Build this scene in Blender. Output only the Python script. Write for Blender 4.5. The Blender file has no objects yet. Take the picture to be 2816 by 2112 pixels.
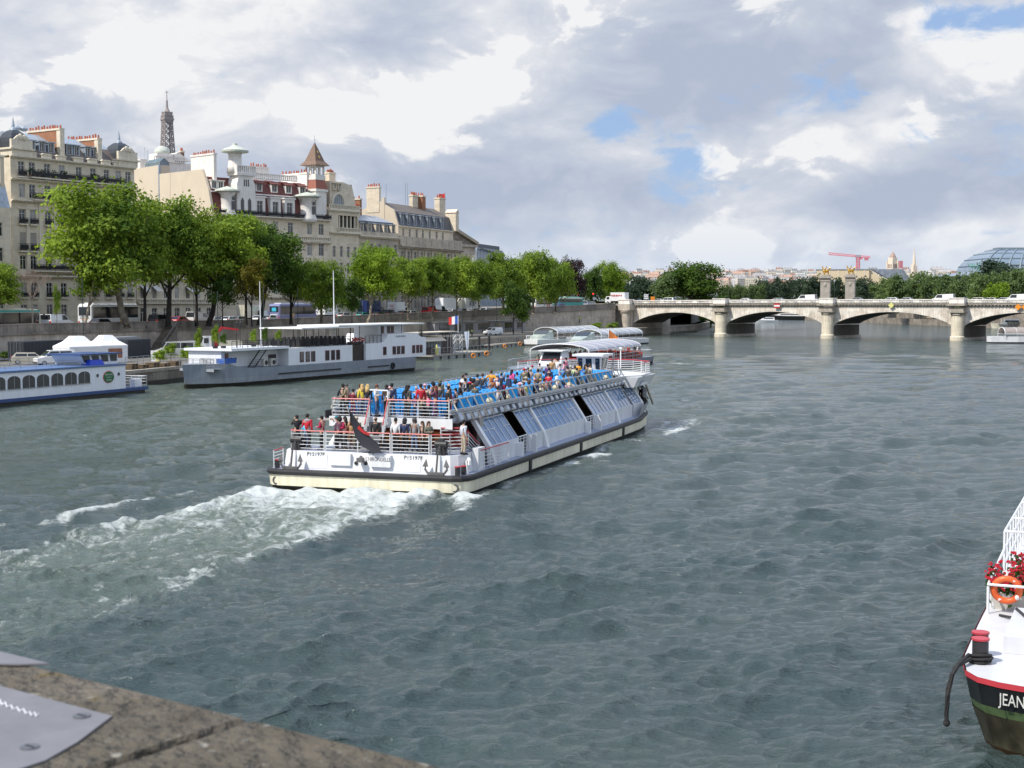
import bpy,math,random
import numpy as np
from mathutils import Vector,Matrix
random.seed(7)
rng = np.random.default_rng(7)
R = math.radians
SC = bpy.context.scene
COL = SC.collection
# --- camera model
F,CX,CY,EYE,VH = 3850.0,1408.0,1056.0,9.5,831.0
PITCH = math.atan((CY - VH) / F)
CP,SP = math.cos(PITCH),math.sin(PITCH)
def ray(u,v):
 t = (CY - v) / F
 return Vector(((u - CX) / F,CP + t * SP,-SP + t * CP))
def at_y(u,v,Y):
 d = ray(u,v); k = Y / d.y
 return Vector((d.x * k,Y,EYE + d.z * k))
def at_z(u,v,z):
 d = ray(u,v); k = (z - EYE) / d.z
 return Vector((d.x * k,d.y * k,z))
def at_u(u,Y,z):
 """point on the vertical through column u at depth Y"""
 D = Y * CP - (z - EYE) * SP
 return Vector(((u - CX) / F * D,Y,z))
def m_per_px(Y): return Y / F
# --- materials
_M = {}
def nt_new(name):
 m = bpy.data.materials.new(name); m.use_nodes = True
 nt = m.node_tree; nt.nodes.clear()
 return m,nt
def nd(nt,t,**kw):
 n = nt.nodes.new(t)
 for k,v in kw.items():
  if k.startswith('i_'):
   key = k[2:]
   n.inputs[int(key) if key.isdigit() else key.replace('_',' ')].default_value = v
  else: setattr(n,k,v)
 return n
def lk(nt,a,b): nt.links.new(a,b)
def c4(c): return (c[0],c[1],c[2],1.0)
def mat(name,col,rough=0.6,metal=0.0,var=0.18,scale=1.5,streak=0.0,bump=0.0,spec=0.5,col2=None,coat=0.0):
 """procedural paint / stone / metal: base colour broken up by two noises, optional vertical rain streaks"""
 if name in _M: return _M[name]
 m,nt = nt_new(name)
 out = nd(nt,'ShaderNodeOutputMaterial'); b = nd(nt,'ShaderNodeBsdfPrincipled')
 b.inputs['Roughness'].default_value = rough; b.inputs['Metallic'].default_value = metal
 b.inputs['Specular IOR Level'].default_value = spec
 if coat: b.inputs['Coat Weight'].default_value = coat
 tc = nd(nt,'ShaderNodeTexCoord')
 n1 = nd(nt,'ShaderNodeTexNoise',i_Scale=scale,i_Detail=5.0,i_Roughness=0.65)
 lk(nt,tc.outputs['Object'],n1.inputs['Vector'])
 mr = nd(nt,'ShaderNodeMapRange'); mr.inputs[1].default_value = 0.3; mr.inputs[2].default_value = 0.7
 mr.inputs[3].default_value = 1 - var; mr.inputs[4].default_value = 1 + var * 0.6
 lk(nt,n1.outputs['Fac'],mr.inputs[0])
 src = None
 if col2 is not None:
  n3 = nd(nt,'ShaderNodeTexNoise',i_Scale=scale * 0.45,i_Detail=4.0)
  lk(nt,tc.outputs['Object'],n3.inputs['Vector'])
  r3 = nd(nt,'ShaderNodeMapRange'); r3.inputs[1].default_value = 0.42; r3.inputs[2].default_value = 0.6
  lk(nt,n3.outputs['Fac'],r3.inputs[0])
  mx = nd(nt,'ShaderNodeMix',data_type='RGBA'); mx.inputs[6].default_value = c4(col); mx.inputs[7].default_value = c4(col2)
  lk(nt,r3.outputs[0],mx.inputs[0]); src = mx.outputs[2]
 mul = nd(nt,'ShaderNodeVectorMath',operation='SCALE')
 if src: lk(nt,src,mul.inputs[0])
 else: mul.inputs[0].default_value = col[:3]
 fac = mr.outputs[0]
 if streak:
  mp = nd(nt,'ShaderNodeMapping'); mp.inputs['Scale'].default_value = (1.6,1.6,0.12)
  lk(nt,tc.outputs['Object'],mp.inputs['Vector'])
  n2 = nd(nt,'ShaderNodeTexNoise',i_Scale=2.2,i_Detail=4.0)
  lk(nt,mp.outputs[0],n2.inputs['Vector'])
  r2 = nd(nt,'ShaderNodeMapRange'); r2.inputs[1].default_value = 0.4; r2.inputs[2].default_value = 0.66
  r2.inputs[3].default_value = 1.0; r2.inputs[4].default_value = 1 - streak
  lk(nt,n2.outputs['Fac'],r2.inputs[0])
  mm = nd(nt,'ShaderNodeMath',operation='MULTIPLY')
  lk(nt,fac,mm.inputs[0]); lk(nt,r2.outputs[0],mm.inputs[1]); fac = mm.outputs[0]
 lk(nt,fac,mul.inputs['Scale']); lk(nt,mul.outputs[0],b.inputs['Base Color'])
 if bump:
  bp = nd(nt,'ShaderNodeBump',i_Strength=bump,i_Distance=0.05)
  n4 = nd(nt,'ShaderNodeTexNoise',i_Scale=scale * 6,i_Detail=6.0)
  lk(nt,tc.outputs['Object'],n4.inputs['Vector']); lk(nt,n4.outputs['Fac'],bp.inputs['Height'])
  lk(nt,bp.outputs[0],b.inputs['Normal'])
 lk(nt,b.outputs[0],out.inputs['Surface'])
 _M[name] = m
 return m
def stone_mat(name,col,course=0.5,block=1.2,var=0.2,streak=0.35,joint=0.72,col2=None,axis='xz'):
 """ashlar: courses and joints from a brick texture over the noise colour"""
 if name in _M: return _M[name]
 m = mat(name,col,rough=0.85,var=var,scale=0.7,streak=streak,bump=0.25,col2=col2)
 nt = m.node_tree
 b = next(n for n in nt.nodes if n.type == 'BSDF_PRINCIPLED'); old = b.inputs['Base Color'].links[0].from_socket
 tc = next(n for n in nt.nodes if n.type == 'TEX_COORD')
 sx = nd(nt,'ShaderNodeSeparateXYZ'); lk(nt,tc.outputs['Object'],sx.inputs[0])
 ad = nd(nt,'ShaderNodeMath',operation='ADD'); lk(nt,sx.outputs[0],ad.inputs[0]); lk(nt,sx.outputs[1],ad.inputs[1])
 cb = nd(nt,'ShaderNodeCombineXYZ'); lk(nt,ad.outputs[0],cb.inputs[0]); lk(nt,sx.outputs[2],cb.inputs[1])
 br = nd(nt,'ShaderNodeTexBrick'); br.inputs['Scale'].default_value = 1.0
 br.inputs['Brick Width'].default_value = block; br.inputs['Row Height'].default_value = course
 br.inputs['Mortar Size'].default_value = 0.02; br.inputs['Mortar Smooth'].default_value = 0.2
 br.inputs['Color1'].default_value = (1,1,1,1); br.inputs['Color2'].default_value = (0.86,0.86,0.86,1); br.inputs['Mortar'].default_value = (joint,) * 3 + (1,)
 lk(nt,cb.outputs[0],br.inputs['Vector'])
 mx = nd(nt,'ShaderNodeMix',data_type='RGBA',blend_type='MULTIPLY'); mx.inputs[0].default_value = 1.0
 lk(nt,old,mx.inputs[6]); lk(nt,br.outputs['Color'],mx.inputs[7]); lk(nt,mx.outputs[2],b.inputs['Base Color'])
 return m
def leaf_mat(name,dark,light,trans=0.42):
 if name in _M: return _M[name]
 m,nt = nt_new(name)
 out = nd(nt,'ShaderNodeOutputMaterial'); d = nd(nt,'ShaderNodeBsdfPrincipled',i_Roughness=0.75); t = nd(nt,'ShaderNodeBsdfTranslucent')
 d.inputs['Specular IOR Level'].default_value = 0.25
 tc = nd(nt,'ShaderNodeTexCoord')
 n1 = nd(nt,'ShaderNodeTexNoise',i_Scale=0.35,i_Detail=3.0); lk(nt,tc.outputs['Object'],n1.inputs['Vector'])
 n2 = nd(nt,'ShaderNodeTexNoise',i_Scale=4.0,i_Detail=2.0); lk(nt,tc.outputs['Object'],n2.inputs['Vector'])
 ad = nd(nt,'ShaderNodeMath',operation='ADD'); lk(nt,n1.outputs['Fac'],ad.inputs[0]); lk(nt,n2.outputs['Fac'],ad.inputs[1])
 r = nd(nt,'ShaderNodeMapRange'); r.inputs[1].default_value = 0.72; r.inputs[2].default_value = 1.28
 lk(nt,ad.outputs[0],r.inputs[0])
 mx = nd(nt,'ShaderNodeMix',data_type='RGBA'); mx.inputs[6].default_value = c4(dark); mx.inputs[7].default_value = c4(light)
 lk(nt,r.outputs[0],mx.inputs[0])
 lk(nt,mx.outputs[2],d.inputs['Base Color'])
 hs = nd(nt,'ShaderNodeVectorMath',operation='MULTIPLY'); hs.inputs[1].default_value = (1.25,1.2,0.6)
 lk(nt,mx.outputs[2],hs.inputs[0]); lk(nt,hs.outputs[0],t.inputs['Color'])
 ms = nd(nt,'ShaderNodeMixShader'); ms.inputs[0].default_value = trans
 lk(nt,d.outputs[0],ms.inputs[1]); lk(nt,t.outputs[0],ms.inputs[2]); lk(nt,ms.outputs[0],out.inputs['Surface'])
 _M[name] = m
 return m
def glass_mat(name,tint=(0.03,0.04,0.05),rough=0.06,spec=0.8,var=0.5):
 return mat(name,tint,rough=rough,var=var,scale=0.6,spec=spec)
def lens_mat(name,col,strength):
 if name in _M: return _M[name]
 m,nt = nt_new(name)
 out = nd(nt,'ShaderNodeOutputMaterial'); b = nd(nt,'ShaderNodeBsdfPrincipled')
 b.inputs['Base Color'].default_value = c4(col); b.inputs['Emission Color'].default_value = c4(col); b.inputs['Emission Strength'].default_value = strength
 lk(nt,b.outputs[0],out.inputs['Surface']); _M[name] = m
 return m
# --- mesh builder
class MB:
 def __init__(s): s.v = []; s.f = []; s.mi = []; s.m = 0; s.T = None
 def add(s,pts,faces):
  o = len(s.v)
  if s.T is not None: pts = [s.T @ Vector(p) for p in pts]
  s.v += [tuple(p) for p in pts]
  for f in faces: s.f.append([o + i for i in f]); s.mi.append(s.m)
  return s
 def box(s,x0,x1,y0,y1,z0,z1):
  return s.add([(x0,y0,z0),(x1,y0,z0),(x1,y1,z0),(x0,y1,z0),(x0,y0,z1),(x1,y0,z1),(x1,y1,z1),(x0,y1,z1)],
     [(3,2,1,0),(4,5,6,7),(0,1,5,4),(1,2,6,5),(2,3,7,6),(3,0,4,7)])
 def cbox(s,c,sx,sy,sz): return s.box(c[0] - sx / 2,c[0] + sx / 2,c[1] - sy / 2,c[1] + sy / 2,c[2] - sz / 2,c[2] + sz / 2)
 def frus(s,a,b):
  """frustum between rectangle a=(x0,x1,y0,y1,z) and b"""
  p = []
  for (x0,x1,y0,y1,z) in (a,b): p += [(x0,y0,z),(x1,y0,z),(x1,y1,z),(x0,y1,z)]
  return s.add(p,[(3,2,1,0),(4,5,6,7),(0,1,5,4),(1,2,6,5),(2,3,7,6),(3,0,4,7)])
 def poly(s,pts): return s.add(pts,[list(range(len(pts)))])
 def prism(s,pts,vec):
  n = len(pts); v = Vector(vec)
  q = [Vector(p) for p in pts] + [Vector(p) + v for p in pts]
  return s.add(q,[list(range(n))[::-1],list(range(n,2 * n))] + [(i,(i + 1) % n,n + (i + 1) % n,n + i) for i in range(n)])
 def xz(s,pts,y0,y1): return s.prism([(p[0],y0,p[1]) for p in pts],(0,y1 - y0,0))
 def xy(s,pts,z0,z1): return s.prism([(p[0],p[1],z0) for p in pts],(0,0,z1 - z0))
 def yz(s,pts,x0,x1): return s.prism([(x0,p[0],p[1]) for p in pts],(x1 - x0,0,0))
 def loft(s,secs,close=True,caps=True):
  n = len(secs[0]); o = []; fs = []
  for sc in secs: o += list(sc)
  for k in range(len(secs) - 1):
   for i in range(n if close else n - 1):
    j = (i + 1) % n
    fs.append((k * n + i,k * n + j,(k + 1) * n + j,(k + 1) * n + i))
  if caps: fs.append(list(range(n))[::-1]); fs.append(list(range((len(secs) - 1) * n,len(secs) * n)))
  return s.add(o,fs)
 def bar(s,a,b,r,n=4,r2=None):
  a = Vector(a); b = Vector(b); d = (b - a)
  if d.length < 1e-6: return s
  d.normalize(); u = d.orthogonal().normalized() if abs(d.z) > .99 else Vector((0,0,1)).cross(d).normalized(); w = d.cross(u)
  r2 = r if r2 is None else r2
  ring = lambda c,q: [c + (u * math.cos(t) + w * math.sin(t)) * q for t in [math.pi / 4 + 2 * math.pi * i / n for i in range(n)]]
  return s.loft([ring(a,r),ring(b,r2)])
 def tube(s,pts,r,n=5,closed=False):
  P = [Vector(p) for p in pts]; secs = []
  L = len(P)
  for i,p in enumerate(P):
   a = P[(i - 1) % L] if (closed or i > 0) else P[i]; b = P[(i + 1) % L] if (closed or i < L - 1) else P[i]
   d = (b - a).normalized(); u = Vector((0,0,1)).cross(d)
   u = Vector((1,0,0)) if u.length < 1e-3 else u.normalized(); w = d.cross(u)
   rr = r[i] if isinstance(r,(list,tuple)) else r
   secs.append([p + (u * math.cos(t) + w * math.sin(t)) * rr for t in [2 * math.pi * k / n + .785 for k in range(n)]])
  if closed: secs.append(secs[0])
  return s.loft(secs,caps=not closed)
 def lathe(s,prof,n=12,c=(0,0,0),a0=0.0,a1=2 * math.pi):
  full = abs(a1 - a0 - 2 * math.pi) < 1e-6; k = n if full else n + 1
  pts = []; fs = []
  for (r,z) in prof:
   for i in range(k):
    t = a0 + (a1 - a0) * i / n
    pts.append((c[0] + r * math.cos(t),c[1] + r * math.sin(t),c[2] + z))
  for j in range(len(prof) - 1):
   for i in range(n):
    i2 = (i + 1) % k
    fs.append((j * k + i,j * k + i2,(j + 1) * k + i2,(j + 1) * k + i))
  if full:
   if prof[0][0] > 1e-4: fs.append(list(range(k))[::-1])
   if prof[-1][0] > 1e-4: fs.append(list(range((len(prof) - 1) * k,len(prof) * k)))
  return s.add(pts,fs)
 def cyl(s,c,r,z0,z1,n=10,r2=None): return s.lathe([(r,z0),(r if r2 is None else r2,z1)],n,(c[0],c[1],0))
 def ball(s,c,rx,ry=None,rz=None,n=10,m=7):
  ry = rx if ry is None else ry; rz = rx if rz is None else rz
  pts = []; fs = []
  for j in range(m + 1):
   p = math.pi * j / m
   for i in range(n):
    t = 2 * math.pi * i / n
    pts.append((c[0] + rx * math.sin(p) * math.cos(t),c[1] + ry * math.sin(p) * math.sin(t),c[2] - rz * math.cos(p)))
  for j in range(m):
   for i in range(n): fs.append((j * n + i,j * n + (i + 1) % n,(j + 1) * n + (i + 1) % n,(j + 1) * n + i))
  return s.add(pts,fs)
 def disc(s,c,axis,r,h,n=12):
  a = Vector(axis).normalized() * (h / 2); return s.bar(Vector(c) - a,Vector(c) + a,r,n)
 def ring(s,c,axis,R_,r,n=16,m=6):
  ax = Vector(axis).normalized(); u = ax.orthogonal().normalized(); w = ax.cross(u); secs = []
  for i in range(n):
   t = 2 * math.pi * i / n; d = u * math.cos(t) + w * math.sin(t)
   secs.append([Vector(c) + d * (R_ + r * math.cos(q)) + ax * (r * math.sin(q)) for q in [2 * math.pi * k / m for k in range(m)]])
  secs.append(secs[0])
  return s.loft(secs,caps=False)
 def mesh(s,name,mats,smooth=False):
  me = bpy.data.meshes.new(name); me.from_pydata(s.v,[],s.f)
  ms = mats if isinstance(mats,(list,tuple)) else [mats]
  for m in ms: me.materials.append(m)
  if len(ms) > 1: me.polygons.foreach_set('material_index',s.mi)
  if smooth: me.polygons.foreach_set('use_smooth',[True] * len(s.f))
  me.update()
  return me
def link(o,parent=None):
 COL.objects.link(o)
 if parent is not None: o.parent = parent
 return o
def tag(o,label=None,cat=None,group=None,kind=None):
 if label: o['label'] = label
 if cat: o['category'] = cat
 if group: o['group'] = group
 if kind: o['kind'] = kind
 return o
def thing(name,label,cat,loc=(0,0,0),rz=0.0,group=None):
 o = bpy.data.objects.new(name,None); o.empty_display_size = 0.2
 o.location = loc; o.rotation_euler = (0,0,rz)
 return tag(link(o),label,cat,group)
def part(name,mb,mats,parent,label=None,smooth=False,kind=None,loc=None):
 me = mb if isinstance(mb,bpy.types.Mesh) else mb.mesh(name,mats,smooth)
 o = bpy.data.objects.new(name,me)
 if loc is not None: o.location = loc
 return tag(link(o,parent),label,kind=kind)
def solo(name,mb,mats,label,cat,loc=(0,0,0),rz=0.0,group=None,smooth=False):
 o = part(name,mb,mats,None,smooth=smooth); o.location = loc; o.rotation_euler = (0,0,rz)
 return tag(o,label,cat,group)
def struct(name,mb,mats,smooth=False):
 return tag(part(name,mb,mats,None,smooth=smooth),kind='structure')
def kids(o): return KIDS.get(o.name,[])
KIDS = {}
def copy_tree(o,parent=None,loc=None,rz=None,label=None,group=None,scale=None):
 c = o.copy(); COL.objects.link(c)
 if parent is not None: c.parent = parent
 if loc is not None: c.location = loc
 if rz is not None: c.rotation_euler = (0,0,rz)
 if scale is not None: c.scale = scale
 if label: c['label'] = label
 if group: c['group'] = group
 for ch in list(o.children): copy_tree(ch,c)
 return c
def text_mesh(s,size,extrude=0.004,align='CENTER',sx=1.0):
 cu = bpy.data.curves.new('lettering','FONT'); cu.body = s; cu.size = size; cu.extrude = extrude
 cu.align_x = align; cu.align_y = 'CENTER'; cu.resolution_u = 2
 o = bpy.data.objects.new('lettering',cu); COL.objects.link(o)
 dg = bpy.context.evaluated_depsgraph_get()
 me = bpy.data.meshes.new_from_object(o.evaluated_get(dg))
 bpy.data.objects.remove(o); bpy.data.curves.remove(cu)
 if sx != 1.0: me.transform(Matrix.Diagonal((sx,1,1,1)))
 return me
def lettering(s,size,m,parent,loc,xdir,ydir,sx=1.0,name='lettering'):
 """flat raised letters: xdir = reading direction, ydir = up"""
 me = text_mesh(s,size,sx=sx); me.name = name; me.materials.clear(); me.materials.append(m)
 x = Vector(xdir).normalized(); y = Vector(ydir).normalized(); z = x.cross(y)
 me.transform(Matrix(((x.x,y.x,z.x,loc[0]),(x.y,y.y,z.y,loc[1]),(x.z,y.z,z.z,loc[2]),(0,0,0,1))))
 return part(name,me,None,parent)
# --- camera, sun, render settings
cam = bpy.data.cameras.new('camera'); cam.sensor_width = 36.0; cam.lens = F / 2816 * 36.0
cam.clip_start = 0.05; cam.clip_end = 20000.0
cam.dof.use_dof = True; cam.dof.focus_distance = 80.0; cam.dof.aperture_fstop = 14.0
cam_o = bpy.data.objects.new('camera',cam); COL.objects.link(cam_o)
cam_o.location = (0,0,EYE); cam_o.rotation_euler = (math.pi / 2 - PITCH,0,0)
SC.camera = cam_o
SUN = Vector((-0.83,-0.56,0.0)).normalized() * math.cos(R(50)) + Vector((0,0,math.sin(R(50))))
sun = bpy.data.lights.new('sun','SUN'); sun.energy = 4.6; sun.angle = R(0.5); sun.color = (1.0,0.95,0.86)
sun_o = bpy.data.objects.new('sun',sun); COL.objects.link(sun_o)
sun_o.rotation_euler = (-SUN).to_track_quat('-Z','Y').to_euler()
SC.view_settings.view_transform = 'Standard'; SC.view_settings.look = 'None'
SC.view_settings.exposure = 0.0; SC.view_settings.gamma = 1.0
SC.cycles.max_bounces = 5; SC.cycles.diffuse_bounces = 2; SC.cycles.glossy_bounces = 3; SC.cycles.transmission_bounces = 4
SC.cycles.use_denoising = True
SC.cycles.caustics_reflective = False; SC.cycles.caustics_refractive = False
# --- sky: Nishita with procedural cumulus
def make_world():
 w = bpy.data.worlds.new('World'); SC.world = w; w.use_nodes = True
 nt = w.node_tree; nt.nodes.clear()
 out = nd(nt,'ShaderNodeOutputWorld'); bg = nd(nt,'ShaderNodeBackground'); bg.inputs['Strength'].default_value = 0.1
 sky = nd(nt,'ShaderNodeTexSky',sky_type='NISHITA'); sky.sun_disc = False
 sky.sun_elevation = R(50); sky.sun_rotation = math.atan2(SUN.x,SUN.y)
 sky.altitude = 50; sky.air_density = 1.0; sky.dust_density = 0.6; sky.ozone_density = 1.2
 tc = nd(nt,'ShaderNodeTexCoord')
 def mth(op,a,b=None,clamp=False):
  n = nd(nt,'ShaderNodeMath',operation=op); n.use_clamp = clamp
  for i,x in enumerate((a,b)):
   if x is None: continue
   if isinstance(x,(int,float)): n.inputs[i].default_value = x
   else: lk(nt,x,n.inputs[i])
  return n.outputs[0]
 def mr(x,a,b,c,d,smooth=True):
  n = nd(nt,'ShaderNodeMapRange'); n.interpolation_type = 'SMOOTHSTEP' if smooth else 'LINEAR'
  for i,q in enumerate((a,b,c,d)): n.inputs[i + 1].default_value = q
  lk(nt,x,n.inputs[0]); return n.outputs[0]
 sx = nd(nt,'ShaderNodeSeparateXYZ'); lk(nt,tc.outputs['Generated'],sx.inputs[0])
 X,Y,Z = sx.outputs
 def noise(off,sc,detail,st=(1.0,1.0,2.3),dist=0.0,rough=0.55):
  mp = nd(nt,'ShaderNodeMapping'); mp.inputs['Location'].default_value = off; mp.inputs['Scale'].default_value = st
  lk(nt,tc.outputs['Generated'],mp.inputs['Vector'])
  n = nd(nt,'ShaderNodeTexNoise',i_Scale=sc,i_Detail=detail,i_Roughness=rough,i_Distortion=dist)
  lk(nt,mp.outputs[0],n.inputs['Vector']); return n.outputs['Fac']
 def blobs(lst):
  acc = None
  for (u,v,ru,rv,a) in lst:
   d = ray(u * 1.273,v * 1.273).normalized()
   ex = mth('MULTIPLY',mth('SUBTRACT',X,d.x),F / (ru * 1.273)); ez = mth('MULTIPLY',mth('SUBTRACT',Z,d.z),F / (rv * 1.273))
   r2 = mth('ADD',mth('MULTIPLY',ex,ex),mth('MULTIPLY',ez,ez))
   g = mth('MULTIPLY',mth('POWER',2.718,mth('MULTIPLY',r2,-1.0)),a)
   acc = g if acc is None else mth('ADD',acc,g)
  return mth('MULTIPLY',acc,mr(Y,0.0,0.3,0.0,1.0))
 o = (3.1,1.7,0.4)
 n1 = noise(o,4.6,9.0,(1,1,2.3),0.15,.5)
 n2 = noise((o[0] - 0.03,o[1],o[2] + 0.075),4.6,4.0,(1,1,2.3),0.15,.5)   # the same field a little higher: what hangs above shades what is below
 nb = noise((7.7,2.2,0.0),2.6,4.0,(1,1,3.2),0.3)
 fine = mth('ABSOLUTE',mth('SUBTRACT',noise((1.0,5.0,0.3),13.0,8.0,(1,1,1.8),0.35,0.56),0.5))
 wisp = noise((4.0,0.3,2.3),22.0,7.0,(1,1,1.8),0.4,0.6)
 cov = mth('ADD',mth('ADD',mth('ADD',n1,mth('MULTIPLY',mth('SUBTRACT',wisp,0.5),0.75)),mth('MULTIPLY',mth('SUBTRACT',nb,0.5),0.3)),
   blobs([(1312,268,46,28,-.22),(1475,350,60,42,-.22),(2165,42,110,34,-.36),(1130,4,50,20,-.14),(1320,420,260,40,-.10),(1250,505,300,45,-.08),
     (1600,415,200,40,-.06),(500,80,500,120,.10),(850,90,300,150,.10),(1900,420,380,80,.16),(1650,110,330,110,.14),(1000,400,380,70,.16),(200,260,260,120,.12),(1850,530,500,30,.05)]))
 mask = mr(cov,0.26,0.44,0.0,1.0)
 lit = mth('ADD',mth('ADD',mth('MULTIPLY',mth('SUBTRACT',n1,n2),2.9),mth('MULTIPLY',mth('SUBTRACT',fine,0.07),2.1)),
   blobs([(110,260,200,100,-.34),(10,150,90,90,-.12),(700,370,330,60,-.22),(1010,405,360,55,-.42),(840,90,170,110,-.20),(1480,120,230,80,-.26),(1900,430,420,70,-.48),
     (2020,250,240,60,-.25),(1300,380,120,40,-.12),(540,50,180,110,.30),(330,120,160,120,.18),(600,240,300,70,.14),(1030,120,120,110,.16),(1170,180,160,90,.12),(1755,130,60,70,.25),
     (2180,120,60,60,.35),(1350,270,110,60,.26),(1050,465,160,26,.30),(1620,435,160,26,.25),(1980,505,420,28,.24),(1450,60,160,50,.10),(2050,190,120,50,.14)]))
 shade = mth('ADD',lit,0.60,True)
 puff = noise((2.2,0.7,5.1),6.5,11.0,(1,1,1.75),0.1,0.55); puff2 = noise((2.2 - .03,0.7,5.1 + .06),6.5,6.0,(1,1,1.75),0.1,0.55)
 pm = mr(mth('ADD',mth('ADD',puff,mth('MULTIPLY',fine,0.5)),mth('MULTIPLY',lit,0.22)),0.555,0.65,0.0,1.0)
 shade = mth('ADD',shade,mth('MULTIPLY',pm,mth('ADD',mth('MULTIPLY',mth('SUBTRACT',puff,puff2),3.0),0.22)),True)
 ramp = nd(nt,'ShaderNodeValToRGB'); lk(nt,shade,ramp.inputs[0])
 e = ramp.color_ramp.elements
 e[0].position = 0.0; e[0].color = (4.5,5.1,6.4,1); e[1].position = 1.0; e[1].color = (8.9,8.95,9.1,1)
 x = e.new(0.38); x.color = (5.5,6.05,7.1,1); x = e.new(0.68); x.color = (6.9,7.2,7.9,1)
 blue = nd(nt,'ShaderNodeMix',data_type='RGBA'); lk(nt,sky.outputs[0],blue.inputs[6]); blue.inputs[7].default_value = (3.6,5.3,8.5,1); blue.inputs[0].default_value = 0.75
 mx = nd(nt,'ShaderNodeMix',data_type='RGBA'); lk(nt,mask,mx.inputs[0]); lk(nt,blue.outputs[2],mx.inputs[6]); lk(nt,ramp.outputs[0],mx.inputs[7])
 hz = nd(nt,'ShaderNodeMix',data_type='RGBA'); lk(nt,mr(Z,0.0,0.075,0.55,0.0),hz.inputs[0]); lk(nt,mx.outputs[2],hz.inputs[6]); hz.inputs[7].default_value = (5.8,6.9,8.6,1)
 up = nd(nt,'ShaderNodeVectorMath',operation='SCALE'); cool = nd(nt,'ShaderNodeMix',data_type='RGBA',blend_type='MULTIPLY'); lk(nt,mr(Z,0.2,0.5,0.0,1.0),cool.inputs[0]); lk(nt,hz.outputs[2],cool.inputs[6]); cool.inputs[7].default_value = (0.86,0.98,1.16,1)
 lk(nt,cool.outputs[2],up.inputs[0]); lk(nt,mr(Z,0.26,0.6,1.0,1.15),up.inputs['Scale'])   # upper sky out of view: bluer for water reflections, brightened as added fill
 lk(nt,up.outputs[0],bg.inputs['Color']); lk(nt,bg.outputs[0],out.inputs['Surface'])
make_world()
# --- the cruise boat's frame (needed by the wake)
BA = Vector((0.318,0.948,0)).normalized(); BB = Vector((-BA.y,BA.x,0))
B_S = at_z(1284,1313,1.0); B_S.z = 0
B_HW = 5.3
B_O = B_S + BB * B_HW
def bloc(p):
 """world -> boat frame"""
 d = Vector((p.x,p.y,0)) - B_O
 return Vector((d.dot(BA),d.dot(BB),p.z))
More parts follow.
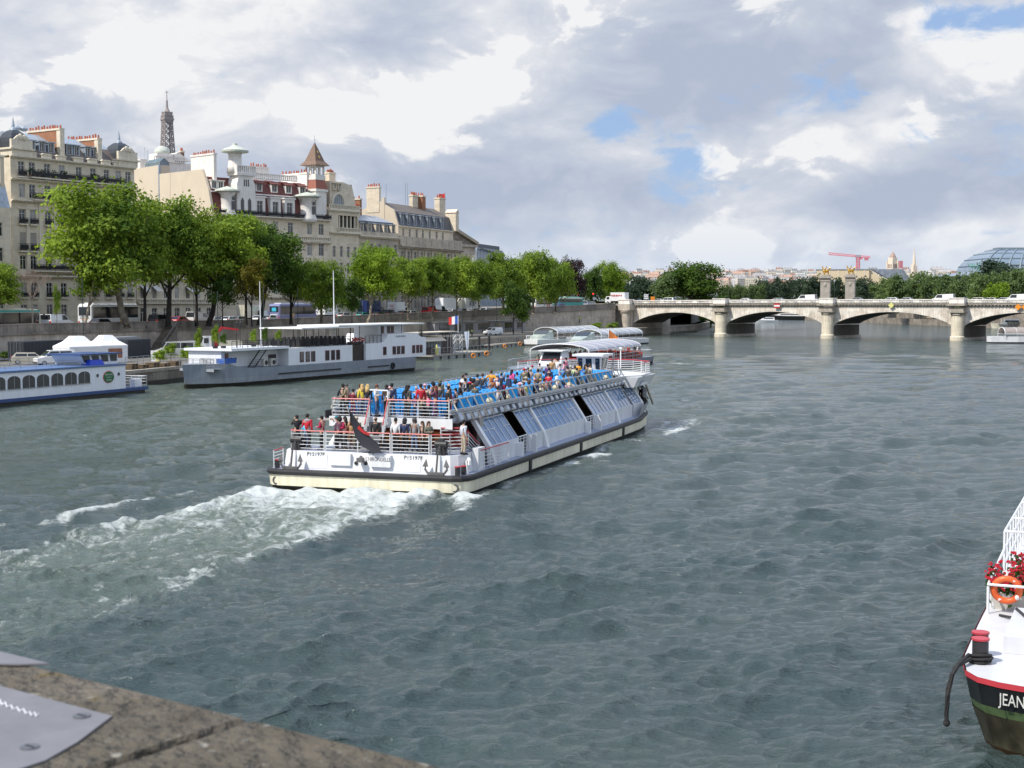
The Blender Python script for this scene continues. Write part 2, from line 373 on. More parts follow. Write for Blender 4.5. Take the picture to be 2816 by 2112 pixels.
# --- water
def make_water():
 vs = np.concatenate([np.linspace(2330,1250,520),np.linspace(1248,960,240)[1:],np.linspace(959,836,110)])
 Yr = EYE * F / (vs - VH)
 Yr = np.concatenate([[-120.,-20.,10.],Yr,[12000.]])
 t = np.concatenate([[-12,-2.5,-0.8],np.linspace(-0.44,0.44,900),[0.8,2.5,12]])
 W = np.maximum(Yr,24.0)
 X = (t[None,:] * W[:,None]); Y = np.repeat(Yr[:,None],len(t),1)
 Z = np.zeros_like(X); DX = np.zeros_like(X); DY = np.zeros_like(X)
 dy = np.gradient(Yr)[:,None] * np.ones_like(X); sp_ = np.maximum(np.abs(dy),(W * 0.88 / 900)[:,None])
 r = np.random.default_rng(11)
 def patch(s,sd):
  q = np.random.default_rng(sd); a = np.zeros_like(X)
  for i in range(6):
   th = q.uniform(0,6.28); k = 6.28 / (s * q.uniform(.6,1.6)); a += np.sin(k * (X * math.cos(th) + Y * math.sin(th)) + q.uniform(0,6.28))
  return np.clip(a / 6 + .5,0,1)
 gust = 0.45 + 0.6 * patch(26,3) + 0.55 * patch(9,4)
 for i in range(76):
  lam = 0.42 * (11.0 / 0.42) ** (i / 75.0) * r.uniform(.9,1.1)
  th = R(-62) + r.normal(0,0.55)
  k = 2 * math.pi / lam; amp = 0.0100 * lam * r.uniform(.6,1.3) * (1.0 if lam < 1.0 else .78 if lam < 2.2 else .6 if lam < 5 else 0.32)
  fade = np.clip((lam / sp_ - 2.0) / 3.0,0,1)
  ph = k * (X * math.cos(th) + Y * math.sin(th)) + r.uniform(0,6.28) + 1.2 * patch(lam * 5 + 3,100 + i)
  A = amp * fade * gust
  Z += A * np.sin(ph); DX += -A * 0.9 * math.cos(th) * np.cos(ph) * -1; DY += A * 0.9 * math.sin(th) * np.cos(ph)
 lx = (X - B_O.x) * BA.x + (Y - B_O.y) * BA.y; ly = (X - B_O.x) * BB.x + (Y - B_O.y) * BB.y
 d = -lx
 half = 4.5 + 0.03 * np.clip(d,0,60)
 cen = 0.9 + 0.012 * d
 e = (np.abs(ly - cen) / half)
 wake = np.clip((1.12 - e) / 0.38,0,1) * np.clip((d + 0.4) / 0.6,0,1) * np.clip(1.15 - d / 62.0,0,1)
 edge = np.exp(-((e - 0.93) / 0.16) ** 2) * np.clip((d + 0.3) / 1.0,0,1) * np.clip(1.2 - d / 34.0,0,1)
 boil = np.exp(-(d / 4.2) ** 2) * np.clip((d + 0.3) / .5,0,1) * np.clip((1.15 - np.abs(ly) / 5.6) / .3,0,1)
 foam = 0.345 * wake * (0.6 + 0.7 * np.exp(-d / 20.0)) + 0.31 * edge + 0.30 * boil
 def spot(bx,by,rx,ry,a): return a * np.exp(-((lx - bx) / rx) ** 2 - ((ly - by) / ry) ** 2)
 foam += spot(-1.6,-5.9,1.4,.8,.75) + spot(-4.2,-6.6,1.6,.5,.5) + spot(21,-6.3,2.2,.9,.62) + spot(16.5,-6.2,1.2,.5,.4) + spot(40,-7.2,2.2,1.0,.6) + spot(36,-7.5,3,.8,.42) + spot(30,-6.6,2,.7,.4) + spot(46,-7,4,1.5,.45)
 hull = np.exp(-((ly + 5.75) / .35) ** 2) * ((lx > -1) & (lx < 44)) * 0.34
 foam += hull
 left = np.exp(-((ly - (8.6 + 0.08 * d)) / .55) ** 2) * np.exp(-((d - 9) / 7.5) ** 2) * 0.55
 foam += left
 p = at_z(1875,1000,0); foam += 0.42 * np.exp(-((X - p.x) / 3.2) ** 2 - ((Y - p.y) / 5.5) ** 2)
 p = at_z(2760,948,0); foam += 0.5 * np.exp(-((X - p.x) / 6) ** 2 - ((Y - p.y) / 2.5) ** 2)
 turb = np.zeros_like(X)
 for i in range(40):
  lam = 0.35 * (3.2 / 0.35) ** (i / 39.0); th = r.uniform(0,6.28); k = 6.28 / lam
  turb += 0.03 * lam ** .35 * np.clip((lam / sp_ - 1.6) / 2,0,1) * np.sin(k * (X * math.cos(th) + Y * math.sin(th)) + r.uniform(0,6.28) + 2.0 * np.sin(X * .7 + i) * np.cos(Y * .6 - i))
 Z += turb * (0.32 * wake + 0.45 * edge + 0.5 * boil + 0.5 * left) + 0.12 * boil + 0.06 * edge
 Z += spot(-1.9,-5.9,1.5,.9,.35) + spot(-4.5,-6.8,1.8,.7,.22) + left * .25
 Z -= 0.10 * np.exp(-((e - 1.35) / .18) ** 2) * np.clip(d / 3,0,1) * np.clip(1 - d / 40,0,1)
 kel = (ly + 5.3) * -1; kel_m = np.clip(kel / 2,0,1) * np.exp(-kel / 26.) * ((lx > -30) & (lx < 46))
 Z += 0.05 * kel_m * np.sin((lx * 0.55 + kel * 1.1) * 1.3) * np.clip((4.0 / sp_ - 2) / 3,0,1)
 X2 = X + DX; Y2 = Y + DY
 nr,nc = X.shape
 co = np.stack([X2,Y2,Z],-1).reshape(-1,3).astype(np.float32)
 idx = np.arange(nr * nc).reshape(nr,nc)
 q = np.stack([idx[:-1,:-1],idx[:-1,1:],idx[1:,1:],idx[1:,:-1]],-1).reshape(-1,4).astype(np.int32)
 me = bpy.data.meshes.new('water'); n = len(q)
 me.vertices.add(len(co)); me.vertices.foreach_set('co',co.ravel())
 me.loops.add(n * 4); me.loops.foreach_set('vertex_index',q.ravel())
 me.polygons.add(n); me.polygons.foreach_set('loop_start',np.arange(0,n * 4,4,dtype=np.int32)); me.polygons.foreach_set('loop_total',np.full(n,4,np.int32))
 me.polygons.foreach_set('use_smooth',np.ones(n,bool)); me.update(calc_edges=True)
 at = me.attributes.new('foam','FLOAT','POINT'); at.data.foreach_set('value',foam.ravel().astype(np.float32))
 at = me.attributes.new('wake','FLOAT','POINT'); at.data.foreach_set('value',np.clip(wake * (0.25 + np.exp(-d / 30)),0,1).ravel().astype(np.float32))
 m,nt = nt_new('river water')
 out = nd(nt,'ShaderNodeOutputMaterial'); b = nd(nt,'ShaderNodeBsdfPrincipled'); b.inputs['IOR'].default_value = 1.40
 b.inputs['Roughness'].default_value = 0.07; b.inputs['Specular IOR Level'].default_value = 0.5
 tc = nd(nt,'ShaderNodeTexCoord')
 def noise(sc,det,stx=(1,1,1),dist=0.0,rough=.6):
  mp = nd(nt,'ShaderNodeMapping'); mp.inputs['Scale'].default_value = stx; mp.inputs['Rotation'].default_value = (0,0,R(-18))
  lk(nt,tc.outputs['Object'],mp.inputs['Vector'])
  x = nd(nt,'ShaderNodeTexNoise',i_Scale=sc,i_Detail=det,i_Roughness=rough,i_Distortion=dist); lk(nt,mp.outputs[0],x.inputs['Vector']); return x.outputs['Fac']
 def mth(op,a,b_=None,clamp=False):
  x = nd(nt,'ShaderNodeMath',operation=op); x.use_clamp = clamp
  for i,y in enumerate((a,b_)):
   if y is None: continue
   if isinstance(y,(int,float)): x.inputs[i].default_value = y
   else: lk(nt,y,x.inputs[i])
  return x.outputs[0]
 af = nd(nt,'ShaderNodeAttribute',attribute_name='foam'); aw = nd(nt,'ShaderNodeAttribute',attribute_name='wake')
 h1 = noise(1.1,6.0,(0.55,1.5,1),0.4); h2 = noise(5.0,5.0,(0.6,1.3,1),0.3); h3 = noise(0.12,3.0,(1,1,1),0.2)
 bp = nd(nt,'ShaderNodeBump',i_Strength=1.0,i_Distance=0.20)
 hh = mth('ADD',mth('ADD',mth('MULTIPLY',h1,1.15),mth('MULTIPLY',h2,0.55)),mth('MULTIPLY',noise(12.0,3.0,(0.6,1.3,1),0.2),0.16)); lk(nt,hh,bp.inputs['Height']); lk(nt,bp.outputs[0],b.inputs['Normal'])
 f1 = noise(0.9,9.0,(1.0,0.7,1),1.1,.68); f2 = noise(3.4,6.0,(1,1,1),0.6,.65)
 fn = mth('ADD',mth('MULTIPLY',f1,0.72),mth('MULTIPLY',f2,0.28))
 thr = mth('SUBTRACT',mth('ADD',fn,mth('MULTIPLY',af.outputs['Fac'],0.62)),0.655)
 fm = nd(nt,'ShaderNodeMapRange'); fm.interpolation_type = 'SMOOTHSTEP'; fm.inputs[1].default_value = 0.0; fm.inputs[2].default_value = 0.26; lk(nt,thr,fm.inputs[0])
 gate = nd(nt,'ShaderNodeMapRange'); gate.inputs[1].default_value = 0.03; gate.inputs[2].default_value = 0.2; lk(nt,af.outputs['Fac'],gate.inputs[0])
 foam_f = mth('MULTIPLY',fm.outputs[0],gate.outputs[0],True)
 deep = nd(nt,'ShaderNodeMix',data_type='RGBA'); deep.inputs[6].default_value = (0.030,0.052,0.058,1); deep.inputs[7].default_value = (0.060,0.084,0.074,1)
 lk(nt,h3,deep.inputs[0])
 sxx = nd(nt,'ShaderNodeSeparateXYZ'); lk(nt,tc.outputs['Object'],sxx.inputs[0])
 gx_ = nd(nt,'ShaderNodeMapRange'); gx_.interpolation_type = 'SMOOTHSTEP'
 for i_,q_ in enumerate((45.0,-25.0,0.0,0.75)): gx_.inputs[i_ + 1].default_value = q_
 lk(nt,mth('SUBTRACT',sxx.outputs[0],mth('MULTIPLY',mth('SUBTRACT',sxx.outputs[1],100.0),0.16)),gx_.inputs[0])
 yf = nd(nt,'ShaderNodeMapRange')
 for i_,q_ in enumerate((55.0,120.0,0.0,1.0)): yf.inputs[i_ + 1].default_value = q_
 lk(nt,sxx.outputs[1],yf.inputs[0])
 bank_reflect = nd(nt,'ShaderNodeMix',data_type='RGBA'); lk(nt,mth('MULTIPLY',gx_.outputs[0],yf.outputs[0]),bank_reflect.inputs[0]); lk(nt,deep.outputs[2],bank_reflect.inputs[6]); bank_reflect.inputs[7].default_value = (0.075,0.095,0.065,1); deep = bank_reflect  # olive reflection of the left bank, put into the water colour
 milky = nd(nt,'ShaderNodeMix',data_type='RGBA'); lk(nt,mth('MULTIPLY',aw.outputs['Fac'],0.52),milky.inputs[0]); lk(nt,deep.outputs[2],milky.inputs[6]); milky.inputs[7].default_value = (0.17,0.21,0.155,1)
 fc = nd(nt,'ShaderNodeMix',data_type='RGBA'); lk(nt,foam_f,fc.inputs[0]); lk(nt,milky.outputs[2],fc.inputs[6]); fc.inputs[7].default_value = (0.56,0.59,0.57,1)
 lk(nt,fc.outputs[2],b.inputs['Base Color'])
 rg = mth('ADD',mth('MULTIPLY',foam_f,0.6),0.07); lk(nt,rg,b.inputs['Roughness'])
 lk(nt,b.outputs[0],out.inputs['Surface'])
 me.materials.append(m)
 o = bpy.data.objects.new('water',me); link(o); tag(o,kind='structure')
make_water()
# --- banks, quays, roads
QUAY = [(-78,20),(-55,110),(-41,162),(-24,230),(-5,295),(34.5,389),(60,455),(72,510),(78,570),(72,700),(45,850),(-20,1050)]
WALL = [(-128,-10),(-90,110),(-66,197),(-45,262),(-26,300),(-8,335),(9,370),(29.5,400)]
def interp(x,t): return float(np.interp(x,[p[0] for p in t],[p[1] for p in t]))
WV = [(0,891),(450,883),(880,875),(1150,858),(1300,853),(1461,845),(1700,834)]
def u_of(X,Y): return CX + F * X / Y
WZ = []
for (x,y) in WALL:
 u = u_of(x,max(y,60)); WZ.append(at_y(min(max(u,-400),1700),interp(u,WV),max(y,110)).z if y >= 110 else 6.6)
WZ[1] = WZ[2] = 6.55
def on_wall(u,off=0.0):
 """point of the wall line seen at column u, pushed back by off metres"""
 for k in range(len(WALL) - 1):
  (x0,y0),(x1,y1) = WALL[k],WALL[k + 1]
  t = (u - CX) / F; den = (x1 - x0) - t * (y1 - y0)
  s = (t * y0 - x0) / den
  if (-0.001 <= s <= 1.001 and y0 + s * (y1 - y0) > 0) or (k == len(WALL) - 2 and s > 0):
   d = Vector((x1 - x0,y1 - y0,0)).normalized(); n = Vector((-d.y,d.x,0))
   s = min(s,1.0)
   z = WZ[k] + s * (WZ[k + 1] - WZ[k])
   return Vector((x0 + s * (x1 - x0),y0 + s * (y1 - y0),0)) + n * off,z,math.atan2(d.y,d.x)
 return None
def road_z(Y): return interp(Y,[(100,5.5),(262,5.5),(300,6.0),(335,6.5),(370,7.2),(400,8.4),(600,8.6)])
def offset_line(line,off):
 out = []
 for i,p in enumerate(line):
  a = line[max(i - 1,0)]; b = line[min(i + 1,len(line) - 1)]
  d = Vector((b[0] - a[0],b[1] - a[1],0)).normalized(); n = Vector((-d.y,d.x,0))
  out.append((p[0] + n.x * off,p[1] + n.y * off))
 return out
STONE_Q = stone_mat('quay stone',(0.38,0.33,0.27),0.55,1.4,0.25,0.35,0.78,(0.26,0.22,0.18))
STONE_W = stone_mat('embankment stone',(0.62,0.54,0.45),0.55,1.5,0.2,0.25,0.82,(0.48,0.42,0.35))
STONE_D = stone_mat('parapet stone',(0.36,0.31,0.26),0.6,1.8,0.25,0.35,0.78,(0.24,0.21,0.175))
ALGAE = mat('waterline algae',(0.035,0.032,0.022),0.5,var=0.5,scale=2)
ASPH = mat('asphalt',(0.06,0.06,0.06),0.9,var=0.3,scale=0.6)
PAVE = mat('quay paving',(0.20,0.185,0.16),0.9,var=0.3,scale=0.5,col2=(0.14,0.13,0.115))
EARTH = mat('town ground',(0.12,0.115,0.10),0.95,var=0.3,scale=0.02)
def quay_z(Y): return interp(Y,[(100,1.75),(230,1.9),(295,2.1),(389,2.3),(600,2.4)])
mb = MB(); n = 11
qi = [QUAY[i] for i in range(7)]; wi = [(-128,-10),(-90,110),(-66,197),(-45,262),(-26,300),(29.5,400),(52,470)]
for i in range(6):
 z0,z1 = quay_z(qi[i][1]),quay_z(qi[i + 1][1])
 mb.add([(qi[i][0],qi[i][1],z0),(qi[i + 1][0],qi[i + 1][1],z1),(wi[i + 1][0] - 2,wi[i + 1][1],z1),(wi[i][0] - 2,wi[i][1],z0)],[(0,1,2,3)])
struct('quay',mb,PAVE)
mb = MB(); mb2 = MB(); mb3 = MB()
for i in range(len(QUAY) - 1):
 a,b = QUAY[i],QUAY[i + 1]; z0,z1 = quay_z(a[1]),quay_z(b[1])
 mb.add([(a[0],a[1],0.35),(b[0],b[1],0.35),(b[0],b[1],z1 - .28),(a[0],a[1],z0 - .28)],[(3,2,1,0)])
 mb2.add([(a[0] + .03,a[1],-1),(b[0] + .03,b[1],-1),(b[0] + .03,b[1],.5),(a[0] + .03,a[1],.5)],[(3,2,1,0)])
 d = Vector((b[0] - a[0],b[1] - a[1],0)).normalized(); nn = Vector((d.y,-d.x,0))
 P = [Vector((a[0],a[1],z0)),Vector((b[0],b[1],z1))]
 q = [P[0] + nn * .14,P[1] + nn * .14,P[1] - nn * .7,P[0] - nn * .7]
 mb3.add([p + Vector((0,0,.06)) for p in q] + [p - Vector((0,0,.3)) for p in q],[(0,1,2,3),(4,5,1,0)])
qw = thing('quay_wall','low stone quay wall rising from the water behind the moored barges','quay wall',(0,0,0))
part('masonry',mb,STONE_Q,qw); part('wet_foot',mb2,ALGAE,qw); part('coping',mb3,mat('coping stone',(0.36,0.32,0.26),.85,var=.3,scale=1),qw)
ew = thing('embankment_wall','long weathered stone embankment wall carrying the road above the lower quay','wall',(0,0,0))
m1,m2,m3 = MB(),MB(),MB()
for i in range(len(WALL) - 1):
 a,b = WALL[i],WALL[i + 1]; za,zb = WZ[i],WZ[i + 1]
 d = Vector((b[0] - a[0],b[1] - a[1],0)).normalized(); nn = Vector((d.y,-d.x,0))
 A = Vector((a[0],a[1],0)); B = Vector((b[0],b[1],0))
 def slab(m,o0,o1,lo,hi):
  q = [A + nn * o0,B + nn * o0,B + nn * o1,A + nn * o1]; zz = [za,zb,zb,za]
  m.add([Vector((p.x,p.y,z + lo if lo > -3 else 1.2)) for p,z in zip(q,zz)] + [Vector((p.x,p.y,z + hi)) for p,z in zip(q,zz)],
   [(4,5,6,7),(3,2,6,7),(0,1,5,4),(2,1,5,6),(0,3,7,4)])
 slab(m1,-.5,0,-9,-1.55); slab(m2,-.45,.28,-1.55,-1.2); slab(m3,-.35,.06,-1.2,-.18); slab(m3,-.42,.14,-.18,0)
part('masonry',m1,STONE_W,ew); part('ledge',m2,STONE_D,ew); part('parapet',m3,STONE_D,ew)
def strip(name,o0,o1,dz,m,kerb=0):
 mb = MB(); L0,L1 = offset_line(WALL,o0),offset_line(WALL,o1)
 L0.append((110,505)); L1.append((110 - (o1 - o0) * .6,505 + (o1 - o0) * .5))
 for i in range(len(L0) - 1):
  z0,z1 = road_z(L0[i][1]) + dz,road_z(L0[i + 1][1]) + dz
  mb.add([(L0[i][0],L0[i][1],z0),(L0[i + 1][0],L0[i + 1][1],z1),(L1[i + 1][0],L1[i + 1][1],z1),(L1[i][0],L1[i][1],z0)],[(3,2,1,0),(0,1,2,3)][:1])
  if kerb: mb.add([(L1[i][0],L1[i][1],z0 - kerb),(L1[i + 1][0],L1[i + 1][1],z1 - kerb),(L1[i + 1][0],L1[i + 1][1],z1),(L1[i][0],L1[i][1],z0)],[(0,1,2,3)])
 struct(name,mb,m)
strip('pavement',.3,5.0,.13,PAVE,.13); strip('road',5.0,20.0,0.0,ASPH); strip('pavement',20.0,32.0,.12,PAVE)
mb = MB(); L0 = offset_line(WALL,29)
for i in range(len(L0) - 1):
 z0,z1 = road_z(L0[i][1]) - .05,road_z(L0[i + 1][1]) - .05
 mb.add([(L0[i][0],L0[i][1],z0),(L0[i + 1][0],L0[i + 1][1],z1),(-3500,L0[i + 1][1] + 900,8),(-3500,L0[i][1] - 300,8)],[(0,1,2,3)])
mb.add([(L0[-1][0],L0[-1][1],8.2),(60,470,8.2),(78,570,8.0),(72,700,8.0),(45,850,8.0),(-20,1050,8.0),(-600,4000,9.0),(-3500,4000,9.0),(-3500,1300,8)],[list(range(9))])
mb.add([(60,470,8.2),(60,470,2.2),(78,570,2.2),(72,700,2.2),(45,850,2.2),(-20,1050,2.2),(-20,1050,8),(45,850,8),(72,700,8),(78,570,8)],
 [(0,1,2,9),(9,2,3,8),(8,3,4,7),(7,4,5,6)])
RB = [(230,200),(205,330),(190,440),(178,520),(165,653),(150,780),(110,950),(30,1200)]
for i in range(len(RB) - 1):
 a,b = RB[i],RB[i + 1]
 mb.add([(a[0],a[1],2.4),(b[0],b[1],2.4),(b[0] + 9,b[1],2.4),(a[0] + 9,a[1],2.4),(a[0] + 9.2,a[1],8),(b[0] + 9.2,b[1],8),(4000,b[1] + 200,9),(4000,a[1] - 200,9),(a[0],a[1],-1),(b[0],b[1],-1)],
  [(0,3,2,1),(3,4,5,2),(4,7,6,5),(8,0,1,9)])
mb.add([(30,1200,8),(4000,1400,9),(6000,9000,10),(-4000,9000,10),(-600,4000,9),(-20,1050,8)],[list(range(6))])
struct('ground',mb,EARTH)
mb = MB()
for i in range(len(RB) - 1):
 a,b = RB[i],RB[i + 1]
 mb.add([(a[0] - .1,a[1],-1),(b[0] - .1,b[1],-1),(b[0] - .1,b[1],2.5),(a[0] - .1,a[1],2.5),(a[0] + 8.9,a[1],2.4),(b[0] + 8.9,b[1],2.4),(b[0] + 8.9,b[1],8.6),(a[0] + 8.9,a[1],8.6)],[(0,3,2,1),(4,7,6,5)])
solo('quay_wall',mb,STONE_Q,'far bank quay wall seen through the bridge arches behind moored boats','quay wall')
def hill_h(x,y):
 return 6 + 74 * math.exp(-((x - 420) / 800) ** 2 - ((y - 3600) / 1000) ** 2) + 30 * math.exp(-((x - 1200) / 500) ** 2 - ((y - 3300) / 900) ** 2)
mb = MB(); nx,ny = 40,24
pts = []; fs = []
for j in range(ny + 1):
 for i in range(nx + 1):
  x = -1800 + 5000 * i / nx; y = 1700 + 5000 * j / ny; pts.append((x,y,hill_h(x,y) + 3))
for j in range(ny):
 for i in range(nx): fs.append((j * (nx + 1) + i,j * (nx + 1) + i + 1,(j + 1) * (nx + 1) + i + 1,(j + 1) * (nx + 1) + i))
mb.add(pts,fs); struct('hills',mb,mat('far hill',(0.22,0.24,0.22),.95,var=.3,scale=.01))
# --- the bridge
BR_E = Vector((0.815,-0.579,0)).normalized(); BR_ANG = math.atan2(BR_E.y,BR_E.x)
BR_O = Vector((57.7,385.0,0.0)); BRW = 17.5
def br(s,d,z):
 """bridge frame to world: s along, d away from the viewer"""
 n = Vector((-BR_E.y,BR_E.x,0)); p = BR_O + BR_E * s + n * d; return Vector((p.x,p.y,z))
def build_bridge():
 t = thing('stone_bridge','pale stone bridge of low arches crossing the river behind the boats','bridge',BR_O,BR_ANG)
 ST = stone_mat('bridge stone',(0.92,0.85,0.75),0.6,1.3,0.12,0.28,0.92,(0.74,0.65,0.55))
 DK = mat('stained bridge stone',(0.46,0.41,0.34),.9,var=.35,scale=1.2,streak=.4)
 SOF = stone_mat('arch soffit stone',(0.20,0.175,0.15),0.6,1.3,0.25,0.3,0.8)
 LT = mat('pale bridge stone',(0.90,0.85,0.78),.85,var=.22,scale=.8,streak=.25)
 spans = [(-28,-1.5),(1.5,29.5),(32.5,63.5),(66.5,94.5),(97.5,124)]
 zt = 8.15
 def crown(s): return 0.25 * (1 - ((s - 48) / 76) ** 2)
 for (a,b) in spans:
  mb = MB(); N = 22; rise = 3.3 if b - a > 27 else 3.1; z0 = 3.45
  arc = []
  for i in range(N + 1):
   q = -1 + 2 * i / N; arc.append((a + (b - a) * i / N,z0 + rise * (1 - abs(q) ** 2.0) ** 0.82 + crown((a + b) / 2)))
  mb.m = 0
  for i in range(N):
   (s0,h0),(s1,h1) = arc[i],arc[i + 1]
   mb.add([(s0,0,h0),(s1,0,h1),(s1,0,zt + crown(s1)),(s0,0,zt + crown(s0))],[(0,1,2,3)])
   mb.add([(s0,BRW,h0),(s1,BRW,h1),(s1,BRW,zt),(s0,BRW,zt)],[(3,2,1,0)])
   mb.add([(s0,-.08,h0),(s1,-.08,h1),(s1,-.08,h1 + .62),(s0,-.08,h0 + .62),(s0,0,h0),(s1,0,h1),(s0,0,h0 + .62),(s1,0,h1 + .62)],[(0,1,2,3),(4,5,1,0),(3,2,7,6)])
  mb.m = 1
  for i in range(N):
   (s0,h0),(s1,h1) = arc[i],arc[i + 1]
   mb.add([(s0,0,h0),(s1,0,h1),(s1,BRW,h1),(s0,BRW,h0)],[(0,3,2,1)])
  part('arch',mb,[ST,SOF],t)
 for s in (0,31,65,96):
  mb = MB(); mb.m = 0
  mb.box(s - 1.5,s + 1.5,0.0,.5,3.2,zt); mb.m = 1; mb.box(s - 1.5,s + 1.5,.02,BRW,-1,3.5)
  mb.m = 0; mb.box(s - 1.9,s + 1.9,-.3,BRW + .3,-1,.7)
  p = part('pier',mb,[ST,SOF],t)
  c = MB(); c.lathe([(1.78,-1),(1.78,.9),(1.55,1.1),(1.52,6.2)],20,(s,-.75,0)); part('column',c,stone_mat('column stone',(0.85,0.75,0.58),.62,3.0,.15,.2,.9),p,smooth=False)
  c = MB(); c.lathe([(1.52,6.2),(1.75,6.35),(1.6,6.55),(1.9,6.9)],20,(s,-.75,0)); c.box(s - 2.05,s + 2.05,-2.6,.3,6.9,7.35); c.box(s - 1.8,s + 1.8,-2.3,.3,7.35,zt); part('capital',c,DK,p)
 s0,s1 = -30,126; mb = MB(); mb2 = MB(); N = 26
 for i in range(N):
  a = s0 + (s1 - s0) * i / N; b = s0 + (s1 - s0) * (i + 1) / N; ca,cb = crown(a),crown(b)
  def sl(m,y0,y1,lo,hi):
   m.add([(a,y0,lo + ca),(b,y0,lo + cb),(b,y1,lo + cb),(a,y1,lo + ca),(a,y0,hi + ca),(b,y0,hi + cb),(b,y1,hi + cb),(a,y1,hi + ca)],[(3,2,1,0),(4,5,6,7),(0,1,5,4),(2,3,7,6)])
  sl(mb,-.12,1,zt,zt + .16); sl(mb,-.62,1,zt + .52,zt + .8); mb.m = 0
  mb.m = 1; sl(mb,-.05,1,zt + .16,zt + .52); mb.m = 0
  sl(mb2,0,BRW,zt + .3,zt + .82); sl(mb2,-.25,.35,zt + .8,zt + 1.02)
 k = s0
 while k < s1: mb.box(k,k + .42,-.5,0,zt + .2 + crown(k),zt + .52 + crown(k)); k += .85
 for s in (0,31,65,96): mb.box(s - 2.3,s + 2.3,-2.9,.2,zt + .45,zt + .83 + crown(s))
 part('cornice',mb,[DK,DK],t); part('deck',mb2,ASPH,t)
 for side,y0 in (('near',-.15),('far',BRW - .2)):
  mb = MB()
  for i in range(N):
   a = s0 + (s1 - s0) * i / N; b = s0 + (s1 - s0) * (i + 1) / N; ca,cb = crown(a),crown(b)
   def sl(y0,y1,lo,hi): mb.add([(a,y0,lo + ca),(b,y0,lo + cb),(b,y1,lo + cb),(a,y1,lo + ca),(a,y0,hi + ca),(b,y0,hi + cb),(b,y1,hi + cb),(a,y1,hi + ca)],[(3,2,1,0),(4,5,6,7),(0,1,5,4),(2,3,7,6)])
   sl(y0 - .1,y0 + .4,zt + 1.62,zt + 1.86); sl(y0 - .04,y0 + .34,zt + .82,zt + 1.04)
  k = s0; j = 0
  while k < s1:
   c = crown(k)
   if j % 9 == 0: mb.box(k,k + 1.7,y0,y0 + .32,zt + 1.0 + c,zt + 1.65 + c); k += 1.85
   else: mb.box(k,k + .2,y0 + .06,y0 + .26,zt + 1.0 + c,zt + 1.65 + c); k += .42
   j += 1
  part('balustrade',mb,LT,t)
 for s in (-30.2,0,31,65,96):
  mb = MB(); c = crown(s); mb.box(s - 1.85,s + 1.85,-1.9,.7,zt + .83 + c,zt + 2.0 + c); mb.box(s - 2.0,s + 2.0,-2.05,.8,zt + 2.0 + c,zt + 2.22 + c); part('pedestal',mb,LT,t)
 mb = MB(); mb.box(-34,-28,-.2,BRW + 4,0,zt); mb.box(-33.8,-28,-1.8,.1,2,zt + .4); part('abutment',mb,STONE_W,t)
 mb = MB(); mb.lathe([(1.25,2.2),(1.2,6.3),(1.5,6.6),(1.7,7.2)],16,(-29.3,-2.2,0)); mb.box(-31.3,-27.4,-3.4,0,7.2,zt + .82); part('corner_column',mb,STONE_W,t)
 return t
build_bridge()
def sign_board(s,z,w,h,mats,mbf,label,name='navigation_sign'):
 t = thing(name,label,'sign',br(s,-.75,z),BR_ANG)
 mbf(t); return t
RED = mat('sign red',(0.55,0.03,0.03),.4,var=.05); WHITE = mat('sign white',(0.8,0.8,0.8),.4,var=.05)
YEL = mat('sign yellow',(0.72,0.68,0.25),.4,var=.08); ORG = mat('sign orange',(0.85,0.28,0.02),.4,var=.08)
def noentry(t):
 mb = MB(); mb.box(-.85,.85,0,.08,-.6,.6); part('panel',mb,RED,t); mb = MB(); mb.box(-.85,.85,-.03,0,-.24,.2); part('white_bar',mb,WHITE,t)
 mb = MB(); mb.box(-.7,.7,.08,.16,-.1,.1); mb.box(-.1,.1,.16,.7,-.1,.1); part('bracket',mb,mat('galvanised steel',(.35,.36,.37),.5,.7),t)
sign_board(16.6,8.55,1.7,1.2,RED,noentry,'red board with a white bar fixed over a bridge arch')
def diamond(c,dx):
 def f(t):
  for q in dx:
   mb = MB(); mb.xz([(q - .78,0),(q,-.78),(q + .78,0),(q,.78)],0,.08); part('panel',mb,c,t)
  mb = MB(); mb.box(-.1,.1,.08,.7,-.5,.5); part('bracket',mb,mat('galvanised steel',(.35,.36,.37),.5,.7),t)
 return f
sign_board(48,8.7,1.5,1.5,YEL,diamond(YEL,[0]),'single pale yellow diamond fixed over the middle bridge arch')
sign_board(80.3,8.35,3,1.5,ORG,diamond(ORG,[-.75,.8]),'pair of orange diamonds fixed over the rightmost bridge arch')
# --- facades
LIME = stone_mat('limestone',(0.80,0.70,0.53),0.45,1.2,0.1,0.08,0.86,(0.72,0.62,0.47))
LIME2 = stone_mat('pale limestone',(0.82,0.71,0.55),0.5,1.4,0.1,0.08,0.9,(0.75,0.64,0.49))
GREYST = stone_mat('grey limestone',(0.62,0.53,0.42),0.5,1.3,0.15,0.18,0.88,(0.50,0.43,0.35))
TRIMST = mat('trim stone',(0.78,0.69,0.54),.85,var=.15,scale=1.2,streak=.15)
RENDER = mat('blank render',(0.66,0.56,0.43),.9,var=.06,scale=.3,streak=.05)
WHITEST = mat('white stucco',(0.84,0.79,0.73),.8,var=.1,scale=.9,streak=.1)
ZINC = mat('zinc roof',(0.42,0.47,0.53),.45,.35,var=.2,scale=.8,streak=.2)
SLATE = mat('slate roof',(0.075,0.085,0.105),.5,var=.35,scale=2.5)
SLATE_B = mat('brown slate roof',(0.16,0.13,0.11),.65,var=.3,scale=2.0)
TILE_R = mat('dark red roof',(0.17,0.055,0.045),.7,var=.25,scale=2.0)
BRICK = stone_mat('chimney brick',(0.42,0.19,0.10),0.12,0.3,0.2,0.2,0.8)
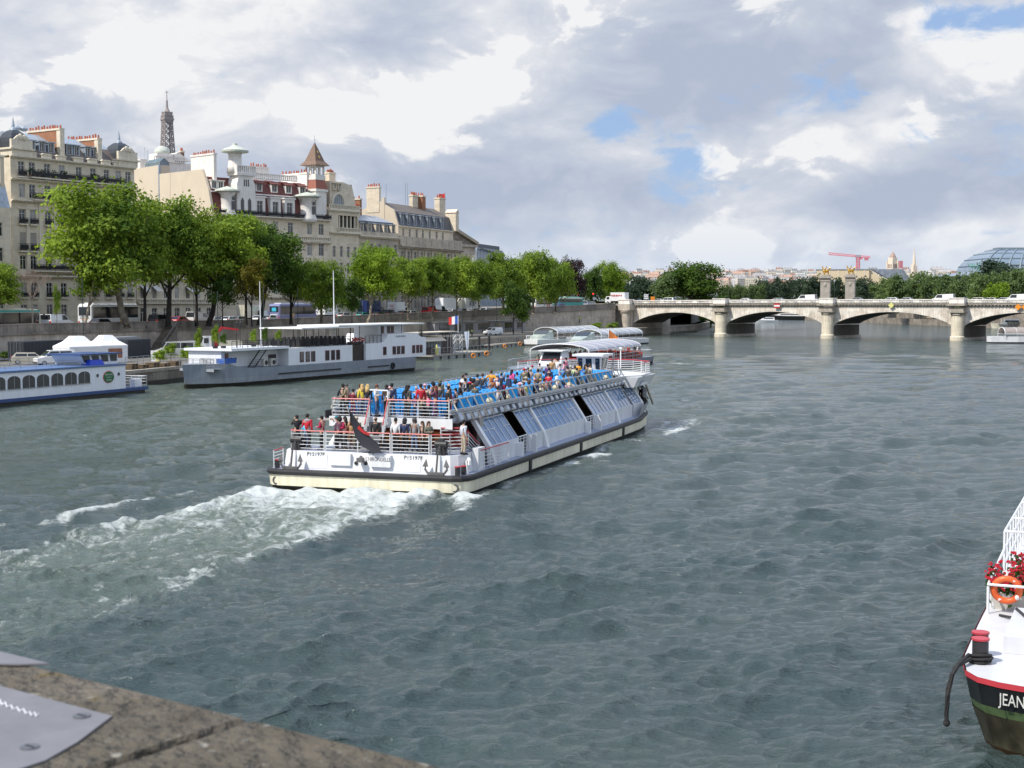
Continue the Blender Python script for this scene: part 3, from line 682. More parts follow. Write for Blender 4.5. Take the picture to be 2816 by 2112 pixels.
POT = mat('clay pot',(0.45,0.13,0.07),.8,var=.2)
IRON = mat('black iron',(0.018,0.018,0.02),.5,.3,var=.2)
PANE = glass_mat('window pane',(0.025,0.03,0.036),.08,.9)
PANE_S = glass_mat('sky pane',(0.16,0.22,0.26),.08,.9)
FRAME = mat('window frame white',(0.62,0.60,0.55),.6,var=.1)
CURT = mat('curtain',(0.45,0.43,0.40),.9,var=.25,scale=3)
LEAD = mat('dome lead',(0.055,0.06,0.068),.38,.2,var=.3,scale=1.2)
_win = {}
def win_mesh(w,h,arch=False,frame=None,curtain=False):
 k = (round(w,2),round(h,2),arch,curtain,frame.name if frame else '')
 if k in _win: return _win[k]
 f = MB(); p = MB(); d = .22; t = .09
 def panel(m,x0,x1,z0,z1,y0,y1): m.box(x0,x1,y0,y1,z0,z1)
 panel(f,-w / 2,-w / 2 + t,0,h,d - .06,d); panel(f,w / 2 - t,w / 2,0,h,d - .06,d)
 panel(f,-w / 2 + t,w / 2 - t,0,t,d - .06,d); panel(f,-w / 2 + t,w / 2 - t,h - t,h,d - .06,d)
 panel(f,-.05,.05,t,h - t,d - .065,d);
 if h > 1.6: panel(f,-w / 2 + t,-.05,h * .70,h * .70 + .07,d - .06,d); panel(f,.05,w / 2 - t,h * .70,h * .70 + .07,d - .06,d)
 if arch:
  pts = [(-w / 2,h)] + [(w / 2 * math.cos(a),h + w / 2 * math.sin(a)) for a in [math.pi * (1 - i / 8) for i in range(1,8)]] + [(w / 2,h)]
  f.xz(pts,d - .05,d - .02)
 p.m = 0; p.add([(-w / 2,d - .01,0),(w / 2,d - .01,0),(w / 2,d - .01,h),(-w / 2,d - .01,h)],[(0,1,2,3)])
 if curtain:
  p.m = 1; p.add([(-w / 2 + t,d - .02,t),(-.06 - w * .12,d - .02,t),(-.06,d - .02,h - t),(-w / 2 + t,d - .02,h - t)],[(0,1,2,3)])
  p.add([(w / 2 - t,d - .02,t),(.06 + w * .12,d - .02,t),(.06,d - .02,h - t),(w / 2 - t,d - .02,h - t)],[(3,2,1,0)])
 r = (f.mesh('window',frame or FRAME),p.mesh('pane',[PANE,CURT]))
 _win[k] = r
 return r
class Bld:
 def __init__(s,name,label,uL,YL,uR,YR,cat='building',group=None,zr=20.0):
  s.P0 = at_u(uL,YL,zr); s.P1 = at_u(uR,YR,zr); s.P0.z = s.P1.z = 0
  d = s.P1 - s.P0; s.L = d.length; s.d = d.normalized(); s.n = Vector((s.d.y,-s.d.x,0)); s.rz = math.atan2(d.y,d.x)
  s.t = thing(name,label,cat,s.P0,s.rz,group)
 def px(s,u,v,off=0.0):
  """pixel -> (along, z) on the facade plane pushed back by off"""
  r = ray(u,v); p0 = s.P0 - s.n * off; o = Vector((0,0,EYE))
  k = (p0 - o).dot(s.n) / r.dot(s.n); p = o + r * k
  return (p - s.P0).dot(s.d),p.z
 def wall(s,z0,z1,holes,m,s0=0.0,s1=None,depth=12.0,y=0.0,name='wall',rev=.32):
  s1 = s.L if s1 is None else s1
  xs = sorted({s0,s1} | {q for h in holes for q in (h[0],h[2])}); zs = sorted({z0,z1} | {q for h in holes for q in (h[1],h[3])})
  mb = MB()
  for i in range(len(xs) - 1):
   for j in range(len(zs) - 1):
    cx,cz = (xs[i] + xs[i + 1]) / 2,(zs[j] + zs[j + 1]) / 2
    if xs[i + 1] - xs[i] < 1e-5 or zs[j + 1] - zs[j] < 1e-5: continue
    if any(h[0] < cx < h[2] and h[1] < cz < h[3] for h in holes): continue
    mb.add([(xs[i],y,zs[j]),(xs[i + 1],y,zs[j]),(xs[i + 1],y,zs[j + 1]),(xs[i],y,zs[j + 1])],[(0,1,2,3)])
  for (a,b,c,e) in holes:
   mb.add([(a,y,b),(c,y,b),(c,y,e),(a,y,e),(a,y + rev,b),(c,y + rev,b),(c,y + rev,e),(a,y + rev,e)],[(0,4,5,1),(1,5,6,2),(2,6,7,3),(3,7,4,0)])
  mb.add([(s0,y,z0),(s1,y,z0),(s1,y,z1),(s0,y,z1),(s0,y + depth,z0),(s1,y + depth,z0),(s1,y + depth,z1),(s0,y + depth,z1)],[(0,3,7,4),(1,5,6,2),(4,7,6,5),(3,2,6,7)])
  return part(name,mb,m,s.t)
 def window(s,c,z,w,h,y=0.0,arch=False,curtain=False,frame=None,parent=None):
  f,p = win_mesh(w,h,arch,frame,curtain)
  o = part('window',f,None,parent or s.t,loc=(c,y,z)); part('pane',p,None,o)
  return o
 def rail(s,a,b,z,h=1.0,out=.7,y=0.0,slab=True,name='balcony'):
  mb = MB(); n = max(2,int((b - a) / .22))
  if slab: mb.m = 1; mb.box(a - .05,b + .05,y - out - .05,y - .002,z - .25,z - .02); mb.m = 0
  mb.box(a,b,y - out,y - out + .04,z + h - .05,z + h); mb.box(a,b,y - out,y - out + .04,z + .06,z + .1)
  for i in range(n + 1):
   x = a + (b - a) * i / n; mb.box(x - .03,x + .03,y - out + .005,y - out + .035,z - .02,z + h)
  mb.box(a,b,y - out + .012,y - out + .02,z + .25,z + h * .78)
  for x in (a,b): mb.box(x - .02,x + .02,y - out,y,z + h - .05,z + h)
  return part(name,mb,[IRON,TRIMST],s.t)
 def balus(s,a,b,z,h=1.0,y=0.0,m=None,out=.25,name='balustrade'):
  mb = MB(); n = max(2,int((b - a) / .5))
  mb.box(a,b,y - out,y + .05,z,z + .18); mb.box(a,b,y - out,y + .05,z + h - .18,z + h)
  for i in range(n + 1):
   x = a + (b - a) * i / n; mb.box(x - .11,x + .11,y - out + .06,y - .02,z + .18,z + h - .18)
  return part(name,mb,m or TRIMST,s.t)
 def cornice(s,z,h=.5,out=.5,a=-.2,b=None,y=0.0,m=None,name='cornice'):
  b = s.L + .2 if b is None else b
  mb = MB(); mb.box(a,b,y - out,y - .003,z + h * .5,z + h); mb.box(a,b,y - out * .55,y - .004,z,z + h * .48)
  k = a + .3
  while k < b - .3: mb.box(k,k + .22,y - out * .85,y - .005,z + .1,z + h * .49); k += .7
  return part(name,mb,m or TRIMST,s.t)
 def chimney(s,x0,x1,y0,y1,z0,z1,m=None,pots=6,cap=None,along='y'):
  mb = MB(); mb.box(x0,x1,y0,y1,z0,z1 - .35); o = part('chimney',mb,m or BRICK,s.t)
  mb = MB(); mb.box(x0 - .12,x1 + .12,y0 - .12,y1 + .12,z1 - .35,z1); part('chimney_cap',mb,cap or TRIMST,o)
  mb = MB()
  for i in range(pots):
   q = (i + .5 + random.uniform(-.25,.25)) / pots; px_,py_ = ((x0 + x1) / 2,y0 + (y1 - y0) * q) if along == 'y' else (x0 + (x1 - x0) * q,(y0 + y1) / 2)
   mb.lathe([(.2,0),(.15,random.uniform(.5,.85))],6,(px_,py_,z1))
  part('chimney_pots',mb,POT,o); return o
 def dormer(s,c,z,w,h,y,back,roof=None,wallm=None,style='flat'):
  mb = MB(); mb.box(c - w / 2 - .18,c + w / 2 + .18,y + .24,y + back,z - .15,z + h + .1)
  mb.box(c - w / 2 - .2,c - w / 2,y,y + .24,z - .15,z + h + .1); mb.box(c + w / 2,c + w / 2 + .2,y,y + .24,z - .15,z + h + .1); mb.box(c - w / 2,c + w / 2,y - .05,y + .24,z - .15,z)
  o = part('dormer',mb,wallm or WHITEST,s.t); mb = MB()
  if style == 'flat': mb.box(c - w / 2 - .35,c + w / 2 + .35,y - .2,y + back,z + h + .1,z + h + .28)
  elif style == 'shed': mb.yz([(y - .55,z + h - .02),(y + back,z + h + .9),(y + back,z + h + 1.05),(y - .55,z + h + .16)],c - w / 2 - .45,c + w / 2 + .45)
  else: mb.xz([(c - w / 2 - .3,z + h + .1),(c + w / 2 + .3,z + h + .1),(c,z + h + .75)],y - .12,y + back)
  part('dormer_roof',mb,roof or ZINC,o); s.window(c,z,w,h,y,parent=o)
 def mansard(s,a,b,z0,z1,slope,depth,m,ridge=0.0,ztop=None,m2=None,y=0.0,name='roof'):
  mb = MB(); mb.m = 0; D = depth
  mb.add([(a,y,z0),(b,y,z0),(b,y + slope,z1),(a,y + slope,z1),(a,y + D,z0),(b,y + D,z0),(b,y + D - slope,z1),(a,y + D - slope,z1)],[(0,1,2,3),(5,4,7,6),(0,3,7,4),(1,5,6,2)])
  zt = ztop or z1; mb.m = 1
  mb.add([(a,y + slope,z1),(b,y + slope,z1),(b,y + D / 2,zt),(a,y + D / 2,zt),(a,y + D - slope,z1),(b,y + D - slope,z1)],[(0,1,2,3),(3,2,5,4),(0,3,4),(1,5,2)])
  return part(name,mb,[m,m2 or m],s.t)
def quad_dome(hw,prof):
 """four-sided curved dome from (half-width factor, z) rings"""
 mb = MB(); mb.loft([[(-hw * r,-hw * r,z),(hw * r,-hw * r,z),(hw * r,hw * r,z),(-hw * r,hw * r,z)] for r,z in prof]); return mb
# ---- 1: tall apartment block with two domed corner pavilions
def b1():
 B = Bld('apartment_building','tall cream apartment block with two dark domes and brick chimneys at the far left',33,234,372,256); L = B.L
 us = [59,88,130,170,217,256,293,325,352]; cols = [B.px(u,470)[0] for u in us]
 lv = [(30.7,2.3),(27.0,2.3),(22.7,2.3),(18.2,3.0),(15.0,2.3),(10.4,2.4),(7.0,2.1)]
 holes = []
 for (z,h) in lv:
  for c in cols: holes.append((c - .62,z,c + .62,z + h))
 B.wall(5.4,33.5,holes,LIME,depth=13)
 for k,(z,h) in enumerate(lv):
  for i,c in enumerate(cols):
   if k == 3:
    mb = MB(); mb.box(c - .62,c + .62,.05,.12,z,z + h)
    for q in range(10): mb.box(c - .6 + q * .124,c - .56 + q * .124,.02,.05,z,z + h)
    part('shutter',mb,mat('grey shutter',(.42,.39,.33),.7,var=.1),B.t)
   else: B.window(c,z,1.24,h,0.0,curtain=(i * 3 + k) % 4 == 1)
 p0,p1 = cols[0] + 1.35,cols[-1] - 1.5
 B.rail(p0,p1,30.55,1.05,1.0); B.rail(p0 + .4,p1,26.85,1.05,1.0); B.rail(p0,p1,14.9,1.0,.9)
 for c in cols:
  B.rail(c - .8,c + .8,22.65,1.0,.45); B.rail(c - .8,c + .8,18.15,1.2,.45); B.rail(c - .75,c + .75,10.35,.9,.3)
 B.rail(cols[0] - .8,cols[0] + .8,30.55,1.05,.4)
 B.cornice(13.6,.45,.65); B.cornice(26.2,.4,.8); B.cornice(29.8,.35,.7); B.cornice(33.5,.35,.5)
 mb = MB()
 for c in cols: mb.box(c - .95,c + .95,-.14,-.003,25.1,25.4); mb.box(c - .85,c + .85,-.12,-.003,17.4,17.6)
 for i in range(len(cols) - 1): m_ = (cols[i] + cols[i + 1]) / 2; mb.box(m_ - .35,m_ + .35,-.10,-.003,14.2,25.9)
 part('facade_trim',mb,TRIMST,B.t)
 B.mansard(p0 - .3,p1 + .3,33.85,37.0,3.2,13,SLATE_B,ztop=38.6,m2=ZINC)
 for c in cols[1:-1]:
  mb = MB(); mb.box(c - 1.0,c + 1.0,.02,2.2,33.86,34.5); mb.xz([(c - 1.15,34.5),(c + 1.15,34.5),(c + .8,34.75),(c - .8,34.75)],-.1,2.0); part('attic_gable',mb,TRIMST,B.t)
 for u in (87,115,140,190,210,241,264):
  c = B.px(u,415,1.5)[0]; B.dormer(c,35.2,.95,1.5,1.35,2.6,ZINC,ZINC)
 for u,du,zt in ((181,0,39.5),(284,0,38.6)):
  c = B.px(u,420)[0]; B.chimney(c - .5,c + .35,.9,9.5,33.8,zt,BRICK,12)
  mb = MB(); mb.box(c - .52,c + .37,.75,.9,33.8,zt - .35); mb.box(c - .54,c + .39,.8,1.7,34.5,zt - .36); part('quoin',mb,TRIMST,B.t)
 c = B.px(312,420)[0]; B.chimney(c - .5,c + .4,9.0,12.4,33.8,38.4,TRIMST,5); B.chimney(-3.0,1.0,8.2,9.0,34,39.4,BRICK,7,along='x')
 for c,hw in ((cols[0] + .1,2.1),(cols[-1] - .1,2.2)):
  mb = MB(); mb.box(c - hw,c + hw,-.22,hw * 2 - .2,33.9,34.9); mb.box(c - hw - .3,c + hw + .3,-.5,hw * 2,34.9,35.2)
  mb.box(c - hw,c + hw,-.2,.3,35.2,36.6); o = part('pavilion_attic',mb,TRIMST,B.t)
  mb = MB(); mb.ball((c - .3,-.15,37.0),.55,.3,.6,8,6); mb.ball((c + .45,-.15,36.9),.5,.3,.55,8,6); mb.xz([(c - 1.6,36.6),(c + 1.6,36.6),(c + .8,37.3),(c - .8,37.3)],-.25,.1); part('carved_crest',mb,TRIMST,o)
  mb = quad_dome(hw * .86,[(1.0,0),(1.04,.8),(1.0,1.55),(.88,2.3),(.68,3.0),(.4,3.5),(.16,3.7)]); mb.v = [(x + c,y + hw,z + 34.7) for x,y,z in mb.v]; part('dome',mb,LEAD,B.t)
  mb = MB(); mb.lathe([(.62,38.3),(.55,38.6),(.3,38.8),(.26,39.2),(.02,40.6)],8,(c,hw,0)); part('finial',mb,ZINC,B.t)
 mb = MB(); mb.lathe([(.5,39.3),(.75,39.7),(.3,40.1)],8,(cols[2] + .5,8.5,0)); mb.lathe([(.5,39.3),(.75,39.7),(.3,40.1)],8,(cols[2] + 1.9,8.5,0)); part('roof_vent',mb,ZINC,B.t)
 rngp = random.Random(4);
 for k in range(16):
  x = rngp.uniform(p0,p1); z = rngp.choice((30.6,26.9)); mb = MB(); mb.box(x - .3,x + .3,-.85,-.5,z,z + .3)
  o = part('balcony_planter',mb,mat('planter',(.2,.12,.08),.8),B.t); mb = MB()
  for q in range(26):
   p = Vector((x + rngp.uniform(-.5,.5),-.7 + rngp.uniform(-.2,.2),z + rngp.uniform(.3,1.2))); a = rngp.uniform(0,3); mb.add([p,p + Vector((.25 * math.cos(a),.25 * math.sin(a),.05)),p + Vector((0,0,.28))],[(0,1,2)])
  part('balcony_plant',mb,leaf_mat('potted leaf',(.02,.05,.012),(.06,.12,.025)),o)
b1()
def b1b():
 B = Bld('town_house','low stone mansion with arched doorways and awnings behind the tree trunks',376,259,588,282,zr=12); L = B.L
 cs = [L * (i + .5) / 7 for i in range(7)]; h = [(c - .6,10.2,c + .6,12.4) for c in cs] + [(c - .8,5.6,c + .8,8.4) for c in cs]
 B.wall(5.4,14.2,h,LIME,depth=5); B.cornice(13.6,.6,.6); B.balus(0,L,9.2,.9,0,TRIMST,.5); B.balus(0,L,14.2,.9,0,TRIMST,.3)
 for i,c in enumerate(cs):
  B.window(c,10.2,1.2,2.2,curtain=i % 2 == 1); B.window(c,5.6,1.6,2.8,arch=True)
  if i in (0,1,4): mb = MB(); mb.yz([(0,12.7),(-1.3,11.6),(-1.3,11.5),(0,12.6)],c - .9,c + .9); part('awning',mb,mat('awning grey',(.6,.58,.54),.8),B.t)
b1b()
def b0():
 B = Bld('apartment_building','pale house with a zinc mansard cut off by the left edge of the view',-150,215,30,226); L = B.L
 cols = [L - 2.2,L - 5.2,L - 8.2]; holes = [(c - .6,z,c + .6,z + 2.2) for c in cols for z in (8,12,16,20)]
 B.wall(5.4,24.6,holes,LIME2,depth=10)
 for c in cols:
  for z in (8,12,16,20): B.window(c,z,1.2,2.2)
 B.mansard(0,L,24.6,30.5,1.8,10,ZINC,ztop=31.5); B.chimney(L - 1.0,L - .2,1,9.5,24,33,RENDER,8)
b0()
# ---- 2: blank party-wall blocks behind the trees
def b2():
 B = Bld('apartment_building','plain beige block with one blank sunlit wall between the domed block and the white house',370,322,441,312)
 z1 = B.px(405,459)[1]; B.wall(5.4,z1,[],RENDER,depth=2.6)
 mb = MB(); mb.box(B.L - .3,B.L + .12,-.12,.3,5.4,z1); part('drainpipe',mb,ZINC,B.t)
 for zz in (z1 - 3.6,z1 - 8):
  w = MB(); w.box(B.L + .003,B.L + .08,.6,1.9,zz,zz + 1.6); o = part('window',w,FRAME,B.t); w = MB(); w.box(B.L + .08,B.L + .1,.72,1.2,zz + .12,zz + 1.48); w.box(B.L + .08,B.L + .1,1.3,1.78,zz + .12,zz + 1.48); part('pane',w,PANE,o)
 mb = MB(); mb.yz([(.2,z1),(2.5,z1),(2.5,z1 + .7),(1.3,z1 + 1.7),(.2,z1 + .7)],B.L * .45,B.L - .1); o = part('roof_glasshouse',mb,PANE_S,B.t)
 mb = MB()
 for i in range(7):
  x = B.L * .45 + i * (B.L * .55 - .1) / 6; mb.bar((x,.17,z1 + .7),(x,1.3,z1 + 1.75),.05); mb.bar((x,.17,z1),(x,.17,z1 + .7),.05)
 mb.bar((B.L * .45,.17,z1 + .7),(B.L - .1,.17,z1 + .7),.06); part('glazing_bar',mb,mat('green frame',(.35,.42,.36),.6),o)
 mb = MB(); mb.box(.3,2.4,.6,2.4,z1,z1 + 2.2); part('roof_hut',mb,WHITEST,B.t)
 mb = MB(); mb.bar((1.9,2,z1 + 2.2),(1.9,2,z1 + 5),.04); mb.bar((1.5,2,z1 + 4.6),(2.3,2,z1 + 4.6),.03); mb.bar((3.3,2,z1),(3.3,2,z1 + 4.2),.04); mb.bar((2.9,2,z1 + 3.9),(3.7,2,z1 + 3.9),.03); part('aerial',mb,ZINC,B.t)
 B = Bld('apartment_building','white roof terrace house with a small round dome under the iron tower',428,322,560,330)
 zb = B.px(490,470)[1]; zt = B.px(480,437)[1]
 B.wall(6,zt - .9,[],WHITEST,depth=10); B.balus(0,B.L * .62,zt - .9,1.3,0,WHITEST)
 c = B.px(462,430)[0]; mb = MB(); mb.box(c - 2.2,c + 2.2,1,5,zt - 1,zt + 1.2); o = part('roof_pavilion',mb,WHITEST,B.t)
 mb = MB(); mb.lathe([(1.9,0),(1.75,.7),(1.35,1.3),(.75,1.75),(.02,1.95)],14,(c,3,zt + 1.2)); part('dome',mb,mat('pale green copper',(.55,.58,.5),.7,var=.2),o,smooth=True)
 x = B.px(496,425)[0]; mb = MB(); mb.xz([(x - 3.6,zt - .2),(x + 3.2,zt - .2),(x,zt + 1.7)],1,6); part('gable',mb,WHITEST,B.t)
 x = B.px(519,415)[0]; B.chimney(x - .45,x + .45,3,4,zt - 1,B.px(519,412)[1],mat('brown brick',(.2,.12,.09),.8),2)
b2()
# ---- 3: white house with red-brown mansard, mushroom turret and bows
def b3():
 B = Bld('apartment_building','white ornate house with dark red mansard roof and round mushroom capped turret',590,284,905,306,zr=27); L = B.L
 m = .0769
 def S(u,v=600): return B.px(u,v)[0]
 rows = [(24.0,2.4),(19.5,2.7),(15.6,2.6),(11.2,2.6)]
 c5 = [S(u,625) for u in (655,685,714,757,799,838,852,883)]; c5 = [S(620),S(655),S(685),S(714),S(757),S(799),S(851),S(883)]
 holes = [(c - .7,z,c + .7,z + h) for c in c5 for (z,h) in rows]
 B.wall(5.4,27.2,holes,LIME2,depth=13)
 for (z,h) in rows:
  for i,c in enumerate(c5): B.window(c,z,1.4,h,curtain=i % 2 == 0)
 B.balus(0,L,22.6,.95,0,TRIMST,.7); B.cornice(22.1,.45,.75); B.cornice(26.9,.4,.9); B.rail(0,L,27.35,1.0,.8); B.cornice(10.2,.5,.6)
 mb = MB()
 for c in (c5[4],c5[5],c5[6]):
  for k in range(8):
   if k % 2: mb.box(c - 2.0,c - 1.4,-.09,-.003,12 + k * .9,12.6 + k * .9)
 part('rustic_panel',mb,TRIMST,B.t)
 z0,z1,z2 = 27.3,31.9,35.0
 B.mansard(0,L,z0,z1,.9,13,TILE_R,y=.3,ztop=z1); B.mansard(0,L,z1 + .02,z2,1.6,10.8,TILE_R,y=1.35,ztop=z2 + .3,m2=WHITEST)
 mb = MB(); mb.box(0,L,.9,1.3,z1 - .12,z1 + .12); part('roof_band',mb,WHITEST,B.t)
 prof = [(-.05,5.4),(18.6,5.4),(18.6,36.4),(3.3,36.4),(2.6,35.2),(1.2,32.2),(.15,28.2),(-.05,27)]
 mb = MB(); mb.yz(prof,-.55,-.01); mb.box(-.6,-.02,14.6,14.9,5.4,36.4); part('gable_wall',mb,RENDER,B.t)
 for u in (714,757,796): # tall white dormer bays on the balcony
  c = S(u,575); mb = MB(); mb.box(c - 1.35,c - .75,-.15,1.4,z0,31.2); mb.box(c + .75,c + 1.35,-.15,1.4,z0,31.2); mb.box(c - .75,c + .75,-.15,1.4,30.5,31.2); mb.box(c - .75,c + .75,.2,1.4,z0,30.5); mb.box(c - 1.55,c + 1.55,-.3,1.5,31.2,31.5)
  o = part('dormer',mb,WHITEST,B.t); B.window(c,27.9,1.5,2.6,-.06,parent=o)
 for u in (710,752,791,829,866):
  c = B.px(u,525,1.9)[0]; B.dormer(c,32.7,1.25,1.45,1.5,2.0,TILE_R,WHITEST,'shed')
 for u in (560,578): c = S(u + 42,520); B.dormer(c,32.6,1.1,1.4,1.5,2.0,WHITEST,WHITEST)
 B.balus(S(700),S(838),z2 + .3,1.2,2.7,WHITEST,.3)
 for u0,ud,zt in ((849,4.5,37.5),(594,4.0,39.8)):
  c = B.px(u0,500,2)[0]; B.chimney(c - .35,c + .35,2.2,2.2 + ud * 2,31.5,zt,WHITEST,10,WHITEST)
 c = B.px(712,480,6)[0]; B.chimney(c - 2.2,c + 2.2,5.5,6.6,35,38.2,WHITEST,7,WHITEST,'x')
 mb = MB()
 for i in range(5): mb.box(S(736) + i * 1.4,S(736) + i * 1.4 + .07,6,6.07,35.3,37.6)
 mb.box(S(736),S(736) + 5.7,6,6.07,37.5,37.6); mb.box(S(736),S(736) + 5.7,6,6.07,36.4,36.46); part('roof_railing',mb,WHITE,B.t)
 c = S(672,560); mb = MB(); mb.box(c - 2.3,c + 2.3,-.7,3,z0,33.6); mb.xz([(c - 2.3,33.6),(c + 2.3,33.6),(c + 1.0,36.0),(c - 1.6,36.0)],-.7,2.5); o = part('white_gable',mb,WHITEST,B.t)
 for x in (c - 1.0,c + .8):
  w = MB(); w.xz([(x - .4,28),(x + .4,28),(x + .4,30.3),(x,30.9),(x - .4,30.3)],-.74,-.705); part('window',w,PANE,o)
 for i in range(3): w = MB(); w.box(c - .6 + i * .5,c - .32 + i * .5,-.74,-.705,33.2,34.6); part('window',w,PANE,o)
 c = B.px(664,480,1)[0]; B.balus(c - 2.4,c + 2.2,35.9,1.5,-.5,WHITEST,.4); mb = MB(); mb.box(c - 2.5,c + 2.3,-1.0,2.4,35.4,35.9); mb.box(c - 2.5,c - 2.2,-.9,2.2,35.9,37.4); part('turret_terrace',mb,WHITEST,B.t)
 c = B.px(648,450,1)[0]; mb = MB(); mb.lathe([(1.75,36),(1.45,37.4),(1.35,38.2),(1.32,39.6),(1.5,40.0)],18,(c,1.2,0)); part('turret',mb,WHITEST,B.t,smooth=True)
 mb = MB(); mb.lathe([(1.5,39.95),(2.75,40.15),(2.8,40.5),(2.0,40.95),(1.0,41.3),(.55,41.6),(.5,41.95),(.02,42.0)],20,(c,1.2,0)); part('turret_cap',mb,mat('pale green copper',(.62,.63,.54),.7,var=.2),B.t)
 for u,r in ((628,1.7),(847,2.0)):
  c = S(u,560); mb = MB(); mb.lathe([(r,26.6),(r * 1.05,27.4),(r * .85,28.2),(r * .85,31.2),(r * 1.15,31.8)],16,(c,.3,0)); o = part('bow',mb,WHITEST,B.t,smooth=True)
  mb = MB(); mb.lathe([(r * 1.1,31.8),(r * 1.55,32.0),(r * 1.5,32.3),(r * .8,32.7),(.3,33.0),(.02,33.1)],18,(c,.3,0)); part('bow_roof',mb,mat('pale green copper',(.62,.63,.54),.7,var=.2),o)
  w = MB(); w.box(c - .05,c + .85,.3 - r * .93,.3 - r * .87,28.3,30.0); w.ball((c + .4,.3 - r * .9,30.6),.4,.06,.4); part('window',w,PANE,o)
 for x,z in ((c5[6],15.6),): pass
b3()
# ---- 4: house with arched studio window and pointed turret
def b4():
 B = Bld('apartment_building','narrow stone house with a big arched window beside a pointed brown tiled turret',905,306.5,986,315,zr=30); L = B.L
 def S(u,v=560): return B.px(u,v)[0]
 cols = [S(918),S(938),S(957),S(976)]; rows = [(8,2.4),(12,2.4),(15.8,2.4),(19.4,2.4)]
 holes = [(c - .5,z,c + .5,z + h) for c in cols for z,h in rows] + [(S(930),25.9,S(983),28.6)]
 B.wall(5.4,29.6,holes,LIME,depth=12,rev=1.2)
 for c in cols:
  for z,h in rows: B.window(c,z,1.0,h,arch=z > 19)
 mb = MB(); mb.add([(S(930),1.15,25.9),(S(983),1.15,25.9),(S(983),1.15,28.6),(S(930),1.15,28.6)],[(0,1,2,3)]); o = part('loggia',mb,PANE,B.t)
 mb = MB()
 for i in range(5): x = S(930) + (S(983) - S(930)) * (i + .5) / 5; mb.box(x - .14,x + .14,.2,.5,25.9,28.6)
 part('loggia_post',mb,TRIMST,o)
 B.balus(S(928),L,24.9,1.0,0,TRIMST,.6); B.cornice(24.4,.5,.7); B.cornice(29.3,.5,.5); B.balus(0,L,29.8,1.1,0,TRIMST,.3)
 mb = MB(); mb.m = 0; c = S(936); r = 1.75
 fr = [(S(915),30.9),(L - .1,30.9),(L - .5,33.0),(L - 1.3,35.4),(S(950),36.0),(S(915),36.0)]
 mb.xz(fr,.8,8); mb.m = 1
 part('studio_front',mb,[LIME2,SLATE_B],B.t)
 arc = [(c + r * math.cos(a),30.95 + r * 1.25 * math.sin(a)) for a in [math.pi * i / 14 for i in range(15)]]
 mb = MB(); mb.xz(arc[::-1],.68,.74); o = part('arched_window',mb,PANE_S,B.t)
 mb = MB()
 for i in range(5): x = c - r + (i + .5) * 2 * r / 5; h = r * 1.25 * math.sqrt(max(0,1 - ((x - c) / r) ** 2)); mb.box(x - .05,x + .05,.62,.68,30.95,30.95 + h)
 mb.tube([(p[0],.62,p[1]) for p in arc],.1,4); part('window_bar',mb,FRAME,o)
 mb = MB(); mb.tube([(c + (r + .35) * math.cos(a),.6,30.95 + (r * 1.25 + .35) * math.sin(a)) for a in [math.pi * i / 14 for i in range(15)]],.3,4); part('arch_moulding',mb,TRIMST,B.t)
 for u in (925,938): B.dormer(S(u),34.2,.6,1.2,.3,2.0,TRIMST,LIME2)
 B.chimney(S(935),S(952),3,4.2,35,38.2,LIME2,6,along='x'); mb = MB(); mb.yz([(1,30.9),(9,30.9),(8,35.8),(2,35.8)],L - .12,L + .1); part('side_roof',mb,SLATE,B.t)
 c = B.px(886,500)[0]; mb = MB(); mb.box(c - 1.75,c + 1.75,.3,3.8,27,33.4); mb.box(c - 2.0,c + 2.0,.05,4.0,33.4,33.9); o = part('turret',mb,WHITEST,B.t)
 mb = MB(); mb.frus((c - 1.95,c + 1.95,.1,4.0,33.9),(c - 1.55,c + 1.55,.5,3.6,35.9)); part('turret_skirt',mb,mat('red tile',(.34,.12,.08),.7,var=.2),o)
 mb = MB(); mb.box(c - 1.6,c + 1.6,.45,3.65,35.9,36.9); mb.box(c - 1.35,c + 1.35,.7,3.4,36.9,37.1)
 for x in (-1.3,0,1.3):
  for y in (.72,2.05,3.4):
   if x or y != 2.05: mb.box(c + x - .16,c + x + .16,y - .16,y + .16,37.1,38.7)
 mb.box(c - 1.4,c + 1.4,.6,3.5,38.7,39.0); part('lantern',mb,WHITEST,o)
 SP = mat('spire tile',(.20,.125,.085),.7,var=.25,scale=2)
 mb = MB(); mb.frus((c - 2.35,c + 2.35,-.3,4.4,39.0),(c - 1.5,c + 1.5,.55,3.55,40.0)); mb.frus((c - 1.5,c + 1.5,.55,3.55,40.0),(c - .12,c + .12,1.93,2.17,43.8)); part('spire',mb,SP,B.t)
 mb = MB()
 for (dz,hw) in ((40.9,.35),(42.0,.28)):
  yy = .55 + (dz - 40.0) / 3.8 * 1.4; mb.add([(c - hw,yy - .04 - 0,dz),(c,yy - .25,dz - hw * 1.2),(c + hw,yy - .04,dz),(c,yy + .12,dz + hw * 1.2)],[(0,1,2,3)])
 part('spire_lozenge',mb,mat('ochre tile',(.55,.36,.12),.7),B.t)
 mb = MB(); mb.lathe([(.16,43.7),(.22,44.0),(.08,44.2),(.05,44.8),(.02,45.6)],8,(c,2.05,0)); part('finial',mb,ZINC,B.t)
b4()
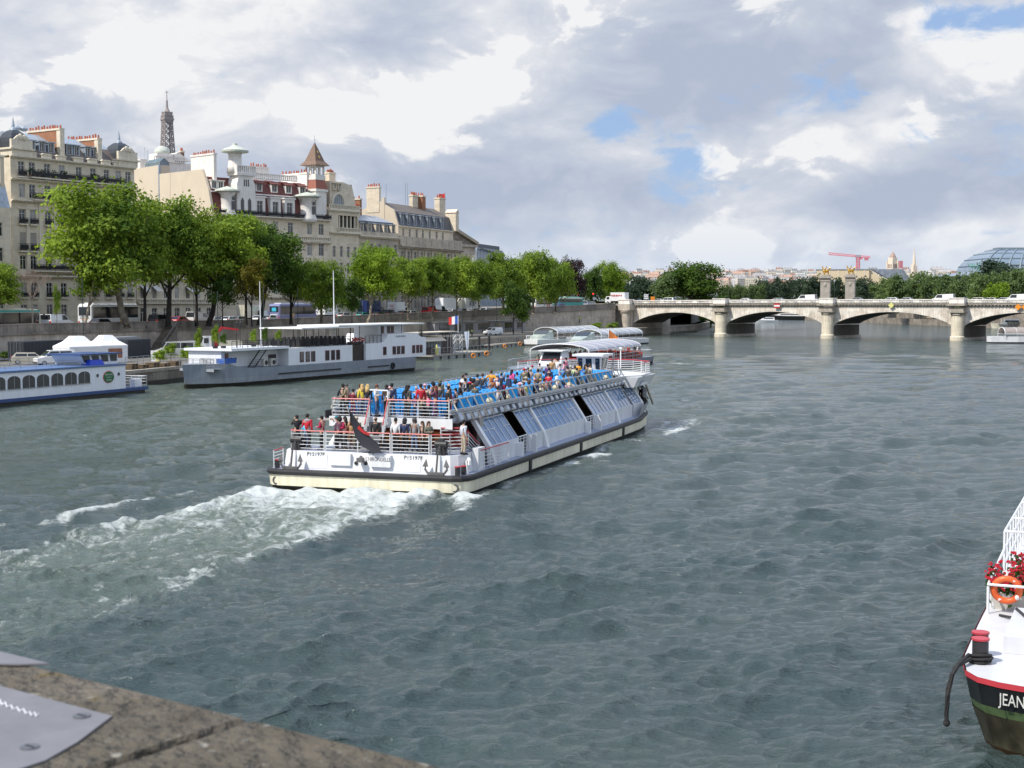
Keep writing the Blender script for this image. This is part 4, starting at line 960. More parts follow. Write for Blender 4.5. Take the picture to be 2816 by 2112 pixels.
# ---- 5: lower slate-roofed house
def b5():
 B = Bld('apartment_building','lower stone house with a row of five dormers in a blue slate roof',986,315.5,1096,329,zr=25); L = B.L
 def S(u,v=640): return B.px(u,v)[0]
 cols = [S(u) for u in (1000,1022,1044,1066,1087)]; rows = [(8,2.6),(12,2.6),(16,2.8),(20,2.8)]
 B.wall(5.5,24.4,[(c - .55,z,c + .55,z + h) for c in cols for z,h in rows],GREYST,depth=12)
 for c in cols:
  for z,h in rows: B.window(c,z,1.1,h)
 B.cornice(24.0,.6,.8); mb = MB(); mb.box(0,L,-.1,.5,24.6,25.5); part('parapet',mb,GREYST,B.t)
 B.mansard(0,L,24.8,28.0,1.0,12,SLATE,ztop=29.8,m2=ZINC,y=.5)
 for c in cols: B.dormer(c,25.5,1.1,1.8,.5,1.6,ZINC,LIME2)
 B.chimney(S(1000),S(1030),4.0,4.8,27,31.2,LIME2,9,along='x'); B.chimney(L - 7,L - 6.2,6,10,28,33.5,BRICK,3)
 mb = MB(); mb.yz([(5,26),(11,26),(11,33),(8,34.6),(5,32)],L * .05,L * .42); part('rear_wing',mb,SLATE_B,B.t)
b5()
# ---- 6: long ministry block with set-back upper storey
def b6():
 B = Bld('ministry_building','long grey stone block with tall slate mansard and a blank yellow end wall',1096,329.5,1268,360,zr=25); L = B.L
 def S(u,v=640,o=0): return B.px(u,v,o)[0]
 cols = [S(u,690) for u in (1106,1124,1142,1160,1178,1197,1215,1234,1252)]; rows = [(8,3.0),(12.5,3.0),(18.6,3.0)]
 B.wall(5.6,22.8,[(c - .55,z,c + .55,z + h) for c in cols for z,h in rows],GREYST,depth=14)
 for c in cols:
  for z,h in rows: B.window(c,z,1.1,h)
 mb = MB()
 for i in range(len(cols) - 1): x = (cols[i] + cols[i + 1]) / 2; mb.box(x - .5,x + .5,-.3,-.003,7,21.9)
 part('pilaster',mb,GREYST,B.t); B.cornice(22.2,.8,1.0,m=GREYST); mb = MB(); mb.box(0,L,-.35,.1,23.05,25.0); k = 0
 while k < L: mb.box(k,k + .5,-.45,-.35,23.05,25.1); k += 3.2
 part('parapet',mb,GREYST,B.t)
 y = 3.0; c2 = [S(u,635,y) for u in (1109,1127,1146,1163,1182,1201,1218)]; s1 = S(1246,635,y); s0 = S(1097,635,y)
 B.wall(22.8,27.6,[(c - .5,25.2,c + .5,27.2) for c in c2],LIME2,s0,s1,11,y,'upper_wall')
 for c in c2: B.window(c,25.2,1.0,2.0,y)
 B.cornice(27.4,.4,.4,s0,s1,y); B.mansard(s0,s1,27.8,31.2,.9,11,SLATE,ztop=33.6,m2=SLATE_B,y=y)
 for u in (1107,1125,1143,1161,1180,1199,1217): B.dormer(S(u,600,y),28.3,.95,2.3,y + .1,1.5,ZINC,ZINC)
 mb = MB(); mb.yz([(y - .1,22.8),(y + 11,22.8),(y + 11.5,28),(y + 10,31.5),(y + 5.5,34.0),(y + 1,31.4),(y - .1,27.8)],s0 - .5,s0 - .02); mb.box(s0 - .6,s0 - .02,y + 3.6,y + 4.3,24,34.5); part('end_wall',mb,RENDER,B.t)
 mb = MB(); mb.box(s0 - .6,s0 + .1,y + 11,y + 22,14,33.2); part('rear_wing',mb,RENDER,B.t)
 B.chimney(s0 - .6,s0 + .2,y + 5,y + 8.5,31,37.2,LIME2,6)
 B.chimney(S(1135,570,8),S(1150,570,8),8,9,31,36.4,LIME2,5,along='x'); B.chimney(S(1152,570,8),S(1161,570,8),7,9.6,31,36.4,BRICK,4)
 B.chimney(S(1204,580,8),S(1220,580,8),7.5,9,31,36.6,LIME2,5,along='x')
 mb = MB()
 for u in (1062,1115,1121): x = S(u,560,8); mb.bar((x,8,32),(x,8,39 if u > 1070 else 38),.07)
 part('roof_aerial',mb,ZINC,B.t)
 c = S(1248,612,y); mb = MB(); mb.box(c - .9,c + .9,y - 1,y + 2,27.8,32.5); mb.xz([(c - 1.1,32.5),(c + 1.1,32.5),(c,33.4)],y - 1.1,y + 2); part('corner_dormer',mb,LIME2,B.t)
 f = thing('flag','small red flag on a rooftop pole above the slate mansard','flag',B.t.matrix_basis @ Vector((S(1224,580,8),8,33)))
 mb = MB(); mb.bar((0,0,0),(0,0,5.6),.06); part('pole',mb,ZINC,f); mb = MB(); mb.loft([[(-.05,0,3.2),(-.05,0,5.0)],[(-.8,.15,3.0),(-.8,.15,4.8)],[(-1.6,-.1,3.2),(-1.6,-.1,4.9)]],close=False,caps=False); part('cloth',mb,RED,f)
b6()
def b7():
 C = BR_O + BR_E * (-30 - 64.9); C.z = 0
 t = thing('parliament_building','classical portico with sculpted triangular pediment on tall columns behind the slate block','building',C,BR_ANG)
 w,zb,zc,zt = 12.9,12.0,24.6,33.6
 mb = MB(); mb.box(-40,-3.5,-w + .5,w - .5,6,27); mb.box(-40,-2,-w - 6,w + 6,6,12); part('wall',mb,GREYST,t)
 for k in range(12):
  y = -w + 1.4 + k * (2 * w - 2.8) / 11; mb = MB(); mb.lathe([(1.05,zb),(.95,zb + .6),(.82,zc - 1.4),(1.2,zc - .2),(1.25,zc)],12,(-.6,y,0)); part('column',mb,stone_mat('column stone',(0.60,0.52,0.40)),t)
 mb = MB(); mb.box(-4,.6,-w,w,zc,zc + 2.4); mb.box(-4,1.2,-w - .6,w + .6,zc + 2.4,zc + 3.2); part('entablature',mb,GREYST,t)
 mb = MB(); mb.yz([(-w,zc + 3.2),(w,zc + 3.2),(0,zt - 1.0)],-4,.3); part('pediment',mb,mat('sculpted stone',(.30,.25,.20),.9,var=.6,scale=1.5),t)
 for s in (-1,1):
  mb = MB(); mb.yz([(0,zt - 1.0),(s * (w + .9),zc + 3.2),(s * (w + .9),zc + 4.1),(0,zt)][::s],-40,1.3); part('roof',mb,mat('pale coping',(.50,.43,.32),.85,var=.2,streak=.2),t)
b7()
def b8():
 B = Bld('office_building','modern grey glass office block standing behind the portico',1312,470,1382,500,zr=25)
 z0 = B.px(1340,720)[1]; z1 = B.px(1325,682)[1]
 B.wall(7,z1,[],mat('office glass',(.25,.32,.40),.3,var=.3,scale=.5),depth=20)
 mb = MB()
 for i in range(7): z = z1 - .2 - i * 1.6; mb.box(0,B.L,-.12,-.01,z - .1,z + .1)
 for i in range(9): x = B.L * i / 8; mb.box(x - .1,x + .1,-.14,-.12,7,z1)
 part('facade_grid',mb,mat('office metal',(.42,.45,.50),.5,.4),B.t)
 mb = MB(); mb.box(1,B.L + 3,2,4,z1,z1 + 1.6); mb.bar((0,-1,z1 - .3),(B.L,0,z1 - 1.6),.3); part('roof_plant',mb,mat('dark roof plant',(.12,.12,.14),.7),B.t)
 mb = MB(); mb.box(-4.5,-.3,0,3,7,z1 - 1); part('stair_core',mb,WHITEST,B.t)
b8()
# --- landmarks and the far town
def px_box(u,Y): return at_u(u,Y,8)
def tower():
 Y = 2250.0; c = at_u(467,Y,0); k = Y / F
 t = thing('iron_tower','tall brown iron lattice tower rising behind the rooftops at left','tower',(c.x,Y,0),R(38))
 IR = mat('tower iron',(0.30,0.26,0.25),.7,var=.15,scale=.05)  # iron paled: distance haze put into its base colour
 def z(v): return EYE + (831 - v) * k
 sec = [(z(640),17.5),(z(440),9.0),(z(405),7.8),(z(370),6.8),(z(342),6.2),(z(336),7.0)]
 mb = MB()
 for i in range(len(sec) - 1):
  (z0,h0),(z1,h1) = sec[i],sec[i + 1]; n = max(2,int((z1 - z0) / 11))
  for q in range(n):
   a,b = z0 + (z1 - z0) * q / n,z0 + (z1 - z0) * (q + 1) / n; ha,hb = h0 + (h1 - h0) * q / n,h0 + (h1 - h0) * (q + 1) / n
   for (sx,sy) in ((1,1),(1,-1),(-1,-1),(-1,1)):
    mb.bar((sx * ha,sy * ha,a),(sx * hb,sy * hb,b),1.15)
    tx,ty = -sy,sx   # next corner round
    for (p,q_) in (((sx,sy),(tx,ty)),):
     A = lambda s_,h,zz: (s_[0] * h,s_[1] * h,zz)
     mb.bar(A(p,ha,a),A(q_,hb,b),.7); mb.bar(A(q_,ha,a),A(p,hb,b),.7); mb.bar(A(p,hb,b),A(q_,hb,b),.7)
     m0 = ((p[0] + q_[0]) / 2 * ha,(p[1] + q_[1]) / 2 * ha,a); m1 = ((p[0] + q_[0]) / 2 * hb,(p[1] + q_[1]) / 2 * hb,b); mb.bar(m0,m1,.6)
 part('lattice_shaft',mb,IR,t)
 mb = MB(); mb.box(-8.2,8.2,-8.2,8.2,z(336),z(331)); mb.box(-7.4,7.4,-7.4,7.4,z(331),z(326)); mb.box(-7.9,7.9,-7.9,7.9,z(326),z(324)); mb.box(-6.5,6.5,-6.5,6.5,z(324),z(316)); mb.box(-6.9,6.9,-6.9,6.9,z(316),z(314.5)); part('observation_deck',mb,IR,t)
 mb = MB(); mb.lathe([(5.5,z(314.5)),(4.2,z(310)),(2.6,z(305)),(2.0,z(300)),(1.5,z(283)),(1.2,z(282)),(.75,z(282)),(.5,z(262))],8); mb.box(-2.5,2.5,-.4,.4,z(261),z(259.6)); mb.bar((0,0,z(262)),(0,0,z(255)),.35)
 for a in range(8): mb.bar((8 * math.cos(a * .785),8 * math.sin(a * .785),z(324)),(8 * math.cos(a * .785),8 * math.sin(a * .785),z(312)),.35)
 part('mast',mb,IR,t)
tower()
def pylon(u,Y,vt,vc,label,zb=8,w=5.6):
 k = Y / F; c = at_u(u,Y,10)
 zc = EYE + (831 - vc) * k; zt = EYE + (831 - vt) * k
 t = thing('monument_column',label,'monument',(c.x,Y,0),R(-20)); ST = mat('monument stone',(.40,.36,.31),.85,var=.3,scale=.3)
 mb = MB(); mb.box(-w / 2 - .6,w / 2 + .6,-w / 2 - .6,w / 2 + .6,zb - 2,zb + 2); mb.box(-w / 2,w / 2,-w / 2,w / 2,zb + 2,zc - 3.4); part('shaft',mb,ST,t)
 mb = MB(); mb.box(-w / 2 - .3,w / 2 + .3,-w / 2 - .3,w / 2 + .3,zc - 3.4,zc - 2.6); mb.box(-w / 2 - .9,w / 2 + .9,-w / 2 - .9,w / 2 + .9,zc - 1.4,zc - .4); mb.box(-w / 2,w / 2,-w / 2,w / 2,zc - 2.6,zc - 1.4); mb.box(-w / 2 + .3,w / 2 - .3,-w / 2 + .3,w / 2 - .3,zc - .4,zc + .6); part('capital',mb,ST,t)
 mb = MB(); mb.ball((0,-w / 2 - .1,zc - 5.4),1.0,.35,1.4); part('cartouche',mb,ST,t)
 G = mat('gilded bronze',(.85,.50,.10),.28,.95,var=.15,scale=1)
 h = zt - zc - .6; b = zc + .6; mb = MB()
 mb.ball((0,0,b + h * .40),1.9,.85,h * .17,10,6); mb.bar((1.5,0,b + h * .45),(2.3,0,b + h * .72),.55,6,.4); mb.ball((2.6,0,b + h * .74),.75,.3,.35,8,5)
 for (x,y) in ((-1.3,.4),(-1.1,-.4),(1.1,.4),(1.7,-.4)): mb.bar((x,y,b + h * .35),(x + .3,y,b),.28,5,.2)
 part('winged_horse',mb,G,t)
 mb = MB(); mb.bar((-.6,-.9,b),(-.5,-.9,b + h * .55),.5,6,.42); mb.ball((-.5,-.9,b + h * .66),.42); mb.bar((-.4,-.9,b + h * .5),(.6,-.9,b + h * .95),.2,5); mb.bar((.6,-.9,b + h * .3),(.6,-.9,zt),.1,5)
 mb.loft([[(-1.6,.3,b + h * .45),(-1.2,.3,b + h * .4)],[(-2.6,.5,b + h * .85),(-1.5,.5,b + h * .75)],[(-2.2,.6,b + h * .98),(-1.7,.6,b + h * .9)]],close=False,caps=False); part('gilded_figure',mb,G,t)
pylon(2270,850,731,759,'left one of the twin stone pylons topped by gilded statues beyond the bridge')
pylon(2338,856,730,757,'right one of the twin stone pylons topped by gilded statues beyond the bridge')
pylon(1689,800,738,787,'stone pylon with bright gilded winged statue half hidden behind green trees left of the bridge')
def crane(u,Y,label,jl,jr,vt,vb,full=True):
 c = at_u(u,Y,10); k = Y / F; z = lambda v: EYE + (831 - v) * k; CR = mat('crane red',(.66,.20,.24),.5,var=.1,scale=.1)
 t = thing('tower_crane',label,'crane',(c.x,Y,0)); w = 2.2; mb = MB(); z0,z1 = z(vb),z(vt)
 n = 8
 for i in range(n):
  a,b = z0 + (z1 - z0) * i / n,z0 + (z1 - z0) * (i + 1) / n
  for s in ((1,1),(1,-1),(-1,-1),(-1,1)): mb.bar((s[0] * w,s[1] * w,a),(s[0] * w,s[1] * w,b),.7)
  mb.bar((-w,-w,a),(w,-w,b),.5); mb.bar((w,-w,a),(-w,-w,b),.5)
 part('mast',mb,CR,t)
 if not full: return
 mb = MB(); x0,x1 = (jl - u) * k,(jr - u) * k; zl,zr = z(701),z(710)
 def zz(x): return zl + (zr - zl) * (x - x0) / (x1 - x0)
 for (dy,dz) in ((-1.5,0),(1.5,0),(0,3.4)): mb.bar((x0,dy,zl + dz),(x1,dy,zr + dz * .7),.55)
 for i in range(16):
  a = x0 + (x1 - x0) * i / 16; b = x0 + (x1 - x0) * (i + 1) / 16; mb.bar((a,-1.5,zz(a)),((a + b) / 2,0,zz(a) + 3),.5); mb.bar(((a + b) / 2,0,zz(a) + 3),(b,-1.5,zz(b)),.5)
 part('jib',mb,CR,t)
 mb = MB(); mb.box(-4,4,-2,2,z1 - 1,z1 + 3); part('slewing_unit',mb,mat('crane grey',(.35,.35,.4),.6),t); mb = MB(); mb.box(x1 - 9,x1 - 3,-1.6,1.6,zr - 4,zr); mb.box(2,7,-2,2,z1 - 4,z1); part('counterweight',mb,CR,t)
crane(2358,2300,'big red tower crane above the far rooftops',2277,2391,707,745); crane(2475,2200,'small red crane mast beside the stone church tower',0,0,718,738,False)
def churches():
 CS = mat('church stone',(.74,.62,.50),.9,var=.15,scale=.05); Y = 1900.0; k = Y / F
 z = lambda v: EYE + (831 - v) * k; c = at_u(2453,Y,10)
 t = thing('church_tower','stocky stone church tower with stepped pyramid top above far trees','tower',(c.x,Y,0),R(30)); w = 5.0
 mb = MB(); mb.box(-w,w,-w,w,20,z(723)); mb.box(-w * .86,w * .86,-w * .86,w * .86,z(723),z(709)); part('shaft',mb,CS,t)
 for (x,y) in ((1,1),(1,-1),(-1,-1),(-1,1)): mb = MB(); mb.box(x * w - .9,x * w + .9,y * w - .9,y * w + .9,20,z(718)); part('buttress',mb,CS,t)
 mb = MB()
 for i in range(-1,2): mb.box(i * 2.6 - .7,i * 2.6 + .7,-w - .1,-w + .4,z(738),z(727))
 for i in range(-1,2): mb.box(-w - .1,-w + .4,i * 2.6 - .7,i * 2.6 + .7,z(738),z(727))
 part('belfry_opening',mb,mat('belfry shadow',(.22,.14,.12),.9),t)
 mb = MB(); mb.lathe([(w * .86,z(709)),(w * .8,z(705)),(w * .5,z(699)),(w * .2,z(695)),(.1,z(693))],8); part('cap',mb,mat('church roof',(.42,.30,.25),.9),t)
 Y = 1800.0; k = Y / F; c = at_u(2512,Y,10); t = thing('church_spire','slender pale stone spire to the right of the stocky church tower','tower',(c.x,Y,0),R(20))
 mb = MB(); mb.box(-2.9,2.9,-2.9,2.9,20,z(732)); part('shaft',mb,CS,t); mb = MB(); mb.lathe([(2.6,z(732)),(2.3,z(727)),(.15,z(681))],8); part('spire',mb,CS,t)
 mb = MB()
 for (x,y) in ((1,1),(1,-1),(-1,-1),(-1,1)): mb.lathe([(.5,z(736)),(.5,z(730)),(.05,z(722))],6,(x * 2.6,y * 2.6,0))
 part('pinnacle',mb,CS,t)
churches()
def exhibition_hall():
 Y = 950.0; k = Y / F; z = lambda v: EYE + (831 - v) * k; G = mat('hall glass',(.20,.26,.33),.25,var=.2,scale=.1,spec=.6); IRN = mat('hall iron',(.20,.25,.29),.5,var=.2)
 x0 = at_u(2700,Y,30).x; x1 = at_u(2785,Y,40).x; x2 = at_u(2960,Y,40).x; zb,zt = z(748),z(683); D = 52.0
 t = thing('exhibition_hall','great glass and iron vaulted hall roof rising over the trees at the right edge','building',(x0,Y,0))
 rows = []
 for i in range(11):
  a = i / 10 * math.pi / 2; rows.append((zb + (zt - zb) * math.sin(a) ** 1.05,(x1 - x0) * (1 - math.cos(a)) ** .9,D / 2 * (math.cos(a) ** .9) + 3))
 mb = MB(); W = x2 - x0
 mb.loft([[(o,D / 2 - h,zz),(W,D / 2 - h,zz),(W,D / 2 + h,zz),(o,D / 2 + h,zz)] for zz,o,h in rows]); part('glass_vault',mb,G,t)
 mb = MB()
 for q in range(9):
  f = q / 8
  pts = [(o + 1 + (W - o) * f * .98,D / 2 - h - .25,zz) for zz,o,h in rows]; mb.tube(pts,.55,4)
 for zz,o,h in rows[::2]: mb.tube([(o - .3,D / 2 + h,zz),(o - .3,D / 2 - h - .3,zz),(W,D / 2 - h - .3,zz)],.42,4)
 mb.box(x1 - x0 - 3,W,D / 2 - 5,D / 2 + 5,zt,zt + 1.2); mb.box(x1 - x0 - 5,W,D / 2 - 6.5,D / 2 + 6.5,zt - .8,zt); part('iron_rib',mb,IRN,t)
 mb = MB(); mb.box(-22,W,-2,D + 2,8,zb - 3); mb.frus((-26,W,-4,D,zb - 3),(-8,W,3,D - 3,zb - .1)); part('lower_roof',mb,mat('hall zinc',(.30,.34,.40),.5,.2,var=.2,scale=.1),t)
 p = at_u(2681,Y - 8,20); s = thing('quadriga_statue','green bronze chariot group standing before the glass hall','statue',(p.x,Y - 8,z(746))); V = mat('verdigris',(.20,.40,.35),.7,var=.2)
 mb = MB()
 for i in range(4): mb.ball((-3.2 + i * 1.4,-1 + i * .3,3.2),1.5,.5,.7,8,5); mb.bar((-4.4 + i * 1.4,-1 + i * .3,3.5),(-5.6 + i * 1.4,-1 + i * .3,5.2),.4,5,.25); mb.bar((-3.6 + i * 1.4,-1 + i * .3,2.8),(-5 + i * 1.4,-1 + i * .3,1.4),.2,4); mb.bar((-2.4 + i * 1.4,-1 + i * .3,2.8),(-2.2 + i * 1.4,-1 + i * .3,0),.2,4)
 part('horses',mb,V,s); mb = MB(); mb.bar((2.6,0,1),(2.8,0,5.4),.6,6,.4); mb.ball((2.8,0,5.9),.5); mb.bar((2.8,0,5),(.2,0,6),.2,4); mb.box(1.6,3.8,-.8,.8,0,2); part('charioteer',mb,V,s)
exhibition_hall()
def far_block():
 B = Bld('apartment_building','long cream block with grey mansard end behind the twin gilded pylons',2246,1300,2390,1290,zr=30)
 z1 = B.px(2300,742)[1]; B.wall(8,z1,[],mat('far cream',(.68,.56,.38),.9,var=.1,scale=.05),depth=30)
 mb = MB()
 for i in range(6): x = B.L * (i + .5) / 6; mb.box(x - .5,x + .5,-.2,-.01,12,z1)
 part('pilaster',mb,mat('far cream trim',(.74,.64,.48),.9),B.t)
 mb = MB(); mb.box(-1,B.L + 1,-.5,30,z1,z1 + .8); part('roof',mb,ZINC,B.t)
 mb = MB(); mb.xz([(B.L + .1,z1),(B.L + 22,z1 - 14),(B.L + 22,6),(B.L + .1,6)],2,26); part('gable_wing',mb,mat('far cream',(.68,.56,.38)),B.t)
 mb = MB(); mb.xz([(B.L + 2,z1 + .5),(B.L + 24,z1 - 12),(B.L + 40,z1 - 12),(B.L + 30,z1 + .5)],4,24); part('slate_wing',mb,mat('far slate',(.22,.25,.30),.6,var=.4,scale=.3),B.t)
far_block()
def far_town():
 r = random.Random(21); protos = []
 cols = [(.72,.68,.62),(.62,.56,.50),(.78,.76,.73),(.58,.45,.36),(.70,.62,.50),(.50,.30,.24)]
 for i,c in enumerate(cols):
  w,h,d = r.uniform(16,30),r.uniform(14,20),14; mb = MB(); mb.box(-w / 2,w / 2,0,d,-30,h)
  wl = mb.mesh('wall',mat('far wall %s' % 'abcdef'[i],c,.9,var=.12,scale=.05)); mb = MB()
  if i % 2: mb.frus((-w / 2,w / 2,0,d,h),(-w / 2 + 1,w / 2 - 1,3,d - 3,h + 4))
  else: mb.box(-w / 2,w / 2,0,d,h,h + 1); mb.box(-w / 4,w / 5,3,8,h + 1,h + 4)
  for q in range(3): x = -w / 2 + w * (q + .5) / 3; mb.box(x - .8,x + .8,4,8,h,h + 5.5)
  rf = mb.mesh('roof',mat('far roof %s' % 'abcdef'[i],(.42,.40,.40) if i % 3 else (.45,.28,.22),.7,var=.2,scale=.05)); mb = MB()
  for fl in range(int(h / 3.3)):
   for q in range(int(w / 3)): x = -w / 2 + 1.5 + q * 3; mb.box(x - .55,x + .55,-.15,-.02,fl * 3.3 + 1,fl * 3.3 + 2.8)
  wn = mb.mesh('windows',mat('far pane',(.13,.14,.16),.4)); protos.append((wl,rf,wn,h))
 lab = ['pale stone house on the far hillside','tan stone house with zinc mansard on the far hillside','white flat-roofed house on the far hillside','brown house with mansard on the far hillside','cream flat-roofed house on the far hillside','brick red house on the far hillside']
 def put(u,Y,vt,k):
  wl,rf,wn,h = protos[k]; p = at_u(u,Y,40); zt = EYE + (831 - vt) * Y / F
  o = bpy.data.objects.new('hillside_house',None); o.location = (p.x,Y,zt - h); o.rotation_euler = (0,0,r.uniform(-.5,.5)); link(o); tag(o,lab[k],'house','houses on the far hillside ' + 'abcdef'[k] if False else ['pale','tan','white','brown','cream','red'][k] + ' houses on the far hillside')
  part('wall',wl,None,o); part('roof',rf,None,o); part('window_rows',wn,None,o)
 for i in range(96):
  q = i % 4; u = 1690 + (i * 37.7) % 580 + r.uniform(-8,8)
  Y = (3300,3000,2700,2400)[q]; vt = (748,755,764,772)[q] + r.uniform(-4,4) - 4 * math.exp(-((u - 2050) / 150) ** 2); put(u,Y,vt,r.randrange(6))
 for i in range(34):
  u = 2395 + (i * 29.3) % 260; put(u,(2900,2500,2100)[i % 3],(744,750,756)[i % 3] + r.uniform(-4,3),r.choice((0,1,2,4)))
 for i in range(12): put(1395 + i * 26,2600 + 60 * (i % 3),758 + r.uniform(-5,5),r.choice((0,2,4)))
far_town()
# --- trees
def crown_mesh(name,seed,n=7000,leaf=0.055,lobes=9,flat=1.0,seq=0.0):
 """leaf cards gathered in clumps on the lobes of a crown filling the box -1..1"""
 r = np.random.default_rng(seed)
 C = [];
 for i in range(lobes):
  a = 2 * math.pi * i / lobes * 2.4 + r.uniform(-.4,.4); h = -0.62 + 1.3 * i / max(1,lobes - 1) + r.uniform(-.1,.1)
  rad = math.sqrt(max(0.05,1 - abs(h) ** 1.6)) * r.uniform(.42,.66); C.append((math.cos(a) * rad,math.sin(a) * rad,h * .82,r.uniform(.32,.47)))
 C.append((0,0,.1,.6))
 C = np.array(C); K = 26
 cl = []
 for (x,y,z,q) in C:
  d = r.normal(size=(K,3)); d /= np.linalg.norm(d,axis=1)[:,None]; d[:,2] = np.where(d[:,2] < -.5,-d[:,2],d[:,2])
  cl.append(np.concatenate([np.array([x,y,z]) + d * q * r.uniform(.75,1.05,(K,1)),d],1))
 cl = np.concatenate(cl); k = r.integers(0,len(cl),n); base = cl[k]
 off = r.normal(size=(n,3)) * 0.095; off[:,2] *= .8
 p = base[:,:3] + off
 m = n // 5; j = r.integers(0,len(C),m); q = r.normal(size=(m,3)); q /= np.linalg.norm(q,axis=1)[:,None]
 p[:m] = C[j,:3] + q * C[j,3:4] * r.uniform(.2,.8,(m,1))
 p /= np.abs(p).max(axis=0) * 1.0
 nr = base[:,3:] + r.normal(size=(n,3)) * .75 + np.array([0,0,.35]); nr /= np.linalg.norm(nr,axis=1)[:,None]
 t = np.cross(nr,r.normal(size=(n,3))); t /= np.linalg.norm(t,axis=1)[:,None]; b = np.cross(nr,t)
 s = leaf * r.uniform(.6,1.35,(n,1))
 v = np.stack([p - t * s,p - b * s * .62,p + t * s,p + b * s * .62],1).reshape(-1,3).astype(np.float32)
 me = bpy.data.meshes.new(name); me.vertices.add(n * 4); me.vertices.foreach_set('co',v.ravel())
 me.loops.add(n * 4); me.loops.foreach_set('vertex_index',np.arange(n * 4,dtype=np.int32)); me.polygons.add(n)
 me.polygons.foreach_set('loop_start',np.arange(0,n * 4,4,dtype=np.int32)); me.polygons.foreach_set('loop_total',np.full(n,4,np.int32)); me.update(calc_edges=True)
 me.materials.append(None)
 return me
BARK = mat('plane bark',(0.13,0.105,0.08),.9,var=.4,scale=2.5,col2=(.22,.19,.14)); BARK_D = mat('dark bark',(0.035,0.03,0.026),.9,var=.4,scale=2)
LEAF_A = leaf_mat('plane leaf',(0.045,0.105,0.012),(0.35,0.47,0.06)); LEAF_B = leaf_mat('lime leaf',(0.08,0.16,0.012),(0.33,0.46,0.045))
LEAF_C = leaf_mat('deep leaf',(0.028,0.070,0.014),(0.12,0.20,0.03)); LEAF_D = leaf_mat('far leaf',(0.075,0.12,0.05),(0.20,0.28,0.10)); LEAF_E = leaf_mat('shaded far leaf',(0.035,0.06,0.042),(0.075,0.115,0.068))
LEAF_P = leaf_mat('copper leaf',(0.018,0.010,0.014),(0.055,0.030,0.035),.2); LEAF_Y = leaf_mat('yellowing leaf',(0.06,0.06,0.012),(0.22,0.20,0.025))
CROWN = [crown_mesh('crown',31 + i,15000,.033,9 + i % 3) for i in range(4)]; CROWN_F = [crown_mesh('crown',71 + i,3600,.062,8) for i in range(3)]; CROWN_N = crown_mesh('crown',90,3600,.052,6)
def put_crown(o,me,m,c,w,h,rz):
 k = part('crown',me,None,o,loc=c); k.scale = (w,w,h); k.rotation_euler = (0,0,rz); k.material_slots[0].link = 'OBJECT'; k.material_slots[0].material = m; return k
def tree(name,label,u,Y,vt,vb,hw,m,me,zb=None,group=None,ut=None,lean=0.0,trunk_r=None,bark=None):
 k = Y / F; hw *= 1.22; vt -= 5; vb += 18; zt = EYE + (831 - vt) * k; zc0 = EYE + (831 - vb) * k; w = hw * k; c = at_u(u,Y,(zt + zc0) / 2)
 base = at_u(ut if ut is not None else u,Y,8); z0 = (road_z(Y) + .1) if zb is None else zb
 t = thing(name,label,'tree',(base.x,Y,z0),0,group); dx = c.x - base.x
 r0 = trunk_r or max(.16,w * .055); zcr = zc0 - z0; H = zt - z0; r = random.Random(int(u * 7 + Y)); mb = MB()
 top = Vector((dx * .8 + lean,0,zcr + (H - zcr) * .35)); mid = Vector((dx * .25,0,max(.5,zcr * .55)))
 mb.tube([(0,0,-.1),(0,0,.5),mid,top],[r0 * 1.35,r0,r0 * .85,r0 * .5],7)
 for i in range(6):
  a = 2 * math.pi * i / 6 + r.uniform(-.4,.4); s = mid.lerp(top,r.uniform(.3,.95)); e = Vector((dx + math.cos(a) * w * .62,math.sin(a) * w * .62,zcr + (H - zcr) * r.uniform(.25,.7)))
  mb.tube([s,s.lerp(e,.5) + Vector((0,0,-.3)),e],[r0 * .45,r0 * .3,r0 * .12],5)
 part('trunk',mb,bark or BARK,t)
 put_crown(t,me,m,(dx,0,(zcr + H) / 2),w,(H - zcr) / 2,r.uniform(0,6)); return t
G1 = 'plane trees along the upper embankment'
tree('plane_tree','largest bright green plane tree, hiding the right half of the domed block',296,214,492,816,154,LEAF_A,CROWN[0],ut=348,group=G1,trunk_r=.6)
tree('plane_tree','slim plane with a pale leaning trunk between the white van and the white coach',258,212,690,826,62,LEAF_A,CROWN_N,ut=232,group=G1,trunk_r=.22,bark=mat('pale bark',(.34,.29,.22),.9,var=.3,scale=2))
tree('plane_tree','big plane tree with a dark leaning forked trunk beside the embankment steps',470,226,530,818,112,LEAF_A,CROWN[1],ut=462,group=G1,trunk_r=.5,bark=BARK_D)
tree('plane_tree','big rounded plane tree at the middle of the near group, below the white gable',612,234,566,822,116,LEAF_A,CROWN[2],ut=574,group=G1,trunk_r=.5,bark=BARK_D)
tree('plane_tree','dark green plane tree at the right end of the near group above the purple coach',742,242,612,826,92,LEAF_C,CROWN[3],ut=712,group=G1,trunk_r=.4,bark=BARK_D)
for a_ in (('bright plane tree filling the gap right of the largest plane',398,222,545,812,72,LEAF_A,CROWN[3]),('plane tree behind the embankment steps between the two forked trunks',540,236,572,816,70,LEAF_A,CROWN[0]),('plane tree rising behind the yellowing tree',676,246,588,816,72,LEAF_A,CROWN[1]),('low dark tree closing the near group just left of the purple coach',800,250,700,838,36,LEAF_C,CROWN[2])):
 tree('plane_tree',a_[0],*a_[1:],group=G1,trunk_r=.3,bark=BARK_D)
tree('plane_tree','small tree with yellowing leaves standing under the big planes',692,229,706,836,46,LEAF_Y,CROWN_N,group=G1,trunk_r=.14,bark=BARK_D)
tree('young_tree','dark shaded young tree under the big planes, left of the yellowing tree',612,229,752,842,42,LEAF_C,CROWN_N,trunk_r=.12,bark=BARK_D)
